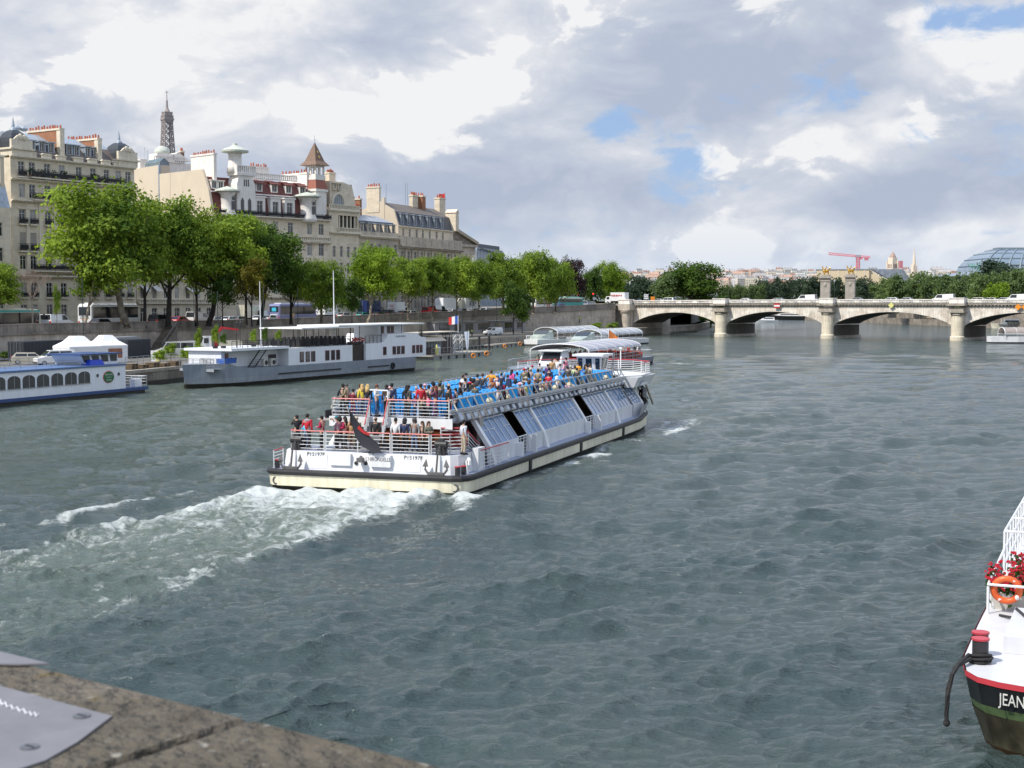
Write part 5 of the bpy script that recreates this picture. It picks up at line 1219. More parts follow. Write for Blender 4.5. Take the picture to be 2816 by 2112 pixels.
tree('plane_tree','leafy tree cut off by the left edge of the view beside the green bus',-18,196,716,850,76,LEAF_A,CROWN[1],group=G1)
tree('plane_tree','round medium plane tree just right of the purple coach',884,250,712,858,72,LEAF_A,CROWN[0],group=G1,trunk_r=.3)
tree('young_tree','small shaded tree right behind the tall white flag mast',968,256,762,862,36,LEAF_C,CROWN_N,trunk_r=.12)
tree('plane_tree','tall bright two tiered plane tree left of the long even row',1030,262,664,846,72,LEAF_B,CROWN[2],group=G1,ut=1012,trunk_r=.3,bark=mat('pale bark',(.34,.29,.22)))
row = [(1122,288,704,60),(1190,296,698,62),(1256,304,702,60),(1316,312,710,58)]
for i,(u,Y,vt,hw) in enumerate(row):
 tree('plane_tree',['first tree of the even row in front of the slate mansard block','second tree of the even row in front of the slate mansard block','third tree of the even row in front of the slate mansard block','last tree of the even row, below the columned portico'][i],u,Y,vt,826,hw,LEAF_A,CROWN[(i + 1) % 4],group='even row of planes before the stone block',trunk_r=.2)
tree('plane_tree','broad green tree in front of the modern grey office block',1384,330,690,836,62,LEAF_A,CROWN[3],group=G1)
tree('plane_tree','tall broad tree just right of the modern grey office block',1466,342,683,838,62,LEAF_A,CROWN[1],group=G1)
tree('plane_tree','broad tree against the dark purple copper tree',1528,352,704,838,52,LEAF_A,CROWN[0],group=G1)
tree('young_tree','dark green tree on the lower quay with low branches over the parapet',1412,322,770,872,36,LEAF_C,CROWN_N,zb=2.1,trunk_r=.14,bark=BARK_D)
tree('young_tree','dark bushy tree on the lower quay left of the blue container',1436,330,792,890,30,LEAF_C,CROWN_N,zb=2.1,trunk_r=.12,bark=BARK_D)
tree('copper_beech','dark purple leaved tree among the green trees left of the bridge',1568,396,704,840,44,LEAF_P,CROWN[2],bark=BARK_D)
tree('plane_tree','green tree right of the purple tree at the bridge head',1626,424,734,838,36,LEAF_C,CROWN[3],zb=8.4)
tree('plane_tree','bright green rounded tree below the gilded winged statue',1684,432,717,832,42,LEAF_B,CROWN[0],zb=8.4)
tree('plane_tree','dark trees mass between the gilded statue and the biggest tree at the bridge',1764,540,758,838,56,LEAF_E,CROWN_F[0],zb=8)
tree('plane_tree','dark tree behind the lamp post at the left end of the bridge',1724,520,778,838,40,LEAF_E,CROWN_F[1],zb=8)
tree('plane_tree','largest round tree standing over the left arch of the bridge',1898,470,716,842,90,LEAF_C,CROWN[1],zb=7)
tree('plane_tree','medium tree leaning on the left side of the largest bridge tree',1826,462,758,838,42,LEAF_D,CROWN_F[2],zb=7)
r_ = random.Random(5)
GF = 'clipped trees in a far row behind the bridge'
for i in range(7):
 tree('far_tree','pale green clipped tree in the far row right of the largest bridge tree',1990 + i * 17,760,784 + r_.uniform(-2,2),842,15,LEAF_D,CROWN_F[i % 3],zb=8,group=GF)
GD = 'dark shaded trees behind the bridge and pylons'
for i,(u,vt,hw) in enumerate([(2104,768,34),(2146,764,36),(2190,766,34),(2232,758,34),(2268,768,24),(2304,766,30),(2362,764,36),(2394,774,28)]):
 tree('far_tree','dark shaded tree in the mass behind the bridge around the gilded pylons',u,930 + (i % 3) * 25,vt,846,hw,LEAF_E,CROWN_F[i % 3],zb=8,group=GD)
GR = 'green trees on the right bank behind the bridge'
for i,(u,vt,hw,Y) in enumerate([(2428,764,34,640),(2470,756,40,600),(2520,750,42,610),(2566,752,40,590),(2612,756,42,580),(2660,750,44,560),(2704,752,42,540),(2760,748,44,545),(2812,740,46,530)]):
 tree('far_tree','green tree in the right bank row beyond the bridge and left of the bright tree',u,Y,vt,850,hw,LEAF_D,CROWN_F[i % 3],zb=8,group=GR)
tree('far_tree','dark green tree crown rising before the glass hall at right',2742,640,716,800,62,LEAF_E,CROWN_F[1],zb=8)
tree('far_tree','tall tree against the glass hall cut off by the right edge',2822,620,722,830,40,LEAF_D,CROWN_F[0],zb=8)
tree('far_tree','small bright yellow green tree behind the right end of the bridge',2744,500,780,838,38,LEAF_B,CROWN_F[2],zb=8)
for i in range(6):
 tree('far_tree','tree on the left bank seen through the leftmost bridge arch',1865 + i * 22,500 + i * 14,820,890,22,LEAF_C,CROWN_F[i % 3],zb=3,group='trees seen through the leftmost arch')
def bare_tree():
 Y = 200.0; b = at_u(90,Y,6); t = thing('bare_tree','leafless pale tree in front of the domed block beside the white van','tree',(b.x,Y,road_z(Y))); r = random.Random(3); mb = MB()
 def br_(p,d,L,rad,n):
  e = p + d * L; mb.bar(p,e,rad,5,rad * .7)
  if n == 0: return
  for i in range(3 if n > 1 else 4):
   dd = (d + Vector((r.uniform(-.75,.75),r.uniform(-.6,.6),r.uniform(-.1,.5)))).normalized(); br_(p.lerp(e,r.uniform(.6,1)),dd,L * r.uniform(.6,.85),rad * .55,n - 1)
 mb.bar((0,0,0),(0,0,4.6),.13,6,.1); part('trunk',mb,mat('birch bark',(.42,.36,.29),.9,var=.2),t); mb = MB()
 for i in range(5): a = i * 1.26; br_(Vector((0,0,4.4)),Vector((math.cos(a) * .6,math.sin(a) * .6,.9)).normalized(),1.7,.06,4)
 part('branches',mb,mat('twig',(.30,.22,.18),.9,var=.2),t)
bare_tree()
tree('young_tree','thin leafy sapling between the bare tree and the white coach',156,200,780,866,11,LEAF_A,CROWN_N,trunk_r=.05)
# --- vehicles
TYRE = mat('tyre',(.02,.02,.02),.85); RIMM = mat('wheel rim',(.42,.43,.45),.4,.7); VGL = glass_mat('vehicle glass',(.018,.022,.028),.06,.9); TAIL = mat('tail light',(.55,.02,.02),.3); HEADL = mat('head light',(.8,.8,.78),.15); CHAS = mat('chassis black',(.03,.03,.032),.7)
def paint(name,c): return mat('paint ' + name,c,.28,0.0,var=.06,scale=2,coat=.4)
P_WHITE = paint('white',(.80,.80,.80)); P_BLACK = paint('black',(.02,.022,.028)); P_GREY = paint('grey',(.30,.31,.32)); P_SILVER = paint('silver',(.48,.49,.48)); P_RED = paint('red',(.52,.02,.03)); P_BEIGE = paint('beige',(.50,.47,.38)); P_BLUE = paint('blue',(.05,.09,.25)); P_CREAM = paint('cream',(.66,.62,.50)); P_LILAC = paint('lilac',(.20,.21,.36)); P_TEAL = paint('teal',(.04,.33,.30)); P_DKBLUE = paint('dark blue',(.015,.03,.12))
PROF = {  # lower body outline, roof line (x front..rear normalised, z in m), length, width
 'hatch': (4.1,1.75,[(0,.35),(0,.72),(.03,.80),(.24,.95),(.97,.98),(1,.80),(1,.35)],[(.24,.95),(.42,1.44),(.80,1.46),(.97,.97)]),
 'estate': (4.6,1.78,[(0,.35),(0,.70),(.03,.78),(.25,.93),(.98,.98),(1,.80),(1,.35)],[(.25,.93),(.40,1.42),(.88,1.45),(.98,.97)]),
 'van': (4.4,1.8,[(0,.35),(0,.80),(.04,.92),(.19,1.06),(1,1.08),(1,.35)],[(.19,1.06),(.36,1.76),(.97,1.80),(1,1.08)]),
 'bigvan': (5.6,2.0,[(0,.4),(0,.95),(.03,1.1),(.14,1.3),(1,1.3),(1,.4)],[(.14,1.3),(.27,2.2),(.98,2.35),(1,1.3)]),
}
_wheel = {}
def wheel(t,x,y,r,w=.2):
 k = (r,w)
 if k not in _wheel:
  a = MB(); a.disc((0,0,0),(0,1,0),r,w,14); b = MB(); b.disc((0,0,0),(0,1,0),r * .62,w + .03,10); _wheel[k] = (a.mesh('wheel',TYRE),b.mesh('rim',RIMM))
 o = part('wheel',_wheel[k][0],None,t,loc=(x,y,r)); part('rim',_wheel[k][1],None,o)
_veh = {}
def car(kind,label,p,rz,m,name='parked_car',cat='car',group=None,cargo=False,scale=1.0):
 """front faces local +x"""
 L,W,low,top = PROF[kind]; t = thing(name,label,cat,p,rz,group); t.scale = (scale,) * 3
 key = (kind,m.name,cargo)
 if key not in _veh:
  h = W / 2; X = lambda q: L / 2 - q * L
  b = MB(); secs = []
  for (y,f) in ((-h,.94),(-h + .07,1.0),(h - .07,1.0),(h,.94)): secs.append([(X(.5 + (q - .5) * (.985 if f < 1 else 1)),y,.62 + (z - .62) * f) for q,z in low])
  b.loft(secs); ti = .13; T = lambda q,z: h - .05 - (ti * (z - top[0][1]) / (top[1][1] - top[0][1]) if z > top[0][1] else 0)
  b.loft([[(X(q),-T(q,z),z) for q,z in top],[(X(q),T(q,z),z) for q,z in top]])
  g1 = MB(); g2 = MB(); g3 = MB()
  def lerp2(a,c,f): return (a[0] + (c[0] - a[0]) * f,a[1] + (c[1] - a[1]) * f)
  a,bb,c,d = top
  for (mb,p0,p1) in ((g1,a,bb),(g3,d,c)):
   q0,q1 = lerp2(p0,p1,.12),lerp2(p0,p1,.9); s = .02 if mb is g1 else -.02
   mb.add([(X(q0[0]) + s,-T(*q0) + .09,q0[1]),(X(q0[0]) + s,T(*q0) - .09,q0[1]),(X(q1[0]) + s,T(*q1) - .09,q1[1] + .01),(X(q1[0]) + s,-T(*q1) + .09,q1[1] + .01)],[(0,1,2,3)])
  zlo,zhi = a[1] + .06,min(bb[1],c[1]) - .1
  ends = [(a[0] + .05,.5)] if cargo else [(a[0] + .05,.58),(.60,min(.9,c[0] + .06))]
  for sgn in (-1,1):
   for (q0,q1) in ends:
    f = lambda z: (z - a[1]) / (bb[1] - a[1]); xl,xh = max(q0,a[0] + .03),max(q0,a[0] + (bb[0] - a[0]) * f(zhi) + .02)
    g2.add([(X(xl),sgn * (T(0,zlo) + .012),zlo),(X(q1),sgn * (T(0,zlo) + .012),zlo),(X(min(q1,c[0] + .0 if q1 > c[0] else q1)),sgn * (T(0,zhi) + .012),zhi),(X(xh),sgn * (T(0,zhi) + .012),zhi)],[(0,1,2,3) if sgn < 0 else (3,2,1,0)])
  lt = MB(); lt.box(-L / 2 - .02,-L / 2 + .05,-h + .06,-h + .28,.72,1.0); rt = MB(); rt.box(-L / 2 - .02,-L / 2 + .05,h - .28,h - .06,.72,1.0)
  hl = MB(); hl.box(L / 2 - .14,L / 2 + .01,-h + .08,-h + .42,.62,.76); hr = MB(); hr.box(L / 2 - .14,L / 2 + .01,h - .42,h - .08,.62,.76)
  bp = MB(); bp.box(L / 2 - .05,L / 2 + .05,-h + .05,h - .05,.3,.48); bp2 = MB(); bp2.box(-L / 2 - .05,-L / 2 + .05,-h + .05,h - .05,.3,.5); pl = MB(); pl.box(-L / 2 - .065,-L / 2 - .05,-.26,.26,.52,.62)
  _veh[key] = [('body',b.mesh('body',m)),('windscreen',g1.mesh('windscreen',VGL)),('side_windows',g2.mesh('side_windows',VGL)),('rear_window',g3.mesh('rear_window',VGL)),('tail_light',lt.mesh('tail_light',TAIL)),('tail_light',rt.mesh('tail_light',TAIL)),
     ('headlight',hl.mesh('headlight',HEADL)),('headlight',hr.mesh('headlight',HEADL)),('bumper',bp.mesh('bumper',CHAS)),('bumper',bp2.mesh('bumper',CHAS)),('number_plate',pl.mesh('number_plate',WHITE))]
 for n,me in _veh[key]: part(n,me,None,t)
 r = .31 if W < 1.9 else .34
 for x in (L * .5 - .8,-L * .5 + .75):
  for y in (-W / 2 + .1,W / 2 - .1): wheel(t,x,y,r)
 return t
def coach(label,p,rz,m,L=12.0,H=3.4,name='coach',cat='bus',band=None,roofm=None,extra=None,sill=1.5,group=None):
 t = thing(name,label,cat,p,rz,group); h = 1.25; b = MB()
 pr = [(L / 2,.4),(L / 2 + .05,1.1),(L / 2 - .25,H - .5),(L / 2 - .8,H),(-L / 2 + .4,H),(-L / 2,H - .4),(-L / 2,.4)]
 b.loft([[(x * .995,-h,z if z < H - .3 else z - .12) for x,z in pr],[(x,-h + .12,z) for x,z in pr],[(x,h - .12,z) for x,z in pr],[(x * .995,h,z if z < H - .3 else z - .12) for x,z in pr]]); part('body',b,m,t)
 for s in (-1,1):
  g = MB(); g.box(-L / 2 + .5,L / 2 - .55,s * h,s * (h + .015),sill,H - .5) if s > 0 else g.box(-L / 2 + .5,L / 2 - .55,-h - .015,-h,sill,H - .5); part('side_windows',g,VGL,t)
 g = MB(); g.add([(L / 2 + .06,-h + .1,1.25),(L / 2 + .06,h - .1,1.25),(L / 2 - .22,h - .12,H - .45),(L / 2 - .22,-h + .12,H - .45)],[(0,1,2,3)]); part('windscreen',g,VGL,t)
 g = MB(); g.box(-L / 2 - .015,-L / 2,-h + .2,h - .2,1.9,H - .5); part('rear_window',g,VGL,t)
 for y in (-h + .1,h - .35): g = MB(); g.box(-L / 2 - .03,-L / 2,y,y + .25,.7,1.05); part('tail_light',g,TAIL,t)
 g = MB(); g.box(-L / 2 + 1.2,L / 2 - 3,-.8,.8,H,H + .18); part('roof_unit',g,roofm or m,t)
 if band: g = MB(); g.box(-L / 2 + .3,L / 2 - .3,-h - .02,h + .02,H - .45,H - .12); part('roof_band',g,band,t)
 for s in (-1,1): g = MB(); g.bar((L / 2 - .3,s * h,H - .6),(L / 2 + .35,s * (h + .25),H - .7),.04); g.box(L / 2 + .25,L / 2 + .4,s * (h + .25) - .12,s * (h + .25) + .12,H - 1.3,H - .7); part('mirror',g,CHAS,t)
 for x in (L / 2 - 2.6,-L / 2 + 3.4):
  for y in (-h + .15,h - .15): wheel(t,x,y,.48,.28)
 if extra: extra(t,L,h,H)
 return t
def boxtruck(label,p,rz,m,L=6.5,H=3.2,boxm=None,group=None,extra=None):
 t = thing('box_truck',label,'truck',p,rz,group); b = MB(); b.box(-L / 2,L / 2 - 1.9,-1.15,1.15,.95,H); part('cargo_box',b,boxm or m,t)
 b = MB(); b.xz([(L / 2 - 1.8,.5),(L / 2,.5),(L / 2,1.35),(L / 2 - .35,2.3),(L / 2 - 1.8,2.35)],-1.0,1.0); c = part('cab',b,m,t)
 g = MB(); g.add([(L / 2 + .01,-.9,1.4),(L / 2 + .01,.9,1.4),(L / 2 - .31,.85,2.2),(L / 2 - .31,-.85,2.2)],[(0,1,2,3)]); part('windscreen',g,VGL,c)
 g = MB(); g.box(L / 2 - 1.4,L / 2 - .5,-1.015,-1.0,1.4,2.1); g.box(L / 2 - 1.4,L / 2 - .5,1.0,1.015,1.4,2.1); part('door_windows',g,VGL,c)
 b = MB(); b.box(-L / 2,L / 2 - 1.8,-.5,.5,.5,.95); b.box(-L / 2 - .06,-L / 2,-1.1,1.1,.5,.7); part('chassis',b,CHAS,t)
 b = MB(); b.box(-L / 2 - .03,-L / 2,-.04,.04,1,H - .1); b.box(-L / 2 - .03,-L / 2,-1.1,1.1,1.0,1.06); part('rear_door_seam',b,P_GREY,t)
 for x in (L / 2 - .9,-L / 2 + 1.3):
  for y in (-.95,.95): wheel(t,x,y,.42,.26)
 if extra: extra(t,L,H)
 return t
def on_road(u,off,dz=0.0):
 q = on_wall(u); Y = q[0].y + off; z = road_z(Y) + dz; p = at_u(u,Y,z); return p,q[2]
def rc(kind,u,off,m,label,face=1,**kw):
 p,a = on_road(u,off); return car(kind,label,p,a + (0 if face > 0 else math.pi),m,**kw)
p,a = on_road(30,9)
coach('city bus with a turquoise roof band stopped at the left edge of the road',p,a,P_CREAM,11,3.0,'city_bus','bus',P_TEAL,P_CREAM,sill=.9)
rc('van',156,7,P_WHITE,'small white delivery van between the bare tree and the white coach',cargo=True,name='delivery_van',cat='van',scale=1.25)
def coach_txt(t,L,h,H):
 g = MB(); g.box(1.0,3.4,-h - .03,-h - .016,.75,1.45); part('yellow_panel',g,mat('yellow advert',(.70,.42,.03),.4,var=.4,scale=3),t)
 for i,w in enumerate((1.5,1.7,1.2,.9)): g = MB(); g.box(-L / 2 - .03,-L / 2 - .016,-w / 2,w / 2,1.7 - i * .22,1.78 - i * .22); part('rear_lettering',g,CHAS if i != 2 else ORG,t)
p,a = on_road(302,13); coach('large white coach behind the big plane trunk with a lit white rear',p,a,P_WHITE,13.5,3.75,extra=coach_txt)
rc('estate',282,7,P_BLACK,'dark estate car parked in front of the white coach')
rc('van',442,8,P_BLACK,'dark people carrier with a pale rear left of the red car',name='people_carrier',scale=1.1); rc('hatch',496,7,P_RED,'red hatchback half behind the forked plane trunk',scale=1.1)
rc('bigvan',546,8,P_WHITE,'square white van left of the dark plane trunk',name='delivery_van',cat='van',cargo=True)
rc('hatch',592,9,P_SILVER,'pale car in tree shade right of the square white van'); rc('estate',612,13,P_BLACK,'dark car in the shade behind the pale car')
rc('hatch',632,7,P_WHITE,'white hatchback in the middle of the shaded row of cars'); rc('estate',660,7.5,P_GREY,'grey estate car right of the white hatchback')
p,a = on_road(692,14); boxtruck('cream lorry under the yellowing tree',p,a,P_CREAM,7.5,3.4)
rc('hatch',716,7,P_WHITE,'white hatchback left of the purple coach'); rc('bigvan',728,12,P_WHITE,'white van behind the white hatchback beside the purple coach',name='delivery_van',cat='van',cargo=True); rc('hatch',744,7,P_SILVER,'greenish silver car at the rear of the purple coach')
def lilac(t,L,h,H):
 g = MB(); g.box(-L / 2 - .03,-L / 2 - .016,-.5,.5,2.05,2.75); part('window_sticker',g,mat('cyan sticker',(.05,.50,.68),.5),t)
 g = MB(); g.box(-L / 2 - .03,-L / 2 - .016,-.85,.85,1.35,1.5); part('rear_lettering',g,WHITE,t); g = MB(); g.box(-2.6,-1.2,-h - .03,-h - .016,.9,1.6); part('side_emblem',g,mat('gold emblem',(.6,.40,.2),.5,var=.4,scale=3),t)
p,a = on_road(806,8); coach('purple blue coach with a cyan sticker in its rear window',p,a,P_LILAC,12.5,3.5,extra=lilac,roofm=P_WHITE)
p,a = on_road(905,14); boxtruck('white lorry right of the purple coach behind parked motorbikes',p,a,P_WHITE,6.5,3.3)
rc('hatch',948,8,P_SILVER,'pale car behind the tall white flag mast'); p,a = on_road(1022,13); boxtruck('dark blue lorry behind the pale trunk of the two tiered tree',p,a,P_DKBLUE,7.5,3.8)
rc('hatch',1000,7,P_TEAL,'teal car right of the pale trunk'); rc('estate',1046,7,P_BLACK,'black car with red tail lights below the poster lorry'); rc('van',1072,8,P_BLACK,'black van next to the poster lorry',name='people_carrier')
def poster(t,L,H):
 g = MB(); g.box(-L / 2 - .05,-L / 2 - .031,-1.0,1.0,1.2,H - .15); part('poster',g,WHITE,t)
 for i,(w,z) in enumerate(((1.3,2.6),(1.0,2.3),(1.4,1.9),(1.2,1.5))): g = MB(); g.box(-L / 2 - .065,-L / 2 - .05,-w / 2,w / 2,z - .05,z + .05); part('poster_line',g,RED,t)
p,a = on_road(1096,13); boxtruck('white poster lorry with red printing on its back',p,a,P_WHITE,5.5,3.3,extra=poster)
rc('hatch',1112,7,P_BLACK,'black hatchback right of the poster lorry'); rc('hatch',1132,7,P_SILVER,'silver hatchback left of the red van'); rc('van',1184,8,P_RED,'bright red delivery van in the row of traffic',name='delivery_van',cat='van',cargo=True,scale=1.15); rc('bigvan',1206,13,P_WHITE,'white van just ahead of the red van',name='delivery_van',cat='van',cargo=True)
rc('estate',1218,7,P_BLACK,'black estate car between the red van and the big white lorry')
p,a = on_road(1232,15); boxtruck('big white box lorry right of the red van',p,a,P_WHITE,8.5,4.0); p,a = on_road(1268,15); boxtruck('cream lorry with orange trim right of the big white lorry',p,a,P_CREAM,6,3.6)
def marks(t,m,x,y,z,n,w,h):
 mb = MB(); r = random.Random(n)
 for i in range(n): a = x + i * w; mb.box(a,a + w * .3,y - .01,y + .01,z,z + h); mb.box(a,a + w * .72,y - .01,y + .01,z + h * r.choice((0,.45,.85)),z + h * r.choice((.95,1.0)) if r.random() < .2 else z + h)
 part('worn_lettering',mb,m,t)
def lettr(t,L,H): marks(t,P_DKBLUE,-2.2,-1.165,1.9,4,.85,1.1)
p,a = on_road(1292,14); boxtruck('grey lorry with dark lettering on its side',p,a,P_SILVER,8,3.8,extra=lettr)
for u,m,l in ((1246,P_WHITE,'small white car below the big white lorry'),(1272,P_BLACK,'black car below the cream lorry with orange trim'),(1302,P_SILVER,'silver car below the grey lettered lorry'),(1322,P_GREY,'grey car right of the grey lettered lorry'),(1338,P_WHITE,'white car under the broad tree at the office block')): rc('hatch',u,7,m,l)
def redtxt(t,L,h,H): marks(t,RED,L * .12,-h - .02,.8,4,.6,.65)
p,a = on_road(1486,9); coach('white coach with red letters on its side left of the dark green car',p,a,P_WHITE,11,3.3,extra=redtxt)
rc('estate',1537,8,P_BLUE,'dark blue car between the red lettered coach and the turquoise bus',face=-1)
p,a = on_road(1562,10); coach('turquoise fronted city bus near the bridge head',p,a + math.pi * .9,P_TEAL,9,2.9,'city_bus','bus',P_CREAM,P_CREAM)
rc('van',1598,9,P_WHITE,'white van between the turquoise bus and the round road sign',name='delivery_van',cat='van',face=-1); rc('hatch',1622,9,P_SILVER,'silver car under the round road sign',face=-1)
p = at_u(1696,404,8.9); boxtruck('white lorry with red lettering at the left end of the bridge',p,BR_ANG + math.pi,P_WHITE,6.6,3.4,extra=lambda t,L,H: marks(t,RED,-2.4,1.165,2.2,7,.55,.5))
def bc(kind,u,d,m,label,face=1,**kw):
 t = (u - CX) / F; o = br(0,d,0); s = (t * o.y - o.x) / (BR_E.x - t * BR_E.y)
 return car(kind,label,br(s,d,9.0 + .25 * (1 - ((s - 48) / 76) ** 2)),BR_ANG + (math.pi if face > 0 else 0),m,**kw)
for k,u,m,l in (('hatch',1746,P_BLACK,'dark car with lit lamp at the left end of the bridge'),('van',1836,P_WHITE,'pale van on the bridge before the largest tree'),('hatch',1808,P_SILVER,'silver car left of the pale van on the bridge'),('hatch',2046,P_WHITE,'white car on the bridge left of the red and white board'),('estate',2134,P_SILVER,'silver estate car on the bridge above the red and white board'),
    ('bigvan',2216,P_WHITE,'white van on the bridge just left of the gilded pylons'),('hatch',2352,P_GREY,'grey car on the bridge below the right pylon'),('estate',2446,P_WHITE,'white police style car on the bridge above the yellow diamond'),('hatch',2488,P_SILVER,'silver car between the white car and the long white van on the bridge'),
    ('bigvan',2592,P_WHITE,'long white van on the bridge left of the third pedestal'),('estate',2682,P_CREAM,'cream car right of the third pedestal on the bridge'),('hatch',2718,P_BEIGE,'beige car before the bright tree on the bridge'),('estate',2756,P_SILVER,'silver car behind the rightmost van on the bridge'),('bigvan',2796,P_WHITE,'white van cut off by the right edge of the bridge')):
 bc(k,u,5.5,m,l,cargo=k == 'bigvan',name='delivery_van' if 'van' in k else 'car',cat='van' if 'van' in k else 'car')
# --- the big sightseeing boat
BW = mat('boat white',(.82,.82,.82),.35,var=.06,scale=.8,streak=.06); BW2 = mat('boat white panel',(.80,.80,.81),.4,var=.08,scale=.6,streak=.12)
CREAMH = mat('hull cream',(.88,.82,.62),.5,var=.1,scale=.7,streak=.16); BLKR = mat('fender rubber',(.025,.025,.027),.55,var=.4,scale=1.5); BOOT = mat('hull antifouling',(.022,.020,.016),.6,var=.5,scale=1)
DECKB = mat('deck paint',(.30,.33,.42),.6,var=.12,scale=1.5); REDR = mat('rail red',(.50,.045,.06),.4,var=.1); SEATB = mat('seat blue',(.02,.26,.62),.4,var=.12,scale=3); SEATO = mat('seat orange',(.75,.28,.05),.5,var=.12); SEATR = mat('seat red',(.55,.07,.04),.5,var=.12)
BGL = mat('saloon glass',(.13,.24,.42),.04,var=.35,scale=.5,spec=.7); BGLT = mat('saloon roof glass',(.20,.20,.18),.2,var=.3,scale=.8); INT = mat('saloon interior',(.30,.13,.08),.7,var=.4,scale=1); BEI = mat('cabin beige',(.42,.39,.36),.6,var=.1); STEEL = mat('bare steel',(.36,.37,.38),.45,.6,var=.15); ANCH = mat('anchor iron',(.16,.155,.155),.55,.5,var=.25,scale=3)  # saloon glass: blue of the reflected sky put into its base colour
HORN = mat('horn cream',(.62,.56,.40),.5,var=.1)
def rail_run(mb,mr,pts,z0,h,nb=5,post=1.7,r=.025,rt=.035):
 """posts and bars in mb, handrail in mr"""
 P = [Vector((p[0],p[1],z0 + (p[2] if len(p) > 2 else 0))) for p in pts]
 for a,b in zip(P[:-1],P[1:]):
  n = max(1,round((b - a).length / post))
  for i in range(n + 1): q = a.lerp(b,i / n); mb.bar(q,q + Vector((0,0,h)),r * 1.25,4)
  for k in range(nb): dz = Vector((0,0,h * (k + .6) / (nb + .4))); mb.bar(a + dz,b + dz,r * .8,4)
  mr.bar(a + Vector((0,0,h)),b + Vector((0,0,h)),rt,5)
def ship_rail(t,pts,z0,h,name='railing',nb=5,hand=REDR,post=1.7,r=.025,m=None):
 a,b = MB(),MB(); rail_run(a,b,pts,z0,h,nb,post,r); o = part(name,a,m or BW,t); part('handrail',b,hand,o); return o
def bx_of(u,y,z):
 """station of the boat seen at column u on the line (y, z)"""
 tu = (u - CX) / F; c0 = B_O + BB * y; D0 = c0.y * CP - (z - EYE) * SP
 return (tu * D0 - c0.x) / (BA.x - tu * BA.y * CP)
HAND = None
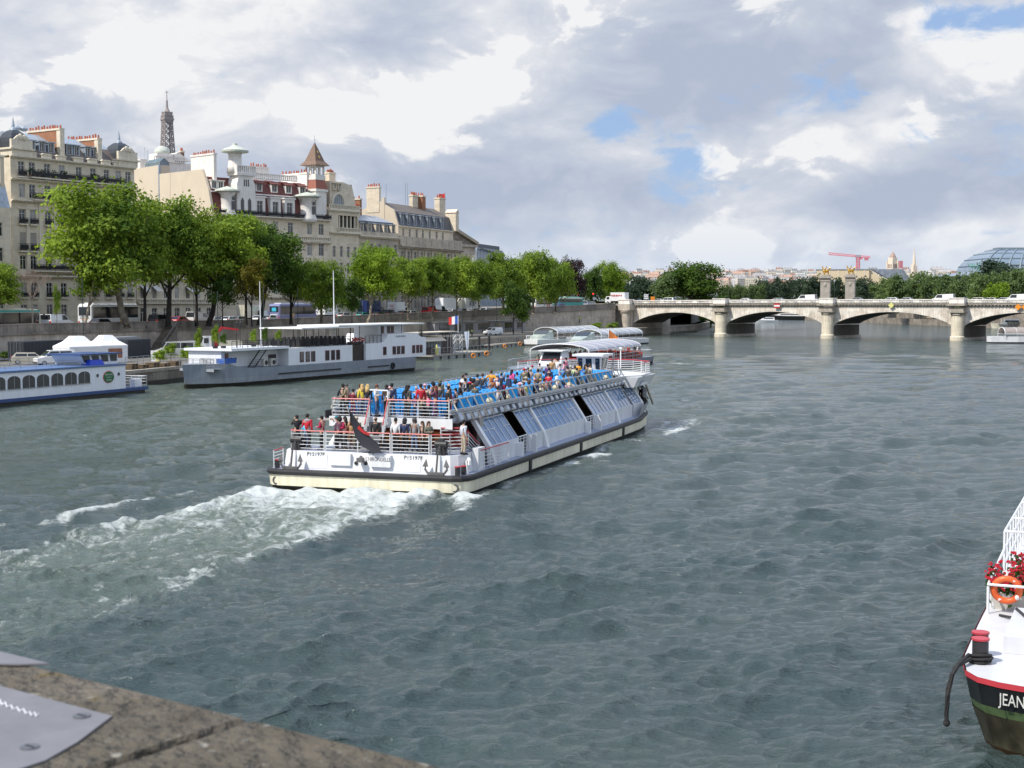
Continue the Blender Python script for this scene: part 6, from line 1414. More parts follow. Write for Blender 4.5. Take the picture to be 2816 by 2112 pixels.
def build_cruise():
 t = thing('sightseeing_boat','large white open-deck sightseeing boat crowded with passengers in mid river','boat',(B_O.x,B_O.y,0),math.atan2(BA.y,BA.x))
 half = [(0,4.5),(.15,4.95),(.55,5.22),(1.2,5.3),(30,5.3),(37,5.25),(40.5,4.9),(43,3.9),(44.6,2.2),(45.1,0)]
 out = [(x,y * (1.12 if x < 30 else 1.05)) for x,y in half] + [(x,-y) for x,y in half[-2::-1]]
 def rise(x): return .75 * max(0,(x - 35) / 10) ** 2
 def ring(off,z,k=1.0):
  r = []
  for x,y in out:
   s = 1 - off / 5.3; r.append(((x - 22) * (1 - off / 22) + 22,y * s,z + rise(x) * k))
  return r
 mb = MB(); mb.loft([ring(.5,-.6,0),ring(.11,.2,.1)]); part('bottom',mb,BOOT,t)
 mb = MB(); mb.loft([ring(.09,.18,.1),ring(.06,.74,.8)],caps=False); part('hull',mb,CREAMH,t)
 mb = MB(); mb.loft([ring(.07,.72,.8),ring(-.02,.77),ring(-.03,.9),ring(0,1.0),ring(.14,1.03),ring(.16,1.0)],caps=False); part('fender',mb,BLKR,t)
 mb = MB(); mb.loft([ring(.15,.9),ring(.15,1.0)]); part('side_deck',mb,DECKB,t)
 for x in (10.2,20.6,31.5):
  mb = MB(); mb.xz([(x - .14,.18),(x + .14,.18),(x + .2,.8),(x - .2,.8)],-5.32,-5.02); part('rubbing_strake',mb,BLKR,t)
 for y in (5.15,-4.6): mb = MB(); mb.ring((.16,y,.42),(1,0,0),.17,.05); o = part('exhaust_pipe',mb,ANCH,t); mb = MB(); mb.disc((.2,y,.42),(1,0,0),.16,.05); part('bore',mb,BOOT,o)
 bw = [(.62,3.7),(.72,4.15),(1.05,4.45),(1.6,4.6),(3.2,4.55),(3.5,3.3),(6.2,3.3)]; ob = [(x,-y) for x,y in bw[::-1]] + [(x,y * 1.12) for x,y in bw]
 ob2 = [(x - .14 * (x < 2),y * (1.02)) for x,y in ob]
 mb = MB(); mb.loft([[(x,y,1.0) for x,y in ob2],[(x,y,1.93) for x,y in ob]]); part('aft_platform',mb,BW,t)
 mb = MB(); mb.xy([(x + .12 * (x < 2),y * .98) for x,y in ob],1.931,1.945); part('aft_deck',mb,DECKB,t)
 for (y0,y1,x0) in ((-1.1,0,.25),(1.1,2.25,.3)):
  mb = MB(); mb.frus((x0 + .1,.6,y0,y1,1.28),(x0 + .12,.66,y0,y1,1.88)); part('stern_locker',mb,BW2,t)
 for (y0,y1) in ((2.45,3.7),(-2.67,-1.35)):
  mb = MB(); mb.add([(.475,y0,1.08),(.475,y1,1.08),(.575,y1,1.8),(.575,y0,1.8)],[(3,2,1,0)]); part('hatch_panel',mb,BW2,t)
 U,Rr = (0,-1,0),(0.12,0,.99)
 for y in (3.1,-2.25): lettering('P15197F',.29,mat('letter dark',(.06,.06,.07),.5),t,(.563,y,1.78),U,Rr)
 lettering("L'HIRONDELLE",.28,mat('letter dark',(.06,.06,.07),.5),t,(.357,-.45,1.66),U,(.033,0,1),.74)
 for y in (.23,-.3): mb = MB(); mb.disc((.52,y + .6,1.42),(1,0,0),.09,.1); part('vent_hole',mb,BOOT,t)
 mb = MB(); mb.bar((.5,.55,1.75),(.3,.5,1.6),.08,6); mb.box(.15,.45,.35,.65,1.5,1.72); part('stern_light',mb,ANCH,t)
 for y in (4.35,-3.6):   # stern anchors with their davits
  mb = MB(); mb.bar((.2,y,1.02),(.42,y,1.95),.055,6); mb.box(.12,.28,y - .42,y + .42,1.0,1.16)
  for s in (-1,1):
   mb.tube([(.2,y + s * .1,1.1),(.2,y + s * .45,1.12),(.22,y + s * .58,1.3),(.24,y + s * .56,1.45)],.06,6); mb.add([(.2,y + s * .72,1.42),(.2,y + s * .4,1.42),(.26,y + s * .52,1.82),(.32,y + s * .56,1.5)],[(0,1,2),(0,2,3),(1,3,2)])
  o = part('anchor',mb,ANCH,t); mb = MB()
  for k in range(8): mb.ring((.42 + k * .05,y,1.95 + k * .07),(k % 2,1 - k % 2,0),.05,.018,8,4)
  part('chain',mb,ANCH,o); mb = MB(); mb.frus((.75,1.25,y - .25,y + .25,1.94),(.85,1.1,y - .12,y + .12,2.75)); mb.disc((.95,y,2.45),(0,1,0),.2,.6); part('windlass',mb,BLKR,t)
 for (x,y) in ((.55,-4.6),(1.0,-4.75),(.6,5.3)): mb = MB(); mb.cyl((x,y),.13,1.0,1.4,8); o = part('bollard',mb,CHAS,t); mb = MB(); mb.cyl((x,y),.15,1.4,1.45,8); part('red_top',mb,REDR,o)
 mb = MB(); mb.tube([(1.5,-4.75,1.0),(1.5,-4.75,1.6),(1.45,-4.85,1.75),(1.3,-4.95,1.65),(1.3,-4.95,1.45)],.09,6); part('air_vent',mb,BW,t)
 mb = MB(); mb.box(2.6,3.6,-4.95,-4.62,1.0,2.15); part('side_locker',mb,BW2,t)
 ship_rail(t,[(.85,4.6),(.82,2.75)],1.94,1.0); ship_rail(t,[(.82,2.65),(.82,-.9)],1.94,1.0); ship_rail(t,[(.82,-1.0),(.82,-3.0)],1.94,1.0); ship_rail(t,[(.85,-3.1),(1.1,-4.0),(2.8,-4.35)],1.94,1.0)
 ship_rail(t,[(.85,4.6),(1.4,4.9),(3.2,4.95)],1.94,1.0); ship_rail(t,[(1.9,-3.2),(2.2,-4.25)],1.94,1.25,'gate_ladder',7)
 ship_rail(t,[(2.9,-4.95),(7.2,-5.0)],1.02,1.0); ship_rail(t,[(.4,5.4),(1.8,5.6)],1.02,.9)
 mb,m2 = MB(),MB(); rail_run(mb,m2,[(2.8,-4.35,0),(4.2,-4.4,-.75)],1.94,1.0,5); o = part('stair_rail',mb,BW,t); part('handrail',m2,REDR,o)
 def chair(mb,x,y,z,f=1,w=.46):
  s = f; mb.box(min(x,x + s * .44),max(x,x + s * .44),y - w / 2,y + w / 2,z + .36,z + .44); q = x - s * .02
  mb.xz([(q,z + .44),(q - s * .10,z + .92),(q - s * .04,z + .95),(q + s * .06,z + .44)][::(1 if s > 0 else -1)],y - w / 2 + .02,y + w / 2 - .02); mb.bar((x + s * .2,y,z),(x + s * .2,y,z + .38),.03,4)
 for k in range(10): mb = MB(); chair(mb,3.0,2.3 - k * .55,1.945,1); part('seat',mb,SEATO,t)
 for k in range(6): mb = MB(); chair(mb,4.6,1.0 - k * .75,1.945,1,.7); part('bench',mb,SEATR,t)
 mb = MB(); mb.box(4.9,5.4,-3.4,-1.6,1.945,2.85); mb.box(4.4,4.9,-3.4,-1.6,1.945,2.4); part('sofa',mb,SEATR,t)
 mb = MB(); mb.box(5.8,6.3,-3.9,3.9,1.94,3.5); part('saloon_bulkhead',mb,BEI,t)
 for y in (-3.3,3.0,.3): mb = MB(); mb.box(5.74,5.79,y - .4,y + .4,1.95,3.2); part('saloon_door',mb,PANE,t)
 segs = [(1352,1424),(1452,1490),(1497,1604),(1634,1690),(1695,1736),(1741,1762)]; yb,zb,yt,zt = 4.55,1.95,3.62,3.28
 sx = [(bx_of(a,-yb,zb),bx_of(b,-yb,zb)) for a,b in segs]
 fy = lambda z: yb + (yt - yb) * (z - zb) / (zt - zb)
 for sg in (-1,1):
  for (x0,x1) in sx:
   p = [(x0,sg * yb,zb),(x1,sg * yb,zb),(x1,sg * yt,zt),(x0,sg * yt,zt)]; mb = MB(); mb.poly(p if sg < 0 else p[::-1]); o = part('saloon_window',mb,BGL,t)
   mb = MB(); n = max(1,round((x1 - x0) / .95))
   for i in range(n + 1): x = x0 + (x1 - x0) * i / n; mb.bar((x,sg * (yb + .02),zb),(x,sg * (yt + .02),zt),.035,4); mb.bar((x,sg * yt,zt),(x + .05,sg * 3.0,3.52),.03,4)
   zm = (zb + zt) / 2 + .1; mb.bar((x0,sg * (fy(zm) + .02),zm),(x0 + (x1 - x0) * .45,sg * (fy(zm) + .02),zm),.025,4); mb.bar((x1 - (x1 - x0) * .25,sg * (fy(zm) + .02),zm),(x1,sg * (fy(zm) + .02),zm),.025,4)
   mb.bar((x0,sg * (yt + .01),zt),(x1,sg * (yt + .01),zt),.05,4); mb.bar((x0,sg * (yb + .02),zb),(x1,sg * (yb + .02),zb),.05,4); part('mullions',mb,BW2,o)
   mb = MB(); mb.add([(x0,sg * yt,zt),(x1,sg * yt,zt),(x1,sg * 2.9,3.5),(x0,sg * 2.9,3.5)],[(0,1,2,3)]); part('roof_glazing',mb,BGLT,o)
   mb = MB(); mb.box(x0 - .05,x1 + .05,sg * yb - .06,sg * yb + .06,1.0,zb - .02); part('side_panel',mb,BW2,t)
  for x in (sx[0][0] - .25,sx[1][1] + .3,sx[2][1] + .3,sx[4][0] - .2,sx[5][1] + .3):
   mb = MB(); mb.loft([[(x - .22,sg * (yb + .35),1.0),(x + .22,sg * (yb + .35),1.0),(x + .22,sg * (yb - .05),1.0),(x - .22,sg * (yb - .05),1.0)],[(x - .2,sg * (yb + .1),1.9),(x + .2,sg * (yb + .1),1.9),(x + .2,sg * (yb - .15),1.9),(x - .2,sg * (yb - .15),1.9)],[(x - .18,sg * (yt + .12),3.3),(x + .18,sg * (yt + .12),3.3),(x + .18,sg * (yt - .12),3.3),(x - .18,sg * (yt - .12),3.3)],[(x - .15,sg * 2.9,3.55),(x + .15,sg * 2.9,3.55),(x + .15,sg * 2.8,3.4),(x - .15,sg * 2.8,3.4)]]); part('frame_post',mb,BW,t)
  for a,b in ((sx[0][1],sx[1][0]),(sx[2][1] + .6,sx[3][0])):
   ship_rail(t,[(a + .1,sg * 4.5),(b - .1,sg * 4.5)],1.0,1.0,'gate',5,BW,.6)
   mb = MB(); mb.box(a - .5,a - .1,sg * 4.65 - .3,sg * 4.65 + .3,1.0,1.75); mb.box(b + .1,b + .35,sg * 4.65 - .35,sg * 4.65 + .35,1.0,2.0); part('boarding_step',mb,BW,t)
 mb = MB(); mb.box(6.3,42,-2.2,2.2,.9,3.42); mb.box(6.4,42,-4.3,4.3,1.0,1.05); part('saloon_core',mb,INT,t)
 dk = [(2.0,-3.75),(37.0,-3.9),(38.6,-4.9),(42.5,-4.6),(45.5,-2.6),(46.2,0)]; dko = dk + [(x,-y if x > 30 else 2.95) for x,y in dk[-2::-1]]
 mb = MB(); mb.xy(dko,3.5,3.62); part('upper_deck',mb,mat('upper deck paint',(.36,.39,.46),.6,var=.1,scale=1),t)
 mb = MB(); mb.box(1.94,2.0,-3.8,3.0,3.12,3.63); part('deck_fascia',mb,BW,t)
 mb = MB(); mb.box(2.0,6.0,-3.7,3.7,3.40,3.49); part('deck_ceiling',mb,BEI,t)
 SY = .25 # stair centre
 ship_rail(t,[(3.4,3.0),(2.02,2.85),(2.02,SY + .5)],3.62,.92); ship_rail(t,[(2.02,SY - .5),(2.02,-3.6)],3.62,.92)
 for s in (-1,1):
  mb,m2 = MB(),MB(); rail_run(mb,m2,[(2.02,SY + s * .5,0),(.95 + .4,SY + s * .5,-1.25)],3.62,.9,6,.35); o = part('stair_rail',mb,BW,t); part('handrail',m2,REDR,o)
 mb = MB()
 for i in range(7): mb.box(2.0 - (i + 1) * .2,2.05 - i * .2,SY - .45,SY + .45,3.55 - (i + 1) * .21,3.60 - (i + 1) * .21); mb.box(2.0 - (i) * .2,2.04 - i * .2,SY - .45,SY + .45,3.55 - (i + 1) * .21,3.6 - i * .21)
 part('stairs',mb,STEEL,t)
 mb = MB(); mb.bar((2.05,SY - .5,4.5),(2.05,SY - .5,5.0),.05,5); mb.bar((2.05,SY - .5,5.0),(2.05,SY + .5,5.02),.04,5); part('stair_gantry',mb,BW,t)
 for sg in (-1,1):
  mb = MB(); pts = [(2.2,3.55 if sg < 0 else 2.9),(4.0,3.8 if sg < 0 else 3.1),(37.0,3.95),(38.6,4.95),(42.6,4.65),(45.4,2.7)]
  for (xa,ya),(xb,yb_) in zip(pts[:-1],pts[1:]): mb.bar((xa,sg * ya,4.0),(xb,sg * yb_,4.0),.1,4); mb.bar((xa,sg * (ya + .05),3.86),(xb,sg * (yb_ + .05),3.86),.05,4)
  o = part('deck_beam',mb,mat('beam grey',(.50,.50,.50),.5,var=.1),t); mb = MB(); n = 33
  for i in range(n + 1): x = 2.4 + (37 - 2.4) * i / n; ya = 3.9 if sg < 0 else 3.1 + .8 * i / n; mb.bar((x,sg * ya,4.02),(x - .05,sg * (ya - .28),4.58),.045,4)
  part('rail_stanchions',mb,mat('stanchion cream',(.66,.62,.52),.5),o); mb = MB(); mb.bar((2.2,sg * (3.6 if sg < 0 else 2.82),4.58),(37.2,sg * 3.62,4.58),.05,5); part('top_rail',mb,mat('beam grey',(.50,.50,.50)),o)
  mb = MB(); mb.box(2.2,37.5,sg * 3.35 - .02,sg * 3.35 + .02,3.46,3.9); mb.box(2.0,38,sg * 3.5 - .06,sg * 3.5 + .06,3.38,3.48); part('deck_edge',mb,CHAS,t)
  fl = MB(); fl.T = Matrix.Rotation(R(28 * sg),4,'X'); fl.box(-.3,.3,-.14,.14,-.28,.24); me1 = fl.mesh('floodlight',STEEL); fl = MB(); fl.T = Matrix.Rotation(R(28 * sg),4,'X'); y = sg * .15; fl.box(-.24,.24,min(y,y + .01 * sg),max(y,y + .01 * sg),-.22,.18); me2 = fl.mesh('lens',mat('lamp glass',(.34,.42,.52),.1,var=.3,scale=2,spec=.8))
  for i in range(33): x = 3.0 + i * 1.05; o = part('floodlight',me1,None,t,loc=(x,sg * (3.72 if sg < 0 else 2.95),3.66)); part('lens',me2,None,o)
  hm = MB(); hm.lathe([(.09,-.2),(.12,0),(.2,.22),(.21,.25)],10); hm.v = [(-z,y_,x_) for x_,y_,z in hm.v]; hme = hm.mesh('loudspeaker',HORN,True)
  for i in range(9): part('loudspeaker',hme,None,t,loc=(8.5 + i * 3.1,sg * 3.55,4.12))
 mb = MB(); mb.frus((37.2,42.5,-4.6,-3.9,3.2),(37.0,42.8,-5.0,-3.9,3.98)); mb.frus((37.2,42.5,3.9,4.6,3.2),(37.0,42.8,3.9,5.0,3.98)); mb.xy(dko[2:-2],3.3,3.5); part('bow_wing',mb,BW,t)
 ship_rail(t,[(38.6,-4.85),(42.6,-4.55),(45.3,-2.6),(46.0,0),(45.3,2.6),(42.6,4.55),(38.6,4.85)],3.98,.95,nb=6)
 mb = MB(); mb.xy([(38.7,-4.8),(42.6,-4.5),(45.2,-2.6),(45.9,0),(45.2,2.6),(42.6,4.5),(38.7,4.8),(38.7,3),(41.5,2.6),(41.5,-2.6),(38.7,-3)],3.9,3.99); part('bow_capping',mb,BW,t)
 x0,x1,y0,y1 = 37.6,39.9,-2.0,-.1
 mb = MB(); mb.frus((x0 + .25,x1 - .2,y0 + .2,y1 - .2,3.62),(x0,x1,y0,y1,5.45)); w = part('wheelhouse',mb,BW,t); mb = MB(); mb.box(x0 - .35,x1 + .4,y0 - .25,y1 + .25,5.46,5.62); part('wheelhouse_roof',mb,BW,w)
 for (a,b) in ((y0 + .12,y0 + .45),(y1 - .45,y1 - .12)): mb = MB(); mb.add([(x0 + .06,a,4.5),(x0 + .06,b,4.5),(x0 - .02,b,5.3),(x0 - .02,a,5.3)],[(3,2,1,0)]); part('window',mb,VGL,w)
 mb = MB(); mb.add([(x0 + .2,-1.42,3.7),(x0 + .2,-.68,3.7),(x0 - .03,-.68,5.4),(x0 - .03,-1.42,5.4)],[(3,2,1,0)]); d = part('door',mb,BW2,w); mb = MB(); mb.add([(x0 + .06,-1.28,4.5),(x0 + .06,-.82,4.5),(x0 - .06,-.82,5.28),(x0 - .06,-1.28,5.28)],[(3,2,1,0)]); part('door_window',mb,VGL,d)
 mb = MB(); mb.add([(x0 + .5,y0 + .08,4.4),(x1 - .5,y0 + .08,4.4),(x1 - .3,y0 - .02,5.3),(x0 + .3,y0 - .02,5.3)],[(0,1,2,3)]); part('side_window',mb,VGL,w)
 mb = MB(); mb.bar((x1 - .2,y0 - .5,5.7),(x1 - .3,y0 - .35,3.7),.03); mb.bar((x1 - .6,y0 - .5,5.7),(x1 - .7,y0 - .35,3.7),.03)
 for i in range(6): mb.bar((x1 - .22,y0 - .4,3.9 + i * .3),(x1 - .62,y0 - .4,3.9 + i * .3),.02)
 part('ladder',mb,STEEL,w); mb = MB(); mb.bar((41.2,-2.6,3.62),(41.2,-2.6,6.0),.05,6); mb.box(41.1,41.3,-2.7,-2.5,5.9,6.05); part('light_mast',mb,BW,t)
 mb = MB()
 for i in range(7): y = -4.0 + i * .35; mb.bar((43.2 + i * .2,y,3.4),(44.6 + i * .12 - .3,y - .45 + i * .1,1.5),.08,4)
 part('bow_stay',mb,mat('bow timber',(.42,.36,.26),.6,var=.4,scale=2),t)
 mb = MB(); mb.add([(41.8,-3.9,3.3),(42.4,-3.6,3.3),(43.2,-4.2,2.0),(42.4,-4.6,2.0)],[(0,1,2,3)]); part('bow_window',mb,BGL,t)
 mb = MB(); bow = [(x,y) for x,y in out if x > 36];
 mb.loft([[(x - .15,y * .97,1.0 + rise(x)) for x,y in bow],[(x + .1,y * 1.0,1.75 + rise(x)) for x,y in bow]],close=False,caps=False); part('bow_bulwark',mb,mat('bow grey',(.33,.34,.36),.5,var=.15),t)
 ship_rail(t,[(x,y * .98) for x,y in bow if x > 40],2.2,.75,'bow_rail',2,STEEL,.3,.02,STEEL)
 sm = MB(); sm.box(-.02,.42,-.23,.23,.34,.44); sm.xz([(-.02,.44),(-.16,.9),(-.11,.95),(.03,.9),(.06,.44)],-.23,.23); sm.box(-.06,.4,-.2,-.16,0,.36); sm.box(-.06,.4,.16,.2,0,.36); sme = sm.mesh('seat',SEATB); rest = MB(); n = 0
 ys = [-3.2,-2.68,-2.16,-.9,-.38,.14,.66,1.6,2.12,2.6]
 for r_i in range(34):
  x = 4.0 + r_i * .95
  for y in (ys if r_i % 1 == 0 else ys):
   if x > 36.4: continue
   if n < 96: part('seat',sme,None,t,loc=(x,y,3.62)); n += 1
   else: rest.T = Matrix.Translation((x,y,3.62)); rest.box(-.02,.42,-.23,.23,.34,.44); rest.xz([(-.02,.44),(-.16,.9),(-.11,.95),(.03,.9),(.06,.44)],-.23,.23); rest.T = None
 part('seat_rows',rest,SEATB,t,kind='stuff')
 f = thing('stern_flag','black flag with a red band drooping from a leaning staff at the stern','flag',t.matrix_basis @ Vector((.7,.62,2.36)),math.atan2(BA.y,BA.x))
 mb = MB(); mb.bar((0,0,0),(-.9,.35,1.95),.03,5); part('staff',mb,BW,f)
 mb = MB(); cols = []
 rows = [((-.9,.35,1.95),(-.82,.25,1.5)),((-.72,-.05,1.35),(-.68,.18,.95)),((-.62,-.38,.85),(-.6,.05,.42)),((-.55,-.75,.45),(-.55,-.28,-.05)),((-.5,-1.15,.12),(-.55,-.68,-.22)),((-.5,-1.3,-.32),(-.55,-.86,-.42))]
 sec = [[Vector(a),(Vector(a) + Vector(b)) / 2 + Vector((.05,0,.03)),Vector(b)] for a,b in rows]
 mb.loft(sec,close=False,caps=False); o = part('cloth',mb,mat('flag black',(.03,.03,.04),.7,var=.2),f,smooth=True)
 mb = MB(); mb.loft([[Vector((-.70,-.2,1.02)),Vector((-.66,-.1,.86))],[Vector((-.66,-.5,.74)),Vector((-.62,-.42,.6))],[Vector((-.6,-.75,.62)),Vector((-.58,-.72,.5))]],close=False,caps=False); mb.v = [(x - .03,y,z) for x,y,z in mb.v]; part('red_band',mb,RED,o)
 return t
BOAT = build_cruise()
# --- people
def skin_mesh(name,J,E,root=0,sub=1):
 me = bpy.data.meshes.new('tmp'); me.from_pydata([j[0] for j in J],E,[]); o = bpy.data.objects.new('tmp',me); COL.objects.link(o)
 md = o.modifiers.new('s','SKIN'); md.use_smooth_shade = True
 for i,j in enumerate(J):
  sv = me.skin_vertices[0].data[i]; r = j[1]; sv.radius = r if isinstance(r,tuple) else (r,r); sv.use_root = i == root
 o.modifiers.new('d','SUBSURF').levels = sub
 dg = bpy.context.evaluated_depsgraph_get(); m = bpy.data.meshes.new_from_object(o.evaluated_get(dg)); m.name = name
 bpy.data.objects.remove(o); bpy.data.meshes.remove(me); m.materials.clear(); m.materials.append(None); return m
def merge(me,mb,name,idx=1):
 v = [tuple(x.co) for x in me.vertices]; f = [tuple(p.vertices) for p in me.polygons]; n = len(v)
 m = bpy.data.meshes.new(name); m.from_pydata(v + mb.v,[],f + [tuple(i + n for i in q) for q in mb.f])
 m.materials.append(None); m.materials.append(None); m.polygons.foreach_set('material_index',[0] * len(f) + mb.mi); m.polygons.foreach_set('use_smooth',[True] * len(m.polygons)); m.update(); return m
ARMS = {'down': ((-.03,.24,1.12),(.05,.23,.87)),'photo': ((.13,.25,1.24),(.23,.08,1.53)),'rail': ((.04,.27,1.15),(.31,.20,1.06)),'hold': ((.0,.25,1.14),(.25,.06,1.17)),'hips': ((-.08,.37,1.19),(.02,.19,1.03)),'wave': ((.10,.30,1.42),(.20,.30,1.68))}
_pose = {}
def pose_meshes(legs,arms,skirt=False):
 k = (legs,arms)
 if k in _pose: return _pose[k]
 sit = legs == 'sit'; dz = -.47 if sit else 0
 def P(x,y,z): return (x,y,z + dz)
 (ex,ey,ez),(wx,wy,wz) = ARMS[arms]
 if sit and arms == 'down': (ex,ey,ez),(wx,wy,wz) = ((.03,.25,1.13),(.26,.15,1.03))
 L = {}
 for s in (1,-1):
  if sit: L[s] = [(.02,s * .09,.47),(.42,s * .11,.49),(.43,s * .11,.09),(.56,s * .12,.04)]
  elif legs == 'walk': L[s] = [(0,s * .09,.90),(.12 * s + .05,s * .10,.49),(.22 * s - .06,s * .10,.09),(.22 * s + .08,s * .11,.03)]
  else: L[s] = [(0,s * .09,.90),(.02,s * .11,.49),(-.02,s * .12,.08),(.12,s * .14,.03)]
 J = [(P(0,0,.95),(.115,.15)),(P(-.01,0,1.12),(.10,.135)),(P(0,0,1.30),(.115,.165)),(P(0,0,1.43),(.07,.10)),(P(.01,0,1.50),.052),(P(.02,0,1.57),(.085,.07)),(P(.02,0,1.66),(.095,.078)),(P(.01,0,1.715),.045)]
 E = [(0,1),(1,2),(2,3),(3,4),(4,5),(5,6),(6,7)]
 JA,EA = list(J[:4]),[(0,1),(1,2),(2,3)]; jac = [(p,(r[0] * 1.16,r[1] * 1.12) if isinstance(r,tuple) else r * 1.2) for p,r in JA]; jac[0] = (P(0,0,.90),(.135,.165))
 jac[3] = (P(0,0,1.44),(.075,.09))
 tro = [(P(0,0,.97),(.125,.155)),(P(0,0,.90) if not sit else (.03,0,.46),(.13,.16))]; te = [(0,1)]
 for s in (1,-1):
  b = len(J); J += [(P(0,s * .175,1.39),.062),(P(ex,s * ey,ez),.043),(P(wx,s * wy,wz),.028)]; E += [(2,b),(b,b + 1),(b + 1,b + 2)]
  b = len(jac); m = .8; jac += [(P(0,s * .18,1.39),.078),(P(ex,s * ey,ez),.060),(P(ex + (wx - ex) * .9,s * (ey + (wy - ey) * .9),ez + (wz - ez) * .9),.045)]; EA += [(2,b),(b,b + 1),(b + 1,b + 2)]
  h,kn,an,to = L[s]; b = len(J); J += [(h,.085),(kn,.058),(an,.04),(to,.035)]; E += [(0,b),(b,b + 1),(b + 1,b + 2),(b + 2,b + 3)]
  b = len(tro); tro += [(h,.098),(kn,.072),((an[0],an[1],an[2] + .02),.058)]; te += [(1,b),(b,b + 1),(b + 1,b + 2)]
 body = skin_mesh('person',J,E); mb = MB(); mb.m = 0
 hx,hz = .02,1.60 + dz
 mb.lathe([(.001,-.01),(.014,.0),(.018,.02),(.006,.05)],6,(hx + .09,0,hz - .01));
 for s in (1,-1):
  mb.ball((hx - .005,s * .078,hz + .005),.02,.012,.032,6,5)
  W = Vector(P(wx,s * wy,wz)); d = (W - Vector(P(ex,s * ey,ez))).normalized(); sd = Vector((0,0,1)).cross(d); sd = sd.normalized() if sd.length > .2 else Vector((1,0,0)); up = d.cross(sd)
  q = W + d * .045; mb.loft([[W + sd * a * .022 + up * b * .014 for a,b in ((-1,-1),(1,-1),(1,1),(-1,1))],[W + d * .09 + sd * a * .042 + up * b * .012 for a,b in ((-1,-1),(1,-1),(1,1),(-1,1))]])
  for i,ln in enumerate((.062,.075,.07,.055)):
   a = W + d * .085 + sd * (-.032 + i * .0215); c = a + d * ln * .55; mb.bar(a,c,.009,5); mb.bar(c,c + (d * .7 - up * .6).normalized() * ln * .5,.008,5)
  a = W + d * .03 + sd * s * -.03; mb.bar(a,a + (d * .6 - sd * s * .8).normalized() * .055,.011,5)
 mb.m = 1
 for s in (1,-1): mb.ball((hx + .083,s * .032,hz + .022),.012,.016,.009,6,4); mb.box(hx + .082,hx + .094,s * .032 - .02,s * .032 + .02,hz + .042,hz + .05)
 mb.box(hx + .08,hx + .092,-.024,.024,hz - .052,hz - .043)
 body = merge(body,mb,'person'); jm = skin_mesh('jacket',jac,EA); tm = skin_mesh('trousers',tro,te); sh = MB()
 for s in (1,-1):
  an,to = L[s][2],L[s][3]; sh.frus((an[0] - .08,to[0] + .10,an[1] - .05,an[1] + .055,an[2] - .08),(an[0] - .07,to[0] - .0,an[1] - .045,an[1] + .05,an[2] + .02))
 sm = sh.mesh('shoes',[None]);
 _pose[k] = (body,jm,tm,sm,(hx,0,hz)); return _pose[k]
def hair_meshes():
 H = {}
 def hemi(z0=-.02,r=.108,back=0.0,n=12):
  mb = MB(); prof = [(r * .92,z0),(r * 1.0,.03),(r * .93,.08),(r * .68,.125),(r * .3,.148),(.002,.152)]; mb.lathe(prof,n,(-.012,0,0)); return mb
 mb = hemi(.035,.098); mb.ball((-.035,0,.02),.082,.088,.09,10,6); H['short'] = mb
 mb = hemi(.03,.102); mb.loft([[(-.09,-.09,.08),(-.09,.09,.08),(0,.1,.05),(0,-.1,.05)],[(-.12,-.10,-.12),(-.12,.10,-.12),(-.02,.105,-.12),(-.02,-.105,-.12)],[(-.13,-.11,-.32),(-.13,.11,-.32),(-.06,.1,-.32),(-.06,-.1,-.32)]]); H['long'] = mb
 mb = MB(); mb.ball((-.035,0,-.01),.075,.09,.06,10,5); H['bald'] = mb
 mb = hemi(.05,.106); mb.loft([[(.07,-.08,.05),(.07,.08,.05),(.07,.08,.065),(.07,-.08,.065)],[(.18,-.06,.04),(.18,.06,.04),(.18,.06,.05),(.18,-.06,.05)]]); H['cap'] = mb
 mb = hemi(.05,.108); mb.lathe([(.10,.05),(.19,.03),(.19,.042),(.10,.07)],14,(-.01,0,0)); H['hat'] = mb
 mb = hemi(-.02,.122); mb.ball((-.05,0,-.06),.10,.125,.12,10,6); H['hood'] = mb
 mb = hemi(.0,.125); mb.ball((-.06,0,-.02),.11,.13,.12,10,6); H['curly'] = mb
 return {k: m.mesh({'cap': 'cap','hat': 'hat','hood': 'hood'}.get(k,'hair'),[None],True) for k,m in H.items()}
HAIR = hair_meshes()
CC = dict(black=(.015,.015,.018),navy=(.018,.03,.085),grey=(.28,.29,.31),dgrey=(.06,.062,.066),white=(.75,.75,.76),cream=(.64,.58,.46),khaki=(.26,.21,.13),olive=(.13,.125,.075),brown=(.10,.055,.035),tan=(.38,.22,.09),red=(.55,.02,.04),crimson=(.36,.01,.06),maroon=(.16,.015,.03),pink=(.78,.10,.32),purple=(.14,.07,.24),blue=(.03,.22,.65),rblue=(.05,.14,.48),teal=(.01,.16,.20),orange=(.72,.32,.02),rust=(.32,.10,.04),yellow=(.75,.60,.06),mustard=(.50,.33,.06),lime=(.48,.62,.12),mint=(.45,.55,.32),beige=(.48,.40,.30),jeans=(.07,.11,.20),plum=(.16,.06,.10),cyan=(.10,.50,.70),blond=(.55,.38,.16),bhair=(.07,.035,.02),rhair=(.14,.03,.02),khair=(.012,.010,.010),ghair=(.30,.29,.28),skin=(.55,.34,.24),skin2=(.30,.16,.09),silver=(.55,.57,.62),hivis=(.55,.85,.05),camo=(.16,.16,.12),lpink=(.75,.40,.45))
def cm(n): return mat('cloth ' + n,CC[n],.8,var=.12,scale=9) if n not in ('skin','skin2') else mat('human ' + n,CC[n],.55,var=.08,scale=6)
EYE_M = mat('eye dark',(.02,.015,.012),.4,var=.05)
def omat(o,*ms):
 for s,m in zip(o.material_slots,ms): s.link = 'OBJECT'; s.material = m
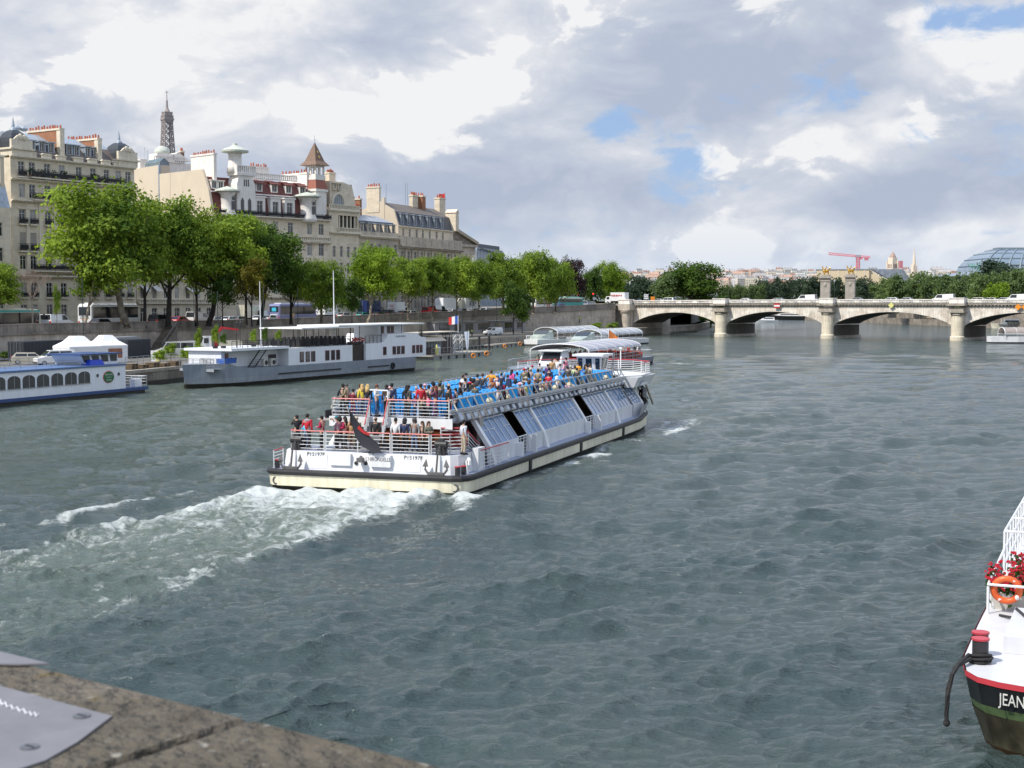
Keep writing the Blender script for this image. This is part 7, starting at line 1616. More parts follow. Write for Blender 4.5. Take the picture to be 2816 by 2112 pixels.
def person(label,loc,rz,legs='stand',arms='down',top='black',leg='jeans',hair='khair',style='short',skin='skin',scale=1.0,group=None):
 b,j,t,s,hp = pose_meshes(legs,arms); o = bpy.data.objects.new('person',b); link(o); o.location = loc; o.rotation_euler = (0,0,rz); o.scale = (scale,) * 3
 omat(o,cm(skin),EYE_M); tag(o,label,'person',group); random.seed(hash(label) % 1000 if False else len(label))
 for n,me,c in (('jacket',j,top),('trousers',t,leg),('shoes',s,'black')): k = part(n,me,None,o); omat(k,cm(c))
 k = part({'cap': 'cap','hat': 'hat','hood': 'hood'}.get(style,'hair'),HAIR[style],None,o,loc=hp); omat(k,cm(hair))
 return o
B_RZ = math.atan2(BA.y,BA.x); FACE = {'b': 0,'l': math.pi / 2,'r': -math.pi / 2,'f': math.pi,'bl': .7,'br': -.7,'fl': 2.3,'fr': -2.3}
UD,LD = 3.62,1.945
GRP = 'passengers on the sightseeing boat'
def pas(u,v,deck,legs,arms,face,top,leg,hair,style,label,sc=1.0,skin='skin',ym=3.35,xm=(2.35,45)):
 hz = (1.735 if legs != 'sit' else 1.265) * sc + .02; f = UD if deck == 'U' else LD
 sc = sc * (.95 if deck == 'U' else 1.0); p = at_z(u,v,f + hz); q = bloc(p)
 if q.x < xm[0] + .25:   # nobody hangs over the stern: stand them just inside the rail on the same line of sight
  d = ray(u,v); k = ((B_O + BA * (xm[0] + .25)) - Vector((0,0,EYE))).dot(BA) / d.dot(BA); q = bloc(Vector((0,0,EYE)) + d * k)
 q.y = max(-ym,min(ym,q.y)); q.x = max(xm[0],min(xm[1],q.x)); w = B_O + BA * q.x + BB * q.y
 return person(label,(w.x,w.y,f),B_RZ + FACE[face],legs,arms,top,leg,hair,style,skin,sc,GRP)
S,T_ = 'sit','stand'
UP = [
 (943,1063,T_,'rail','bl','black','black','khair','short','person in black with white collar half hidden behind the khaki jacketed man'),
 (954,1063,T_,'rail','l','khaki','black','dgrey','cap','person in khaki jacket and flat cap leaning on the left stern rail above'),
 (971,1078,T_,'down','b','maroon','maroon','khair','short','short person in maroon right of the khaki jacketed man',.85),
 (990,1066,T_,'hold','bl','grey','jeans','bhair','short','person in light grey hoodie with a dark strap across the back'),
 (996,1060,T_,'down','bl','yellow','jeans','blond','long','blond person in bright yellow top behind the grey hoodie'),
 (1011,1059,T_,'down','b','black','jeans','blond','long','person with long blond hair over a black jacket on the upper stern'),
 (1036,1061,T_,'hold','r','white','jeans','rhair','short','person with auburn hair in a white jacket seen in profile at the upper stern'),
 (1063,1059,T_,'down','bl','brown','black','khair','long','person with long black hair and brown coat above the stairs'),
 (1073,1066,T_,'hold','l','white','grey','lpink','cap','person wrapped in white with a pink cap above the stairs',.95),
 (1077,1051,T_,'down','b','navy','navy','khair','short','tall person in navy jacket standing behind the blue seats above the stairs',1.05),
 (1119,1055,T_,'down','b','black','black','khair','long','dark haired person in black just right of the white stair gantry'),
 (1123,1068,T_,'down','br','dgrey','black','khair','short','person in charcoal jacket in front of the black clad one by the gantry'),
 (1145,1056,S,'down','b','dgrey','black','ghair','bald','balding person in grey seated left of the bright red jacket',1.1),
 (1157,1052,T_,'down','bl','red','black','khair','short','person in bright red jacket standing among dark clothes near the stern rail',1.05),
 (1169,1050,T_,'photo','l','maroon','black','lpink','cap','person in maroon with pink cap raising both hands behind the red jacket'),
 (1179,1053,T_,'hold','b','teal','teal','khair','short','person in dark teal jacket right of the bright red jacket'),
 (1191,1044,T_,'down','l','brown','black','khair','curly','person with thick black hair in profile behind the teal jacket'),
 (1210,1038,T_,'down','b','olive','olive','olive','hood','person with raised olive hood behind the grey brown jacket'),
 (1209,1048,T_,'down','b','dgrey','black','khair','short','person in grey brown jacket right of the plum clad photographer'),
 (1198,1058,T_,'photo','l','plum','plum','rhair','long','person in plum top with dark red hair taking a picture'),
 (1156,1084,S,'down','b','olive','black','khair','short','person in olive seated below the bright red jacket'),
 (1177,1089,T_,'down','fl','pink','black','khair','long','small girl in bright pink jacket behind the upper stern rail',.72),
 (1196,1096,T_,'down','b','purple','purple','khair','short','small child in purple right of the girl in pink',.66),
 (1140,1096,T_,'down','br','purple','navy','khair','short','child in dark purple left of the seated olive person',.68),
 (1235,1049,S,'wave','l','white','black','skin','bald','person in white leaning back with raised arms before the blue seats',1.1),
 (1279,1034,T_,'down','b','black','black','khair','short','person in a black shirt with the number 13 on the back'),
 (1281,1021,T_,'down','r','white','jeans','black','cap','person in white with a black cap at the far rail'),
 (1273,1025,T_,'down','br','white','jeans','bhair','short','person in white shirt left of the black cap at the far rail'),
 (1266,1045,T_,'down','l','black','black','rhair','short','person with auburn hair and white collar left of the number 13 shirt'),
 (1264,1062,T_,'hold','l','navy','navy','khair','short','person in navy bending over a dark bag near the side rail',.9),
 (1283,1083,S,'hold','bl','black','black','khair','short','small dark haired child seated by the side rail right of the navy person',.8),
 (1294,1034,T_,'down','b','olive','olive','khair','short','person in olive coat with a red hood folded on the back'),
 (1302,1035,T_,'down','br','black','black','khair','curly','person with curly black hair right of the red hooded olive coat'),
 (1313,1024,T_,'down','b','dgrey','black','khair','short','person in dark grey jacket left of the charcoal suit'),
 (1327,1022,T_,'down','b','dgrey','black','bhair','short','person in charcoal suit with white collar left of the orange shirt'),
 (1351,1013,T_,'hips','b','orange','beige','bhair','short','person in bright orange shirt with a bag strap across the back',1.05),
 (1306,1052,T_,'down','bl','camo','olive','bhair','short','person in camouflage top below the dark grey jacket',.85),
 (1311,1066,T_,'hold','br','red','pink','khair','long','person in scarlet jacket and pink trousers with long black hair at the side rail',.9),
 (1320,1061,T_,'down','br','black','black','khair','short','person in black coat beside the scarlet jacket at the side rail'),
 (1347,1051,S,'down','br','dgrey','black','ghair','short','grey haired person in dark jacket slumped across empty blue seats'),
 (1353,1034,T_,'down','b','rust','brown','rust','hood','person in rust brown hooded jacket below the orange shirt',.92),
 (1367,1034,S,'down','b','white','beige','lpink','bald','balding person in cream shirt right of the rust brown hood',1.08),
 (1368,1026,S,'down','b','silver','grey','ghair','cap','person in grey cap and pale top behind the cream shirt',1.08),
 (1379,1021,T_,'down','b','navy','black','khair','short','person in dark navy right of the grey cap',.92),
 (1387,1024,S,'down','b','grey','grey','ghair','short','grey haired person in grey jacket right of the navy one'),
 (1396,1026,S,'down','b','mustard','brown','bhair','short','person in mustard yellow jacket seated in the middle rows',1.08),
 (1408,1012,T_,'down','br','pink','pink','khair','long','person in vivid pink and yellow top at the far side',.95),
 (1413,1024,S,'down','b','rblue','navy','khair','short','person in royal blue jacket below the vivid pink top',1.08),
 (1422,1020,S,'down','bl','black','black','khair','short','dark clad person with glasses right of the vivid pink top'),
 (1385,1042,T_,'down','b','crimson','black','khair','long','person in dark red jacket carrying a navy backpack near the side rail',.9),
 (1402,1044,S,'down','b','beige','beige','ghair','short','greying person in beige coat right of the navy backpack',1.05),
 (1417,1040,S,'down','b','beige','brown','khair','curly','black haired person in tan top right of the beige coat'),
 (1428,1044,S,'down','b','white','black','khair','short','black haired person in white hoodie in the middle rows'),
 (1403,1055,S,'down','b','grey','black','khair','short','black haired person in grey two seats behind the beige coat'),
 (1412,1059,S,'down','b','white','white','khair','short','person in plain white seated next to the side rail'),
 (1419,1057,S,'down','b','navy','navy','khair','long','dark haired person in navy right of the plain white one at the rail'),
 (1441,1009,T_,'down','b','olive','olive','red','cap','person in olive jacket with a red and white cap at the far side'),
 (1447,1006,T_,'down','bl','black','black','silver','cap','person in black with a pale blue cap beside the olive jacket'),
 (1453,1007,T_,'hold','f','dgrey','black','khair','short','dark clad person between the pale blue cap and the fur hood',.95),
 (1459,1008,T_,'down','f','grey','grey','beige','hood','person facing the camera in grey coat with a fur trimmed hood',.95),
 (1464,1001,S,'down','b','red','red','red','cap','person in red with red cap behind the fur hood'),
 (1484,995,T_,'down','b','grey','grey','khair','short','person in pale grey jacket before the white windscreen of the other boat',.95),
 (1506,997,T_,'down','bl','purple','purple','khair','short','person in purple patterned top left of the tan coat',.95),
 (1518,982,T_,'down','b','tan','brown','bhair','short','tall person in tan brown coat standing above the others',1.05),
 (1534,981,T_,'down','br','white','black','khair','short','person in white padded jacket right of the tall tan coat',1.03),
 (1540,996,T_,'hold','r','silver','black','bhair','short','person in silvery white jacket in profile in front of the white padded one'),
 (1557,979,T_,'hold','l','pink','plum','khair','short','person in hot pink jacket standing at the foredeck',1.05),
 (1552,991,T_,'hold','l','lpink','lpink','khair','short','person in pale pink patterned coat below the hot pink jacket',.95),
 (1480,1010,T_,'down','b','khaki','khaki','khair','short','person in olive tan coat in the aisle left of the navy coat'),
 (1510,1006,T_,'down','b','navy','black','khair','short','person in long dark navy coat in the aisle'),
 (1495,1016,S,'down','b','white','cyan','khair','short','person in white and blue between the olive tan and navy coats'),
 (1446,1032,S,'down','b','beige','beige','beige','hat','person in a beige sun hat seated in the middle rows'),
 (1470,1033,S,'down','bl','dgrey','black','lpink','bald','ruddy balding person in dark jacket looking left in the middle rows',1.05),
 (1479,1039,S,'down','b','black','black','bhair','curly','person with bushy brown hair right of the ruddy balding one'),
 (1445,1046,S,'down','b','lime','navy','bhair','short','person in lime green jacket seated near the side rail'),
 (1455,1041,S,'down','b','black','black','bhair','curly','person with dark curly hair right of the lime green jacket'),
 (1489,1049,S,'down','b','plum','black','lpink','hat','person in a pink and white hat near the side rail'),
 (1497,1041,S,'down','f','navy','black','bhair','short','person facing back behind the pink and white hat'),
 (1515,1049,S,'down','b','white','red','white','hat','person in a white hat and white top by the side rail'),
 (1531,1037,S,'down','b','lpink','cyan','khair','short','person in pale pink top left of the yellow cap'),
 (1539,1039,S,'down','b','beige','beige','mustard','cap','person wearing a yellow cap near the side rail'),
 (1560,1022,T_,'down','b','red','dgrey','bhair','short','person in bright red padded jacket standing against the side rail',.9),
 (1571,1031,S,'down','b','white','purple','white','hood','person in a white hood right of the red padded jacket'),
 (1561,1002,T_,'down','b','dgrey','navy','khair','short','person in charcoal jacket behind the red padded jacket'),
 (1569,1001,T_,'down','b','dgrey','black','cream','cap','person in dark jacket with a cream cap left of the pale green hood',.98),
 (1581,1001,T_,'down','b','mint','olive','bhair','short','person in pale green hooded jacket left of the orange top'),
 (1590,993,T_,'hold','f','orange','brown','bhair','short','person in orange top facing back beside the white wheelhouse',.95),
 (1610,997,T_,'hips','br','blue','black','khair','long','person in wide bright blue raincoat before the wheelhouse'),
 (1634,1008,T_,'down','b','dgrey','black','khair','short','person in dark grey jacket below the wheelhouse door',.92),
 (1652,998,T_,'hold','l','olive','navy','khair','short','person in olive vest with pale sleeves right of the wheelhouse door'),
 (1673,997,T_,'down','br','cream','cream','bhair','short','person in long cream coat near the front rail'),
 (1695,997,T_,'hips','br','blue','jeans','khair','short','person in bright blue shirt with hands on hips at the front rail'),
 (1590,1028,S,'hold','r','black','lpink','khair','short','black haired person in black bending by the side rail near the bow'),
 (1617,1026,S,'down','r','yellow','beige','bhair','short','person in yellow top seated by the side rail near the bow')]
P13 = None
for q in UP:
 (u,v,lg,ar,fa,tp,le,ha,st,lab),sc = q[:10],(q[10] if len(q) > 10 else 1.0)
 o = pas(u,v,'U',lg,ar,fa,tp,le,ha,st,lab,sc)
 if 'number 13' in lab: lettering('13',.3,cm('white'),o,(-.145,0,1.24),(0,-1,0),(0,0,1),name='shirt_number')
 if 'navy backpack' in lab: mb = MB(); mb.frus((-.36,-.1,-.16,.16,.98),(-.3,-.1,-.13,.13,1.42)); part('backpack',mb,cm('navy'),o)
 if 'strap across' in lab: mb = MB(); mb.bar((-.15,.14,1.44),(-.16,-.14,1.05),.014,4); part('bag_strap',mb,cm('black'),o)
 if 'red hood folded' in lab: mb = MB(); mb.ball((-.09,0,1.45),.1,.15,.07); part('folded_hood',mb,cm('red'),o)
LOW = [
 (812,1140,T_,'photo','bl','black','black','khair','short','person in black raising a camera at the left end of the stern rail'),
 (845,1137,T_,'down','b','red','black','khair','short','tall person in red and grey jacket behind the child with a white hat',1.05),
 (841,1157,T_,'down','b','cyan','jeans','cream','hat','child in white hat and pale blue jacket at the stern rail',.85),
 (885,1143,T_,'hold','l','crimson','black','khair','short','person in dark crimson sweater standing alone in profile on the lower stern'),
 (926,1155,T_,'photo','l','white','black','teal','cap','person in white coat and blue cap taking a picture on the lower stern'),
 (934,1151,T_,'down','bl','plum','black','khair','curly','dark haired person between the white coat and the crimson hoodie'),
 (949,1148,T_,'hold','l','crimson','dgrey','khair','long','person in crimson hoodie with sunglasses pushed up in long dark hair'),
 (968,1147,T_,'hold','b','tan','brown','bhair','long','person in tan brown jacket left of the drooping black flag'),
 (980,1146,T_,'down','b','khaki','olive','beige','cap','person in beige cap and olive jacket behind the black flag'),
 (1033,1148,T_,'down','b','black','black','khair','bald','close cropped person in black shirt standing left of the stairs',1.02,'skin2'),
 (1088,1156,T_,'down','b','white','black','khair','short','person in white shirt and black trousers at the foot of the stairs',1.0,'skin2'),
 (1113,1159,T_,'down','b','navy','black','black','hood','person in navy hooded coat and dark cap at the stern rail'),
 (1140,1157,T_,'down','f','grey','jeans','dgrey','hood','person in grey hoodie and jeans facing the camera on the lower stern',1.02,'skin2'),
 (1162,1172,T_,'down','fl','black','black','bhair','long','person with long brown hair in black next to the grey hoodie',.93),
 (1179,1172,T_,'hold','fr','camo','black','bhair','long','person with long brown hair in patterned top before the red sofa',.93),
 (1285,1176,T_,'down','br','silver','beige','khair','short','person in striped pale top and beige trousers at the side door')]
for q in LOW:
 (u,v,lg,ar,fa,tp,le,ha,st,lab) = q[:10]; sc = q[10] if len(q) > 10 else 1.0; sk = q[11] if len(q) > 11 else 'skin'
 o = pas(u,v,'L',lg,ar,fa,tp,le,ha,st,lab,sc,sk,4.6,(1.15,5.6))
 if 'raising a camera' in lab or 'taking a picture' in lab:
  m = o.matrix_basis @ Matrix.Translation((.30,0,1.58)); c = thing('camera','small black camera held up by the %s' % ('person in black at the left stern rail' if 'black' in lab else 'person in the white coat and blue cap'),'camera',m.translation,o.rotation_euler.z)
  mb = MB(); mb.box(-.03,.03,-.06,.06,-.04,.04); part('body',mb,CHAS,c); mb = MB(); mb.disc((.05,0,0),(1,0,0),.03,.05,10); part('lens',mb,VGL,c)
 if 'grey jacket behind' in lab: mb = MB(); mb.ball((0,0,1.40),.12,.2,.08); part('grey_yoke',mb,cm('grey'),o)
for (u,v,tp,lab) in ((1755,1072,'navy','person in dark patterned coat standing at the bow of the big boat'),(1772,1094,'black','person in black crouching low at the bow behind the grey bulwark')):
 p = at_z(u,v,1.3 + 1.7); q = bloc(p); q.x = min(max(q.x,42.6),44); q.y = max(min(q.y,-2.6),-4.0); w = B_O + BA * q.x + BB * q.y; person(lab,(w.x,w.y,1.3),B_RZ,'stand','down',tp,'black','khair','short','skin',1.0,GRP)
# --- moored and passing boats
HGREY = mat('hull grey',(.25,.28,.325),.5,var=.12,scale=.5,streak=.15); HGREY2 = mat('hull light grey',(.36,.39,.43),.5,var=.15,scale=.5,streak=.2); BOATW = mat('barge white',(.84,.85,.88),.45,var=.05,scale=.5,streak=.07); CANV = mat('awning canvas',(.80,.80,.78),.7,var=.05); RFR = mat('window frame red',(.14,.02,.02),.5)
def moored():
 B = Bld('moored_barge','long grey and white restaurant barge with black roof terrace moored along the quay',603,155,1165,196.6,'barge',zr=0); t,L = B.t,B.L; X = lambda u,v=985: B.px(u,v)[0]
 secs = lambda z,ins: [(-1.6 + z * -.25 + ins,3.4,z)] + [(x,y + ins,z) for x,y in ((.2,1.9),(2.2,.5),(5,0),(L - 2.5,0),(L - .3,1.0),(L + .4,3.4),(L - .3,5.8),(L - 2.5,6.8),(5,6.8),(2.2,6.3),(.2,4.9))]
 top = lambda x: 2.6 if x < 4 else 1.95
 def ring(z,i): return [(x,y,zz if zz < 1.3 else zz * top(x) / 1.95) for x,y,zz in secs(z,i)]
 mb = MB(); mb.loft([ring(-.5,.5),ring(.42,.1)]); part('bottom',mb,ALGAE,t); mb = MB(); mb.loft([ring(.40,.09),ring(1.0,.0)],caps=False); part('lower_hull',mb,HGREY2,t); mb = MB(); mb.loft([ring(1.0,-.005),ring(1.95,0)]); part('upper_hull',mb,HGREY,t)
 mb = MB(); mb.box(X(765),X(937),-.09,-.01,.98,1.14); mb.box(X(1012),X(1069),-.09,-.01,.95,1.1); part('rubbing_strake',mb,CHAS,t); mb = MB(); mb.ring((X(1078),-.15,.95),(0,1,0),.34,.13); part('tyre_fender',mb,TYRE,t)
 a,b,c,d = X(794),X(970),X(1007),X(1172)
 def wins(us,z,h,par,y=0.0):
  for u0,u1 in us: x0,x1 = X(u0),X(u1); m = MB(); m.box(x0,x1,y - .05,y - .004,z,z + h); o = part('window',m,RFR,par); m = MB(); m.box(x0 + .08,x1 - .08,y - .06,y - .051,z + .08,z + h - .08); part('pane',m,PANE,o)
 mb = MB(); mb.box(a,b,0.03,6.5,1.95,4.0); h = part('deckhouse',mb,BOATW,t); wins([(825,836),(841,852),(856,867),(895,906),(911,921),(925,935)],2.25,1.25,h,.03)
 mb = MB(); mb.box(X(640),a,1.6,6.2,2.0,4.0); h = part('fore_cabin',mb,BOATW,t); wins([(650,659)],2.4,1.3,h,1.6); wins([(768,789)],2.2,1.1,h,1.6); mb = MB(); mb.box(X(635),a,-.1,6.6,4.0,4.28); part('cabin_roof',mb,BOATW,h)
 for u in (667,679): mb = MB(); mb.disc((X(u),1.58,3.0),(0,1,0),.2,.04); part('porthole',mb,PANE,h)
 mb = MB(); z5,z4 = 5.25,4.1; xs = X(1058); mb.xz([(c,1.95),(d,1.95),(d,4.6),(d - 1.2,4.65),(d - 2.0,4.9),(d - 2.3,z5),(xs + 1,z5),(xs + .6,4.7),(xs - .3,4.2),(xs - 1.2,z4),(c,z4)],.03,6.5); h = part('aft_house',mb,BOATW,t); wins([(1054,1063),(1080,1089),(1092,1101),(1104,1113),(1134,1142),(1145,1153),(1155,1162)],2.45,1.1,h,.03)
 lettering('CONCORDE ATLANTIQUE',.36,mat('letter grey',(.2,.2,.24),.5),h,(X(1102),.015,4.85),(1,0,0),(0,0,1),.62)
 mb = MB(); mb.box(X(1070),X(1135),1.5,5.5,z5,6.35); o = part('pilot_house',mb,BOATW,t); wins([(1074,1082),(1091,1099),(1101,1109)],5.3,.95,o,1.5)
 mb = MB(); mb.box(b + .02,c - .02,.35,6.3,1.95,4.0); part('entrance_shade',mb,mat('lobby shade',(.04,.025,.02),.6,var=.5),t); ship_rail(t,[(c - .2,.2),(c + 1.3,.2)],1.95,1.0,'gate',4,BW)  # dark near-flush block: shade of the entrance gap put into its colour
 for u in (731,752): mb = MB(); mb.box(X(u),X(u) + .85,.3,.7,2.05,2.9); o = part('air_conditioner',mb,mat('unit beige',(.55,.53,.47),.6),t); mb = MB(); mb.disc((X(u) + .5,.28,2.45),(0,1,0),.28,.04); part('fan',mb,CHAS,o)
 mb = MB(); x0,x1 = X(700),X(738)
 for s in (0.1,1.0): mb.add([(x0,s,2.0),(x0 + .3,s,2.0),(x1 + .3,s,4.3),(x1,s,4.3)],[(0,1,2,3)])
 for i in range(9): f = i / 9; mb.box(x0 + (x1 - x0) * f,x0 + (x1 - x0) * f + .28,.1,1.0,2.2 + 2.1 * f,2.24 + 2.1 * f)
 part('stairs',mb,CHAS,t); ship_rail(t,[(X(640),.1),(X(965),.1)],4.05,1.05,'terrace_railing',4,CHAS,1.0,.03,CHAS); ship_rail(t,[(c,.1),(xs - .8,.1)],4.1,1.0,'terrace_railing',4,CHAS,.9,.03,CHAS); ship_rail(t,[(d - 1.8,.15),(d + .1,.6)],4.6,.95,'stern_railing',5,CHAS,.5,.03,CHAS)
 for u0,u1,z in ((825,969,6.25),(926,1163,6.45)):
  mb = MB(); mb.box(X(u0,900),X(u1,900),-.3,6,z,z + .16); o = part('awning',mb,CANV,t); mb = MB()
  for i in range(5): x = X(u0,900) + .2 + (X(u1,900) - X(u0,900) - .4) * i / 4; mb.bar((x,.15,4.05),(x,.15,z),.05); mb.bar((x,5,4.05),(x,5,z),.05)
  part('awning_post',mb,CHAS,o)
 rr = random.Random(8); mb = MB()
 for i in range(30): x = X(780) + (b - X(780)) * i / 30; mb.box(x,x + .42,.6 + i % 4,1.0 + i % 4,4.05,4.9); mb.box(x,x + .06,.6 + i % 4,1.0 + i % 4,4.9,5.2)
 part('terrace_furniture',mb,CHAS,t,kind='stuff'); mb = MB(); mb.box(b + .3,c,.5,1.0,4.05,4.35); o = part('planter',mb,CHAS,t); mb = MB()
 for i in range(60): p = Vector((b + .3 + rr.random() * (c - b),rr.uniform(.3,1),rr.uniform(4.3,4.9))); mb.cbox(p,.15,.12,.12)
 part('red_flowers',mb,mat('red petals',(.55,.05,.02),.7),o)
 for u,v0,v1,r in ((756,773,960,.09),(956,744,930,.11)):
  x = X(u,900); zt = B.px(u,v0)[1]; mb = MB(); mb.bar((x,2,4.0),(x - .15,2,zt),r,6,r * .5); part('mast',mb,WHITE,t)
 for u in (690,700): mb = MB(); mb.bar((X(u),2,4.2),(X(u),2,7.0),.05); mb.ball((X(u) + .2,2,7.1),.2); part('floodlight',mb,CHAS,t)
 mb = MB(); mb.box(X(634),X(668),.9,2.0,2.6,3.15); solo('skip_bin',None or mb,mat('skip blue',(.03,.12,.48),.5,var=.1),'bright blue bin standing on the bow of the grey barge','bin',t.location,B.rz)
 for i,(u,h) in enumerate(((640,2.6),(662,1.6),(744,2.0),(775,2.2),(812,1.8))):
  p = t.matrix_basis @ Vector((X(u),2.4,4.05)); o = thing('potted_shrub',['tall thin potted shrub at the left end of the barge terrace','short potted shrub next to the tall thin one on the barge terrace','twisted yellow green potted shrub on the barge terrace','dark potted conifer near the white mast on the barge','small potted shrub left of the barge awning'][i],'plant',p); mb = MB(); mb.cyl((0,0),.25,0,.45,8,.32); part('pot',mb,CHAS,o)
  k = part('foliage',CROWN_N,None,o,loc=(0,0,.4 + h / 2)); k.scale = (.55,.55,h / 2); omat(k,LEAF_C if i % 2 else LEAF_A)
moored()
def canal_boat():
 B = Bld('canal_boat','white canal cruise boat with arched dark windows at the left edge',0,126.6,409,146.9,'boat',zr=0); t,L = B.t,B.L; X = lambda u,v=1035: B.px(u,v)[0]; NB = mat('navy band',(.03,.07,.20),.4)
 a = X(346); mb = MB(); mb.box(-14,L - .3,.25,5.4,-.4,.38); part('bottom',mb,ALGAE,t); mb = MB(); mb.box(-14,L,0,5.6,.36,.68); part('hull_band',mb,NB,t); mb = MB(); mb.box(-14,a,.04,5.5,.68,3.05); part('cabin',mb,BOATW,t); mb = MB(); mb.box(-14.1,a + .05,-.06,5.6,3.05,3.22); part('roof',mb,mat('roof blue',(.10,.17,.33),.5,var=.1),t)
 es = [(-35,-20),(-20,16),(20,57.5),(61.5,97.6),(101,136.7),(140.6,174.7),(178.4,212.6),(215.5,249)]
 for u0,u1 in es:
  x0,x1 = X(u0) + .06,X(u1) - .06; m_ = (x0 + x1) / 2; w = (x1 - x0) / 2; pts = [(x0,1.55),(x1,1.55),(x1,2.3)] + [(m_ + w * math.cos(q),2.3 + .42 * math.sin(q)) for q in [math.pi * i / 8 for i in range(1,8)]] + [(x0,2.3)]
  mb = MB(); mb.xz(pts,0.0,.035); o = part('arched_window',mb,PANE,t); mb = MB(); mb.box(m_ - .03,m_ + .03,-.02,0,1.55,2.7); mb.box(x0 - .06,x1 + .06,-.03,0,1.47,1.55); part('window_bar',mb,STEEL,o)
 c = X(299); mb = MB(); pts = [(c + .84 * math.cos(q),1.98 + .6 * math.sin(q)) for q in [2 * math.pi * i / 28 for i in range(28)]]; mb.xz(pts,-.01,.036); s = part('oval_sign',mb,RED,t); mb = MB(); mb.xz([(c + (x - c) * .94,1.98 + (z - 1.98) * .93) for x,z in pts],-.03,-.011); part('green_field',mb,mat('sign green',(.02,.16,.06),.5),s)
 LW = mat('letter cream',(.75,.75,.65),.5); U = (1,0,0);
 for tx,z,k in (('PARIS CANAL',2.22,.23),('01 42 40 96 97',1.95,.15),('CROISIERES',1.68,.19)): lettering(tx,k,LW,s,(c,-.035,z),U,(0,0,1),.85)
 for u in (269,327): mb = MB(); mb.disc((X(u),.02,2.2),(0,1,0),.17,.06); part('porthole',mb,PANE,t)
 w0,w1 = X(243,990),X(346,990); mb = MB(); mb.xz([(w0 + .9,3.22),(w1,3.22),(w1,4.25),(w0,4.25)],1,4.6); h = part('wheelhouse',mb,BOATW,t); mb = MB(); mb.box(w0 - .5,w1 + .3,.6,5,4.25,4.36); part('wheelhouse_roof',mb,NB,h)
 for i in range(4): q0,q1 = i / 4 + .03,(i + 1) / 4 - .03; mb = MB(); f = lambda q,z: (w0 + .45 * (1 - (z - 3.5) / .7) * (1 - q) + (w1 - w0) * q,.97,z); mb.add([f(q0,3.5),f(q1,3.5),f(q1,4.18),f(q0,4.18)],[(0,1,2,3)]); part('window',mb,PANE,h)
 ship_rail(t,[(a + .1,.15),(L - .1,.15),(L - .1,5)],.68,1.1,'bow_railing',3,BW,.9); mb = MB(); mb.box(L - 1.6,L - .5,.5,1.2,.68,1.5); part('bow_locker',mb,BOATW,t); ship_rail(t,[(-5,.5),(X(232),.5)],3.22,.5,'roof_railing',1,STEEL,2.2,.02,STEEL)
 mb = MB(); mb.frus((X(257),X(298),.4,1.5,3.23),(X(262),X(292),.5,1.4,3.75)); solo('tarpaulin_bundle',mb,mat('tarp blue',(.02,.07,.55),.5,var=.2),'bright blue tarpaulin bundle on the roof of the canal boat','tarpaulin',t.location,B.rz)
canal_boat()
def glass_boat(name,label,P,ang,L,W,zh,arcs,m,roofm,zt,ze,extra=None):
 """vaulted canopy boat: bow at local x=L"""
 t = thing(name,label,'boat',P,ang); o = [(0,W / 2 - .5),(.5,W / 2),(L - 6,W / 2),(L - 2,W / 2 - 1),(L,W / 4)]; o = o + [(x,-y) for x,y in o[::-1]]
 mb = MB(); mb.loft([[(x,y * .9,-.4) for x,y in o],[(x,y * .96,.3) for x,y in o]]); part('bottom',mb,CHAS,t); mb = MB(); mb.loft([[(x,y * .95,.28) for x,y in o],[(x,y,zh) for x,y in o]]); part('hull',mb,m,t)
 for (a,b) in arcs:
  w = W / 2 - .35; q = [math.pi * i / 14 for i in range(15)]; A = lambda x: [(x,w * math.cos(k),ze + (zt - ze) * math.sin(k)) for k in q]
  mb = MB(); mb.loft([A(a),A(b)],close=False,caps=False); r = part('canopy',mb,roofm,t); mb = MB()
  for i in range(7): x = a + (b - a) * i / 6; mb.tube([(x,-w,zh)] + A(x)[::-1] + [(x,w,zh)],.09 if i in (0,6) else .05,4)
  for s in (-1,1): mb.bar((a,s * w,ze),(b,s * w,ze),.07); mb.bar((a,s * w,zh + .5),(b,s * w,zh + .5),.04)
  part('canopy_frame',mb,BW,r)
 if extra: extra(t)
 return t
P0 = Vector((23.7,219,0)); dr = Vector((-.345,-.9386,0)); W_ = 9.0; C0 = P0 + Vector((dr.y,-dr.x,0)) * W_ / 2 - Vector((1.3,0,0))
CANR = mat('canopy grey',(.36,.36,.41),.5,var=.15,scale=.7)
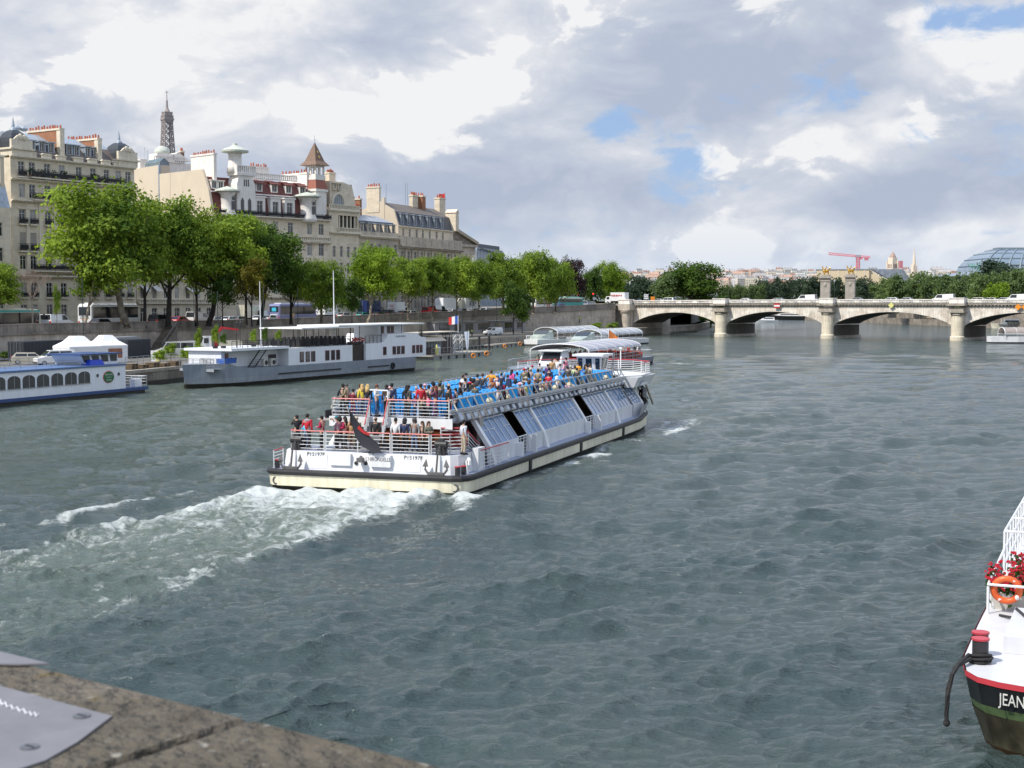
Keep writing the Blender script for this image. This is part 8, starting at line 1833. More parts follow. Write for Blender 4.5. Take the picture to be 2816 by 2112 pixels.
def canx(t):
 w = W_ / 2; ship_rail(t,[(46,-3),(41,-4.2),(8,-4.3),(.3,-4)],1.1,1.0,nb=4,hand=BW,post=1.2,m=STEEL); ship_rail(t,[(46,3),(41,4.2),(8,4.3),(.3,4),(.3,-4)],1.1,1.0,nb=4,hand=BW,post=1.2,m=STEEL); mb = MB(); mb.frus((34.5,38.5,-1.6,1.6,1.1),(34.5,37.0,-1.4,1.4,3.0)); h = part('wheelhouse',mb,BW,t); mb = MB(); mb.add([(38.12,-1.3,1.75),(38.12,1.3,1.75),(37.12,1.2,2.85),(37.12,-1.2,2.85)],[(0,1,2,3)]); part('windscreen',mb,VGL,h); mb = MB(); mb.box(34.6,38.0,-1.7,1.7,3.0,3.15); part('wheelhouse_roof',mb,BW,h)
 mb = MB()
 for i in range(60): x = 6 + (i // 6) * 2.4; y = -3.2 + (i % 6) * 1.25; mb.box(x,x + .5,y,y + 1.0,1.1,1.6); mb.box(x - .1,x + .02,y,y + 1.0,1.6,2.05)
 part('bench_rows',mb,SEATR,t,kind='stuff'); mb = MB(); mb.box(.6,7,-4.3,-4.22,1.15,1.7); part('side_banner',mb,RED,t); mb = MB(); mb.box(33.8,34.1,-.2,1.0,1.1,3.3); part('display_board',mb,CHAS,t); mb = MB(); mb.ring((44,2.6,1.8),(1,0,0),.3,.09); part('lifebuoy',mb,ORG,t)
glass_boat('canopy_boat','tour boat with arched grey canopy and crowd of passengers just beyond the big boat',C0,math.atan2(dr.y,dr.x),47,W_,1.1,[(7.5,34.2)],mat('hull slate',(.24,.27,.32),.5,var=.15),CANR,3.9,2.95,canx)
r_ = random.Random(12); na = ['red','white','black','navy','rust','grey','crimson','beige']
def cb(x,y,z): return C0 + dr * x + Vector((-dr.y,dr.x,0)) * y + Vector((0,0,z))
for i in range(14): person('passenger crowded at the stern of the canopy boat below the orange flag',cb(r_.uniform(1,6.6),r_.uniform(-3.8,3.8),1.1),r_.uniform(0,6),'stand',r_.choice(('down','hold')),r_.choice(na),'black',r_.choice(('khair','bhair')),r_.choice(('short','long')),group='passengers at the stern of the canopy boat')
for i in range(22): person('passenger seated under the grey canopy of the tour boat',cb(8.4 + (i % 11) * 2.4,-3.6 + (i // 11) * 1.3,1.1),math.atan2(dr.y,dr.x),'sit','down',r_.choice(na),'black',r_.choice(('khair','bhair')),r_.choice(('short','long')),group='passengers under the canopy')
f = thing('flag','orange flag on a leaning staff at the stern of the canopy boat','flag',cb(.4,-3.2,1.1)); mb = MB(); mb.bar((0,0,0),(.3,0,4.2),.05); part('staff',mb,WHITE,f); mb = MB(); mb.loft([[(.3,0,4.1),(.2,0,2.7)],[(1.2,.3,3.3),(.9,.2,2.3)],[(2.3,-.1,2.2),(2.0,.2,1.5)],[(3.0,.2,1.6),(2.7,.1,.9)]],close=False,caps=False); part('cloth',mb,mat('flag orange',(.80,.25,.06),.7),f)
GLR = mat('glass vault',(.42,.44,.47),.25,var=.35,scale=.8,spec=.7)
def gx(t): mb = MB(); mb.loft([[(30.5,y,z) for y,z in ((-2.2,1.3),(2.2,1.3),(2.0,3.2),(-2.0,3.2))],[(35.5,y,z) for y,z in ((-1.8,1.3),(1.8,1.3),(1.2,1.7),(-1.2,1.7))]]); h = part('bow_glazing',mb,mat('pale glass',(.40,.46,.42),.15,spec=.7),t); mb = MB(); mb.add([(33.0,-1.5,2.35),(33.0,1.5,2.35),(31.2,1.6,3.1),(31.2,-1.6,3.1)],[(0,1,2,3)]); mb.v = [(x + .15,y,z + .12) for x,y,z in mb.v]; part('windscreen',mb,VGL,h); ship_rail(t,[(37,-1.6),(34,-2.8),(29,-3.1)],1.3,.8,nb=2,hand=BW,post=1); ship_rail(t,[(37,-1.6),(37,1.6),(34,2.8)],1.3,.8,nb=2,hand=BW,post=1)
A2 = math.atan2(-.9,-.43)
glass_boat('glass_roofed_boat','white glass roofed river boat moored at the pontoon, nearer the quay',(20.5,341,0),A2,38,6.6,1.3,[(5,30)],BW,GLR,3.9,2.6,gx); glass_boat('glass_roofed_boat','second white glass roofed boat moored outside the first one',(28.7,323,0),A2,36,6.6,1.3,[(4,29)],BW,GLR,3.7,2.5,gx)
p = at_z(2722,944,0); glass_boat('glass_roofed_boat','small white canopied tour boat cut off by the right edge under the bridge',(p.x + 22,p.y + 2,0),math.pi + .05,22,5,1.6,[(2,19)],BW,mat('canopy brown',(.34,.29,.26),.4),3.7,2.2)
def small_boat(label,u,v,L,H,m,cabin,ang,cm_=None):
 p = at_z(u,v,0); t = thing('moored_boat',label,'boat',(p.x,p.y,0),ang); w = L * .14; o = [(-L / 2,w * .8),(0,w),(L * .3,w * .8),(L / 2,0)]; o = o + [(x,-y) for x,y in o[-2::-1]]
 mb = MB(); mb.loft([[(x * .93,y * .7,-.3) for x,y in o],[(x,y,H + .35 * H * max(0,x / L * 2) ** 2) for x,y in o]]); part('hull',mb,m,t); mb = MB(); mb.frus((-L * .35,L * .18,-w * .7,w * .7,H),(-L * .33,L * .1,-w * .6,w * .6,H + cabin)); c = part('cabin',mb,cm_ or BW,t); mb = MB(); mb.box(-L * .3,L * .08,-w * .68,w * .68,H + cabin * .45,H + cabin * .8); part('window_band',mb,PANE,c); mb = MB(); mb.bar((L * .2,0,H),(L * .2,0,H + cabin + 2.5),.06); part('mast',mb,WHITE,t); return t
small_boat('small white launch with dark red waterline passing beyond the second arch',2105,886,12,1.0,WHITE,1.4,math.pi); small_boat('dark barge moored beyond the second arch',2165,880,34,2.2,CHAS,1.2,2.6,P_GREY); small_boat('tan wooden barge seen through the middle arch',2500,888,18,1.8,mat('varnished wood',(.42,.25,.10),.4),1.5,2.9,mat('tan cabin',(.55,.42,.28),.6)); small_boat('red wooden barge moored right of the tan one',2552,892,18,1.6,P_RED,1.3,2.9,mat('tan cabin',(.55,.42,.28),.6))
small_boat('long low white yacht right of the third pier',2716,899,16,1.0,WHITE,.8,2.8); small_boat('cream cabin cruiser with a high white wheelhouse',2772,903,12,1.4,P_CREAM,1.9,2.8); small_boat('white cruiser with blue cover at the far right',2806,899,12,1.6,WHITE,2.2,2.8,P_BLUE)
def pontoon(label,u0,v0,u1,v1,w):
 A,Bq = at_z(u0,v0,0),at_z(u1,v1,0); d = Bq - A; L = d.length; t = thing('pontoon',label,'pontoon',A,math.atan2(d.y,d.x)); mb = MB(); mb.box(0,L,0,w,.5,.75); part('deck',mb,mat('pontoon planks',(.36,.33,.28),.8,var=.2,scale=2),t); k = .6
 while k < L - 1: mb = MB(); mb.box(k,k + 2.2,.1,w - .1,-.4,.5); part('float',mb,mat('pontoon steel',(.36,.36,.35),.6,streak=.3),t); k += 3.1
 ship_rail(t,[(0,.15),(L,.15)],.75,1.1,'railing',1,STEEL,1.5,.03,STEEL); return t,L
PT,PL = pontoon('near pontoon with railings between the grey barge and the glass boats',1190,990,1353,976,5); pontoon('far pontoon ending at the moored glass roofed boats',1356,958,1458,948,3)
t = thing('pontoon_hut','dark brown hut with pale curved roof on the near pontoon','hut',PT.matrix_basis @ Vector((1,2.2,.75)),PT.rotation_euler.z); mb = MB(); mb.box(0,12,0,2.6,0,2.6); part('wall',mb,mat('hut brown',(.07,.045,.04),.6,var=.3),t); mb = MB(); mb.box(-2.5,12.5,-.5,3,3.6,3.75); mb.yz([(-.9,2.3),(0,2.9),(2.6,3.0),(2.6,2.6),(-.9,2.2)],-2,7); part('roof',mb,mat('hut roof',(.66,.58,.46),.7),t)
mb = MB()
for i in range(6): mb.box(.5 + i * 1.1,1.3 + i * 1.1,-.04,0,1.2,2.1)
part('windows',mb,PANE_S,t); mb = MB()
for i in range(8): mb.box(7 + i * .7,7.1 + i * .7,-.1,0,2.6,3.6)
part('roof_post',mb,CHAS,t)
t = thing('flag','blue white red flag flying over the brown pontoon hut','flag',at_u(1260,242,4.2)); mb = MB(); mb.bar((0,0,0),(0,0,3.0),.05); part('pole',mb,WHITE,t)
for i,m in enumerate((mat('flag blue',(.03,.10,.45),.7),WHITE,RED)): mb = MB(); mb.loft([[(-.55 * i,.1 * i,3 - .12 * i),(-.55 * i,.1 * i,1.6 - .1 * i)],[(-.55 * (i + 1),.1 * i + .1,2.88 - .12 * i),(-.55 * (i + 1),.1 * i + .1,1.5 - .06 * i)]],close=False,caps=False); part('stripe',mb,m,t)
for i,(u,v,l) in enumerate(((1302,978,'left'),(1338,972,'middle'),(1388,952,'third'),(1430,945,'last'))): mb = MB(); mb.ring((0,0,0),(.5,-1,0),.32,.1); o = thing('lifebuoy',['orange lifebuoy on the pontoon rail beside the tall white banner','orange lifebuoy near the right end of the near pontoon','orange lifebuoy in the middle of the far pontoon','orange lifebuoy at the end of the far pontoon by the glass boat'][i],'lifebuoy',at_z(u,v,1.4)); part('ring',mb,ORG,o)
t = thing('banner','tall white and blue feather banner on the near pontoon','banner',at_z(1285,978,.75)); mb = MB(); mb.bar((0,0,0),(0,0,4),.04); part('pole',mb,STEEL,t); mb = MB(); mb.loft([[(-.1,0,.9),(.15,0,1.0)],[(-.5,0,3.9),(.35,0,4.0)]],close=False,caps=False); part('cloth',mb,mat('banner cloth',(.62,.68,.80),.7),t)
# --- lower quay clutter
def onq(u,v,z=1.85): return at_z(u,v,z)
QA = math.atan2(.96,.27)
def container(label,u,v,L,m,door=False):
 p = onq(u,v); t = thing('shipping_container',label,'container',p,QA); mb = MB(); mb.box(0,L,0,2.4,0,2.55); part('body',mb,m,t); mb = MB(); k = .1
 while k < L - .1: mb.box(k,k + .14,-.04,0,.15,2.4); k += .3
 k = .1
 while k < 2.3: mb.box(-.04,0,k,k + .14,.15,2.4); k += .3
 part('corrugation',mb,m,t); mb = MB()
 for y in (.5,1.0,1.4,1.9): mb.bar((-.07,y,.1),(-.07,y,2.45),.03)
 part('door_bars',mb,STEEL,t); return t
CDK = mat('container anthracite',(.035,.04,.05),.6,var=.15)
container('long anthracite container against the embankment wall at far left',66,994,9.0,CDK); container('anthracite container with door bars right of the white tents',352,986,6,CDK); container('pale grey container half hidden behind the white tents',322,976,6,mat('container grey',(.30,.32,.35),.6)); container('dark blue container below the embankment near the bridge',1478,906,6,P_DKBLUE)
def tent(label,u,v,w):
 t = thing('marquee_tent',label,'tent',onq(u,v),QA - .5); h = 2.2; c = mat('tent white',(.80,.80,.80),.7,var=.03); mb = MB(); mb.frus((-w / 2,w / 2,-w / 2,w / 2,h),(-w * .30,w * .30,-w * .30,w * .30,h + .55)); mb.frus((-w * .30,w * .30,-w * .30,w * .30,h + .55),(-w * .16,w * .16,-w * .16,w * .16,h + 1.25)); mb.box(-w / 2 - .03,w / 2 + .03,-w / 2 - .03,w / 2 + .03,h - .25,h); part('canopy',mb,c,t); mb = MB(); mb.box(-w / 2,w / 2,-w / 2,w / 2,0,h - .25); part('side_walls',mb,c,t); mb = MB(); mb.box(w / 2,w / 2 + .02,-w * .2,w * .25,.4,1.7); mb.box(-w * .2,w * .3,-w / 2 - .02,-w / 2,.6,1.8) if 'right' in label else None; part('opening',mb,INT,t)
tent('left white marquee tent behind the white van',212,1000,4.2); tent('right white marquee tent with a dark opening',292,996,3.9)
car('estate','beige estate car parked on the lower quay seen from behind',onq(86,1001),QA - 1.0,P_BEIGE,name='parked_car'); car('van','white van with side windows parked facing left before the tents',onq(150,1005),QA + 2.45,P_WHITE,name='parked_van',cat='van',scale=1.05)
car('bigvan','grey white van behind the shrubs by the embankment steps',onq(484,984),QA + 2.2,P_SILVER,name='parked_van',cat='van'); car('van','white van parked by the grey cabins on the lower quay',onq(1356,922,2.05),QA + 2.5,P_WHITE,name='parked_van',cat='van',cargo=True)
def crane_truck():
 p = onq(602,973); t = thing('crane_truck','white lorry with a folded bright red crane on the lower quay','truck',p,QA + 2.2); t.scale = (.85,) * 3; mb = MB(); mb.xz([(1.4,.9),(3.1,.9),(3.1,1.9),(2.7,3.1),(1.4,3.15)],-1.15,1.15); c = part('cab',mb,P_WHITE,t); mb = MB(); mb.add([(3.11,-1,1.95),(3.11,1,1.95),(2.76,.95,2.95),(2.76,-.95,2.95)],[(0,1,2,3)]); mb.box(1.9,2.7,1.15,1.165,1.9,2.8); mb.box(1.9,2.7,-1.165,-1.15,1.9,2.8); part('cab_windows',mb,VGL,c)
 mb = MB(); mb.box(-4,3,-.45,.45,.6,.95); part('chassis',mb,CHAS,t); mb = MB(); mb.box(-4,-.2,-1.2,1.2,.95,1.2); mb.box(-4,-.2,-1.2,-1.12,1.2,2.3); mb.box(-4,-.2,1.12,1.2,1.2,2.3); part('flatbed',mb,P_CREAM,t); mb = MB(); mb.bar((.5,0,.95),(.4,0,3.6),.3,6); mb.bar((.4,0,3.5),(-.6,0,4.6),.28,4); mb.bar((-.3,0,4.6),(-3.4,0,4.2),.24,4); part('crane_arm',mb,P_RED,t)
 for x in (2.2,-2.2,-3.2):
  for y in (-.95,.95): wheel(t,x,y,.5,.3)
crane_truck()
def shrub(label,u,v,h,w,m=LEAF_A,z=1.85): p = onq(u,v,z); t = thing('shrub',label,'plant',p); mb = MB(); mb.bar((0,0,0),(0,0,h * .5),.05); part('stem',mb,BARK,t); k = part('foliage',CROWN_N,None,t,loc=(0,0,h * .55)); k.scale = (w,w,h * .47); omat(k,m)
for a in (('bushy shrub in front of the grey white van',470,992,2.4,1.1),('tall thin poplar like shrub left of the crane lorry',546,990,4.4,.65),('dense low bush left of the crane lorry wheels',540,1002,2.4,1.3,LEAF_B),('yellow green shrub beside the pale fence',440,1000,1.8,1.1,LEAF_B),('shrub with small leaves right of the grey white van',512,1000,2.2,.9,LEAF_B),('brownish shrubs heap at the foot of the gangway',600,1000,1.6,1.8,LEAF_Y),('shrubs below the bridge head wall, left clump',1640,905,1.8,2.2,LEAF_B,2.3),('shrubs below the bridge head wall, right clump',1684,907,2.0,2.2,LEAF_A,2.3),('dark hedge at the far left of the lower quay',12,992,1.3,2.2,LEAF_C)): shrub(*a)
def fence(label,u0,v0,u1,v1,h=1.1,z=1.85):
 A,Bq = onq(u0,v0,z),onq(u1,v1,z); t = thing('railing_fence',label,'fence',A); d = Bq - A; ship_rail(t,[(0,0),(d.x,d.y)],0,h,'panel',3,STEEL,1.6,.03,STEEL)
fence('grey metal fence before the dark container and tents',345,1008,410,1002); fence('steel fence along the quay edge right of the canal boat',415,1000,560,990); fence('long railing on the quay edge in front of the white van and cabins',1268,925,1500,910,1.2,2.1); fence('railing on the quay edge at the far left',0,1015,105,1008)
t = thing('notice_board','yellow and white board leaning on the fence right of the anthracite container','board',onq(428,996),QA - 1.2); mb = MB(); mb.box(-.6,.6,0,.06,.1,1.5); part('panel',mb,WHITE,t); mb = MB(); mb.xz([(0,.1),(.6,.1),(.6,1.5),(.2,1.5)],-.01,0); part('yellow_patch',mb,YEL,t)
for i in range(5):
 t = thing('pallet_stack',['left','second','middle','fourth','right'][i] + ' stack of wooden pallets lying along the quay edge','pallets',onq(362 + i * 30,1016 - i * 2),QA)
 for k in range(3 if i % 2 else 4): mb = MB(); mb.box(0,1.5,0,1.1,k * .16 + .10,k * .16 + .15); [mb.box(x,x + .12,0,1.1,k * .16,k * .16 + .10) for x in (.05,.7,1.35)]; part('pallet',mb,mat('pallet wood',(.22,.16,.10),.9,var=.4,scale=2),t)
def gangway():
 A,Bq = onq(494,1012,2.0),at_z(590,1008,2.2); Bq = at_y(588,1016,155); d = Bq - A; t = thing('gangway','grey metal gangway sloping from the quay to the bow of the barge','gangway',A); n = Vector((-d.y,d.x,0)).normalized() * 1.4; mb = MB(); mb.add([Vector(),d,d + n,n],[(0,1,2,3)]); mb.add([Vector((0,0,-.3)),d + Vector((0,0,-.3)),d,Vector()],[(0,1,2,3)]); part('walkway',mb,HGREY2,t)
 for q in (Vector(),n): ship_rail(t,[(q.x,q.y,0),(q.x + d.x,q.y + d.y,d.z)],0,1.1,'railing',5,STEEL,1.4,.03,STEEL)
gangway()
for i,(u0,c) in enumerate(((1196,.30),(1264,.34),(1312,.22),(1378,.34))):
 q = on_wall(u0,-3.5); p = at_u(u0,q[0].y - 2,2.05); t = thing('cabin_unit',['grey cabin with wide window behind the brown hut','pale grey cabin with a dark doorway behind the high visibility workers','dark panelled cabin left of the parked white van','cabin with black glass front right of the parked white van'][i],'cabin',p,q[2]); mb = MB(); mb.box(0,14,0,2.5,0,2.9); part('body',mb,mat('cabin grey %d' % i,(c,c,c * 1.06),.6,var=.15),t); mb = MB(); mb.box(2,6.5,-.05,0,.2,2.5); mb.box(9,12,-.05,0,.8,2.4); part('opening',mb,PANE,t); mb = MB(); mb.box(-.2,14.2,-.6,2.6,2.9,3.05); part('roof',mb,STEEL,t)
for i,(u,v) in enumerate(((1288,926),(1298,926),(1176,918),(1594,888),(1510,905),(1535,903))):
 p = onq(u,v,2.1 if i not in (3,) else 4.2); person(['left of two workers in yellow high visibility vests by the grey cabins','right of two workers in yellow high visibility vests by the grey cabins','worker in green high visibility vest above the barge stern rail','worker in high visibility jacket on the ramp near the bridge','worker in high visibility vest right of the blue container','worker in yellow vest by the bike hoops near the bridge'][i],p,i * 1.3,'walk' if i % 2 else 'stand','hold' if i % 2 else 'down','hivis','navy','khair','cap' if i == 3 else 'short')
def lamp(label,u,vt,vb,Y,z,m=None,r=.07,head=True):
 p = at_u(u,Y,z); h = EYE + (831 - vt) * Y / F - z; t = thing('lamp_post',label,'lamp post',p); mb = MB(); mb.bar((0,0,0),(0,0,h),r * 1.3,6,r); part('post',mb,m or mat('lamp green',(.03,.05,.045),.5),t)
 if head: mb = MB(); mb.lathe([(.08,h),(.25,h + .35),(.3,h + .75),(.05,h + .95)],8); part('lantern',mb,mat('lantern glass',(.45,.47,.46),.3),t)
for i,(u,vt,Y,z) in enumerate(((230,762,190,1.9),(535,790,205,1.9),(600,800,200,1.9),(726,786,215,1.9),(820,790,235,2),(1030,800,262,2),(1155,786,285,2),(1273,790,318,2),(1365,800,328,2.1))): lamp(['dark green lamp post in front of the white coach','dark lamp post before the square white van','slender dark post left of the crane lorry','tall dark post just left of the purple coach','dark green post at the front of the purple coach','dark post below the two tiered plane tree','dark post left of the red van','dark post before the grey lettered lorry','dark post under the office block tree'][i],u,vt,900,Y,z,None,.055,False)
for u,vt,l in ((1604,773,'lamp post with white globes left of the bright bridge head tree'),(1732,783,'lamp post at the left end of the bridge'),(1800,774,'lamp post with a red flag near the largest bridge tree'),(2294,778,'slender lamp post between the gilded pylons')): lamp(l,u,vt,0,405 if u < 2000 else 400,8.6)
for i,(u,v,Y) in enumerate(((1300,814,326),(1516,809,380),(1589,811,398),(1631,808,404))):
 p = at_u(u,Y,road_z(Y)); h = EYE + (831 - v) * Y / F - road_z(Y); t = thing('traffic_light',['red traffic light below the last tree of the even row','red traffic light right of the red lettered coach','red traffic light left of the tall globe lamp post','red traffic light above the round road sign'][i],'traffic light',p); mb = MB(); mb.bar((0,0,0),(0,0,h),.07); mb.box(-.2,.2,-.1,.15,h - .75,h + .3); part('post',mb,CHAS,t); mb = MB(); mb.disc((0,-.14,h),(0,1,0),.2,.06); part('red_lens',mb,lens_mat('red lens',(1,.02,.02),3.0),t)
def sign(u,v,Y,label,f): p = at_u(u,Y,8.4); t = thing('road_sign',label,'sign',p); h = EYE + (831 - v) * Y / F - 8.4; mb = MB(); mb.bar((0,0,0),(0,0,h),.05); part('post',mb,STEEL,t); mb = MB(); f(mb,h); part('plate',mb,WHITE,t)
sign(1634,821,402,'round pale road sign left of the white red lettered lorry',lambda m,h: m.disc((0,-.1,h),(0,1,0),.45,.04)); sign(1776,813,405,'stack of white direction boards on the bridge',lambda m,h: [m.box(-.6,.7,-.1,-.05,h - .5 * i,h - .5 * i + .35) for i in range(3)])
t = thing('advert_panel','orange panel on a post at the left end of the bridge','sign',at_u(1795,402,9.2)); mb = MB(); mb.box(-.55,.55,0,.15,.2,1.9); part('panel',mb,ORG,t)
t = thing('stone_stairs','dark stone steps climbing the embankment wall behind the shrubs','stairs',(0,0,0)); a,za,_ = on_wall(412); b,zb,_ = on_wall(455); mb = MB(); d = (b - a); n = Vector((d.y,-d.x,0)).normalized() * 2.2; N = 18
for i in range(N): q = a + d * i / N; q2 = a + d * (i + 1) / N; z = 1.85 + 3.6 * (i + 1) / N; mb.add([q,q2,q2 + n,q + n] and [Vector((p.x,p.y,1.8)) for p in (q,q2,q2 + n,q + n)] + [Vector((p.x,p.y,z)) for p in (q,q2,q2 + n,q + n)],[(4,5,6,7),(3,2,6,7),(1,2,6,5),(0,3,7,4)])
part('steps',mb,STONE_D,t); mb = MB(); mb.bar(a + n + Vector((0,0,2.9)),b + n + Vector((0,0,6.4)),.05); part('handrail',mb,STEEL,t)
M_ = Matrix.Translation(PT.location) @ Matrix.Rotation(PT.rotation_euler.z,4,'Z')
for i,x in enumerate((1.2,2.0)):
 t = thing('bottle_bollard',['yellow capped bollard at the left end of the near pontoon','white capped bollard at the left end of the near pontoon'][i],'bollard',M_ @ Vector((x + 1.5,.6,.75))); mb = MB(); mb.cyl((0,0),.32,0,1.3,10); part('body',mb,YEL if i == 0 else WHITE,t); mb = MB(); mb.cyl((0,0),.2,1.3,1.7,8,.1); part('cap',mb,P_BLUE if i else YEL,t)
t = thing('stair_frame','white metal boarding stairs standing on the near pontoon before the brown hut','stairs',M_ @ Vector((9.5,.8,.75)),PT.rotation_euler.z); mb = MB()
for x in (0,1.2,2.6,3.8): mb.bar((x,0,0),(x,0,3.2),.05); mb.bar((x,1,0),(x,1,3.2),.05)
for z in (.8,1.6,2.4,3.2): mb.bar((0,0,z),(3.8,0,z),.04); mb.bar((0,0,z - .8),(1.2,0,z),.05); mb.bar((2.6,0,z - .8),(3.8,0,z),.05)
part('frame',mb,WHITE,t)
for i,u in enumerate((1318,1345)):
 p = onq(u,962,.4); t = thing('mooring_pile',['dark mooring pile rising from the water beside the far pontoon','second dark mooring pile beside the far pontoon'][i],'pile',p); mb = MB(); mb.cyl((0,0),.22,-1,2.6,8); part('pile',mb,CHAS,t)
# --- foreground: JEAN barge and the parapet
def jean():
 P = at_z(2618,1859,1.8); P.z = .68; d = (at_z(2705,1685,1.8) - at_z(2618,1859,1.8)); a = math.atan2(d.y,d.x); t = thing('moored_barge','white decked barge with black bow, red rim and flower boxes at the right edge','barge',(P.x,P.y,.68),a)
 o = [(36,0),(5,0),(1.6,-.04),(.55,-.22),(.1,-.5),(-.16,-.95),(-.34,-1.6),(-.46,-2.5),(-.34,-3.4),(-.16,-4.05),(.1,-4.5),(.55,-4.78),(1.6,-4.96),(5,-5),(36,-5)]
 def ring(z,s,f): return [(x + (f if x < 4 else 0),-2.5 + (y + 2.5) * s,z) for x,y in o]
 def band(n,z0,s0,f0,z1,s1,f1,m): mb = MB(); mb.loft([ring(z0,s0,f0),ring(z1,s1,f1)],caps=False); return part(n,mb,m,t,smooth=False)
 OL = mat('hull olive rust',(.15,.135,.08),.5,var=.5,scale=1.6,streak=.5,col2=(.06,.05,.03)); RB_ = mat('hull brown rust',(.10,.045,.015),.7,var=.6,scale=2,streak=.3); BK = mat('hull black',(.016,.017,.02),.35,var=.4,scale=2,streak=.3); GR = mat('hull green band',(.16,.24,.10),.45,var=.35,scale=2.5,streak=.3)
 band('rusty_foot',-1.2,.72,.95,-.42,.85,.5,RB_); band('lower_hull',-.43,.848,.51,.36,.945,.16,OL); band('green_band',.355,.932,.17,.55,.963,.08,GR); band('black_band',.545,.962,.085,1.03,1.0,0,BK); band('red_rim',1.02,1.006,-.02,1.14,1.006,-.02,REDR)
 mb = MB(); mb.poly(ring(1.121,.995,.01)); part('deck',mb,mat('deck white',(.64,.64,.66),.4,var=.08,scale=.8,streak=.05),t)
 lettering('JEAN',.36,mat('letter white',(.78,.77,.72),.5),t,(-.285,-1.2,.80),(-.23,-1,0),(-.12,0,1),.66)
 mb = MB(); mb.box(2.4,5.6,-4.2,-.8,1.125,1.5); part('hatch_box',mb,mat('deck white',(.80,.80,.81)),t); mb = MB()
 for k in range(3): mb.box(4.4,5.4,-4.0 ,-1.0 - k * .01,1.501 + k * .0,1.502) if False else mb.bar((4.3 + k * .35,-1.1,1.52),(4.3 + k * .35,-4.2,1.52),.025)
 part('hatch_batten',mb,mat('deck white',(.80,.80,.81)),t)
 for x,y in ((1.35,-.42),(1.95,-.36)): mb = MB(); mb.cyl((x,y),.17,1.12,1.62,14); b = part('bollard',mb,mat('bollard black',(.03,.028,.03),.5),t); mb = MB(); mb.cyl((x,y),.19,1.62,1.66,14); part('red_top',mb,REDR,b)
 mb = MB()
 for k in range(3): mb.ring((1.36,-.42,1.16 + k * .06),(.1 * k,.1,1),.22 + .03 * (k % 2),.03,14,5)
 mb.tube([(1.2,-.2,1.3),(.6,-.05,1.22),(.15,.02,1.1),(.05,.08,.7),(.06,.1,.15)],.05,6); mb.tube([(1.1,-.25,1.25),(.5,-.0,1.18),(.2,.1,.8),(.15,.12,.2)],.045,6); mb.ball((.08,.1,.1),.075); part('mooring_rope',mb,mat('rope black',(.025,.024,.024),.9,var=.3,scale=10),t)
 mb = MB(); mb.tube([(6.2,-.4,1.15),(5.8,-.75,1.2),(5.3,-.85,1.53),(4.2,-1.2,1.53),(3.4,-1.5,1.53),(2.6,-1.7,1.53),(2.2,-1.75,1.16)],.035,6); part('cable',mb,CHAS,t)
 mb = MB(); q = [(6.4,-.1),(6.4,-4.9)]; mb.bar((6.4,-.1,1.12),(6.4,-.1,1.80),.035,6); mb.bar((6.4,-.1,1.85),(6.4,-4.9,1.85),.035,6); mb.bar((6.4,-.1,1.85),(10.9,-.1,2.0),.035,6); mb.bar((8.2,-.1,1.12),(8.2,-.1,1.92),.03,6); mb.bar((7.2,-.1,1.12),(7.2,-.1,1.88),.03,6)
 for k in range(12): x = 10.9 + k * 1.0; mb.bar((x,-.1,1.12),(x,-.1,2.5),.03,6)
 for z in (2.5,2.0,1.6): mb.bar((10.9,-.1,z),(26,-.1,z),.032,6)
 for x in (10.9,13.5,17): mb.bar((x,-.1,2.5),(x,-4.9,2.5),.03,6)
 mb.bar((10.9,-.1,1.12),(10.9,-.1,2.5),.035,6); part('railing',mb,BW,t); mb = MB(); mb.box(14,34,-4.3,-1.0,1.12,1.9); part('cabin_top',mb,BW,t)
 mb = MB();
 for s in (-1,1): mb.add([(-.62,-2.75 + s * .3,.75),(-.6,-2.75 + s * .12,.8),(-.56,-2.75 + s * .12,.2),(-.6,-2.75 + s * .3,.28)],[(0,1,2,3),(3,2,1,0)])
 mb.bar((-.6,-2.75,1.0),(-.58,-2.75,.2),.06,6); mb.bar((-.6,-3.1,.22),(-.6,-2.4,.22),.07,6); part('anchor',mb,mat('anchor pink',(.45,.25,.22),.6,var=.3),t)
 M = Matrix.Translation(t.location) @ Matrix.Rotation(a,4,'Z')
 w = M @ Vector((6.55,-.52,1.72)); l = thing('lifebuoy','orange lifebuoy with white bands hung on the railing of the flowered barge','lifebuoy',w,a); mb = MB(); mb.ring((0,0,0),(1,.1,.25),.30,.085,24,8); part('ring',mb,mat('lifebuoy orange',(.80,.13,.03),.4,var=.08),l,smooth=True); mb = MB()
 for k in range(4): q = .6 + k * math.pi / 2; c = Vector((-.05 * math.sin(q) ,.3 * math.cos(q),.3 * math.sin(q))); mb.ball(c,.095,.075 if k % 2 else .06,.06 if k % 2 else .075,8,6)
 part('white_band',mb,WHITE,l)
 rr = random.Random(2)
 for i,(x,y) in enumerate(((7.3,-.95),(9.3,-1.35))):
  b = thing('flower_box',['nearer pale planter of red geraniums behind the lifebuoy','further planter of red geraniums cut by the right edge'][i],'planter',M @ Vector((x,y,1.12)),a); mb = MB(); mb.frus((-.25,.25,-.75,.75,0),(-.32,.32,-.85,.85,.42)); part('box',mb,mat('planter stone',(.55,.53,.48),.8,var=.1),b); lf,fl = MB(),MB()
  for k in range(520): p = Vector((rr.gauss(0,.26),rr.uniform(-.95,.95),.42 + abs(rr.gauss(0,.3)) - (.25 if rr.random() < .2 else 0))); q = Vector((rr.uniform(-1,1),rr.uniform(-1,1),rr.uniform(-.3,1))).normalized(); u = q.orthogonal().normalized(); v = q.cross(u); s = rr.uniform(.04,.08); p.z = min(p.z,1.0); lf.add([p - u * s,p + v * s,p + u * s,p - v * s],[(0,1,2,3)])
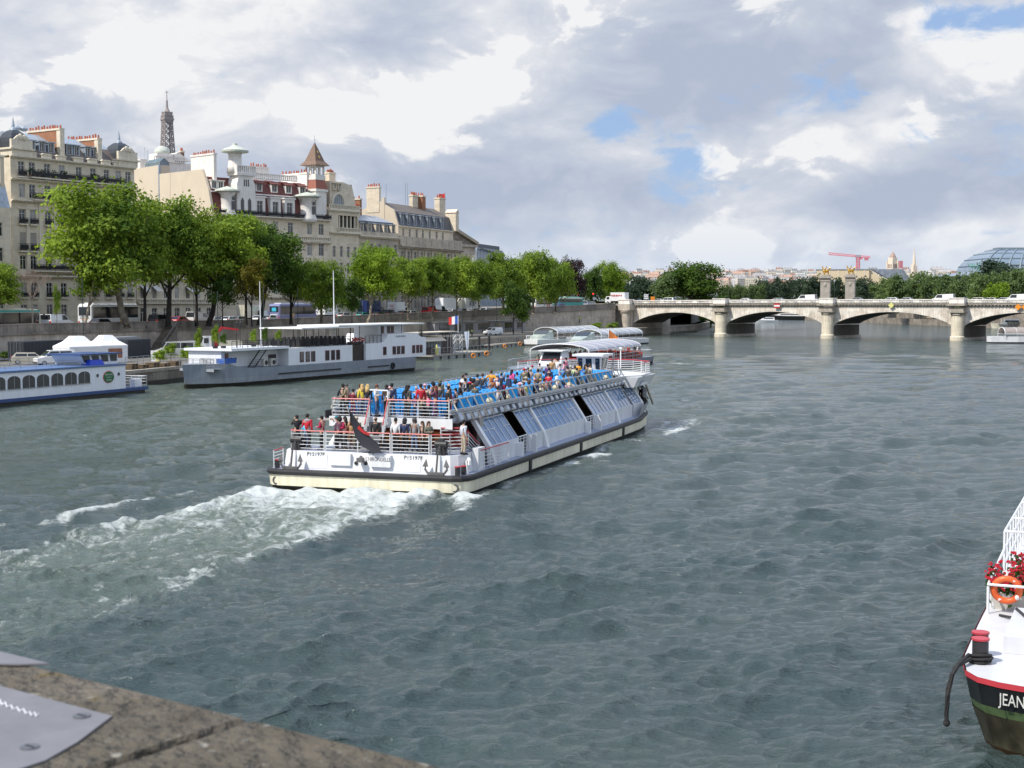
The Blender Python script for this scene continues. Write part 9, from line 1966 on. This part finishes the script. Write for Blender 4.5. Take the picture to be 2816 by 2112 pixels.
  for k in range(170): p = Vector((rr.gauss(-.05,.32),rr.uniform(-.95,.95),.5 + min(.6,abs(rr.gauss(0,.3))))); [fl.cbox(p + Vector((rr.uniform(-.04,.04),rr.uniform(-.04,.04),rr.uniform(-.03,.03))),.045,.045,.04) for _ in range(4)]
  part('leaves',lf,leaf_mat('geranium leaf',(.02,.05,.01),(.06,.12,.03)),b); part('red_flowers',fl,mat('geranium red',(.50,.01,.03),.7,var=.2),b)
jean()
def parapet():
 z = EYE - .52; A = at_z(0,1799,z); B = at_z(1275,2112,z); d = (B - A).normalized(); n = Vector((d.y,-d.x,0)); rz = math.atan2(d.y,d.x); W = .95; L = (B - A).length
 ST = mat('parapet sandstone',(.155,.135,.11),.95,var=.35,scale=5,bump=.9,col2=(.115,.10,.078)); nt = ST.node_tree; b = next(q for q in nt.nodes if q.type == 'BSDF_PRINCIPLED'); old = b.inputs['Base Color'].links[0].from_socket; tc = next(q for q in nt.nodes if q.type == 'TEX_COORD')  # sandstone darkened: cloud shade on the foreground put into its colour
 for sc,th,c in ((9,.66,(.15,.115,.05)),(38,.64,(.30,.285,.25)),(24,.66,(.045,.04,.033))):
  no = nd(nt,'ShaderNodeTexNoise',i_Scale=sc,i_Detail=5.0); lk(nt,tc.outputs['Object'],no.inputs['Vector']); r = nd(nt,'ShaderNodeMapRange'); r.inputs[1].default_value = th; r.inputs[2].default_value = th + .07; r.inputs[4].default_value = .8; lk(nt,no.outputs['Fac'],r.inputs[0]); mx = nd(nt,'ShaderNodeMix',data_type='RGBA'); mx.inputs[7].default_value = c4(c); lk(nt,r.outputs[0],mx.inputs[0]); lk(nt,old,mx.inputs[6]); old = mx.outputs[2]
 lk(nt,old,b.inputs['Base Color']); b.inputs['Specular IOR Level'].default_value = .15
 t = thing('parapet','weathered stone parapet top with lichen across the lower left corner','wall',A,rz); j = (at_z(420,2112,z) - A).dot(d); joints = [-3,-1.3,j - .05,j + .9,j + 2.0]
 for i in range(4):
  mb = MB(); e = .004; mb.frus((joints[i] + e,joints[i + 1] - e,-W,0,-.22),(joints[i] + e,joints[i + 1] - e,-W,0,-.012)); mb.frus((joints[i] + e,joints[i + 1] - e,-W,0,-.012),(joints[i] + e + .008,joints[i + 1] - e - .008,-W + .01,-.014,0)); part('coping_stone',mb,ST,t)
 mb = MB(); mb.box(-3,j + 2,-W + .05,-.05,-1.2,-.03); part('wall',mb,STONE_D,t)
 M = Matrix.Translation(A) @ Matrix.Rotation(rz,4,'Z'); I = M.inverted(); loc = lambda u,v,zz=z + .004: (I @ at_z(u,v,zz))
 PL_ = mat('plate steel',(.235,.225,.235),.5,.35,var=.22,scale=6)
 def plate(pts,label):
  o = thing('metal_plate',label,'plate',M @ Vector((0,0,.0)),rz); mb = MB(); mb.prism([(p.x,p.y,.0005) for p in pts],(0,0,.0025)); part('sheet',mb,PL_,o); return o
 c = loc(308,1966); e = loc(88,2112); x0 = -1.25; dx = (c - e); o = plate([Vector((x0,c.y,0)),Vector(c),c.lerp(e,.5) + Vector((.006,0,0)),c.lerp(e,.85),e + Vector((-.012,-.01,0)),Vector((e.x - .05,e.y - .05,0)),Vector((x0,e.y - .05,0))][::-1],'dull steel plate with scratched white scribble screwed onto the parapet')
 for u,v in ((225,1968),(82,2053)): q = loc(u,v); mb = MB(); mb.cyl((q.x,q.y),.011,.003,.0045,14); s = part('screw',mb,mat('screw steel',(.20,.20,.21),.4,.7),o); mb = MB(); mb.box(q.x - .008,q.x + .008,q.y - .0015,q.y + .0015,.0045,.005); part('slot',mb,CHAS,s)
 mb = MB(); pts = [(-2,1922),(6,1938),(14,1930),(20,1944),(30,1938),(36,1950),(46,1944),(55,1956),(64,1948),(72,1962),(82,1956),(86,1968),(95,1958),(100,1970),(106,1962)]; mb.tube([Vector((loc(u,v).x,loc(u,v).y,.0034)) for u,v in pts],.0011,4); part('white_scribble',mb,mat('scratch white',(.72,.72,.74),.6),o)
 c2 = loc(104,1832); mb = MB(); mb.prism([(x0,-.02,.002),(c2.x - .1,c2.y - .05,.002),(c2.x - .03,c2.y - .01,.002),(c2.x,.0,.002),(x0,.0,.002)],(0,0,.0025)); o2 = thing('metal_plate','small corner of a second steel plate at the outer parapet edge','plate',M @ Vector((0,0,0)),rz); part('sheet',mb,PL_,o2)
parapet()
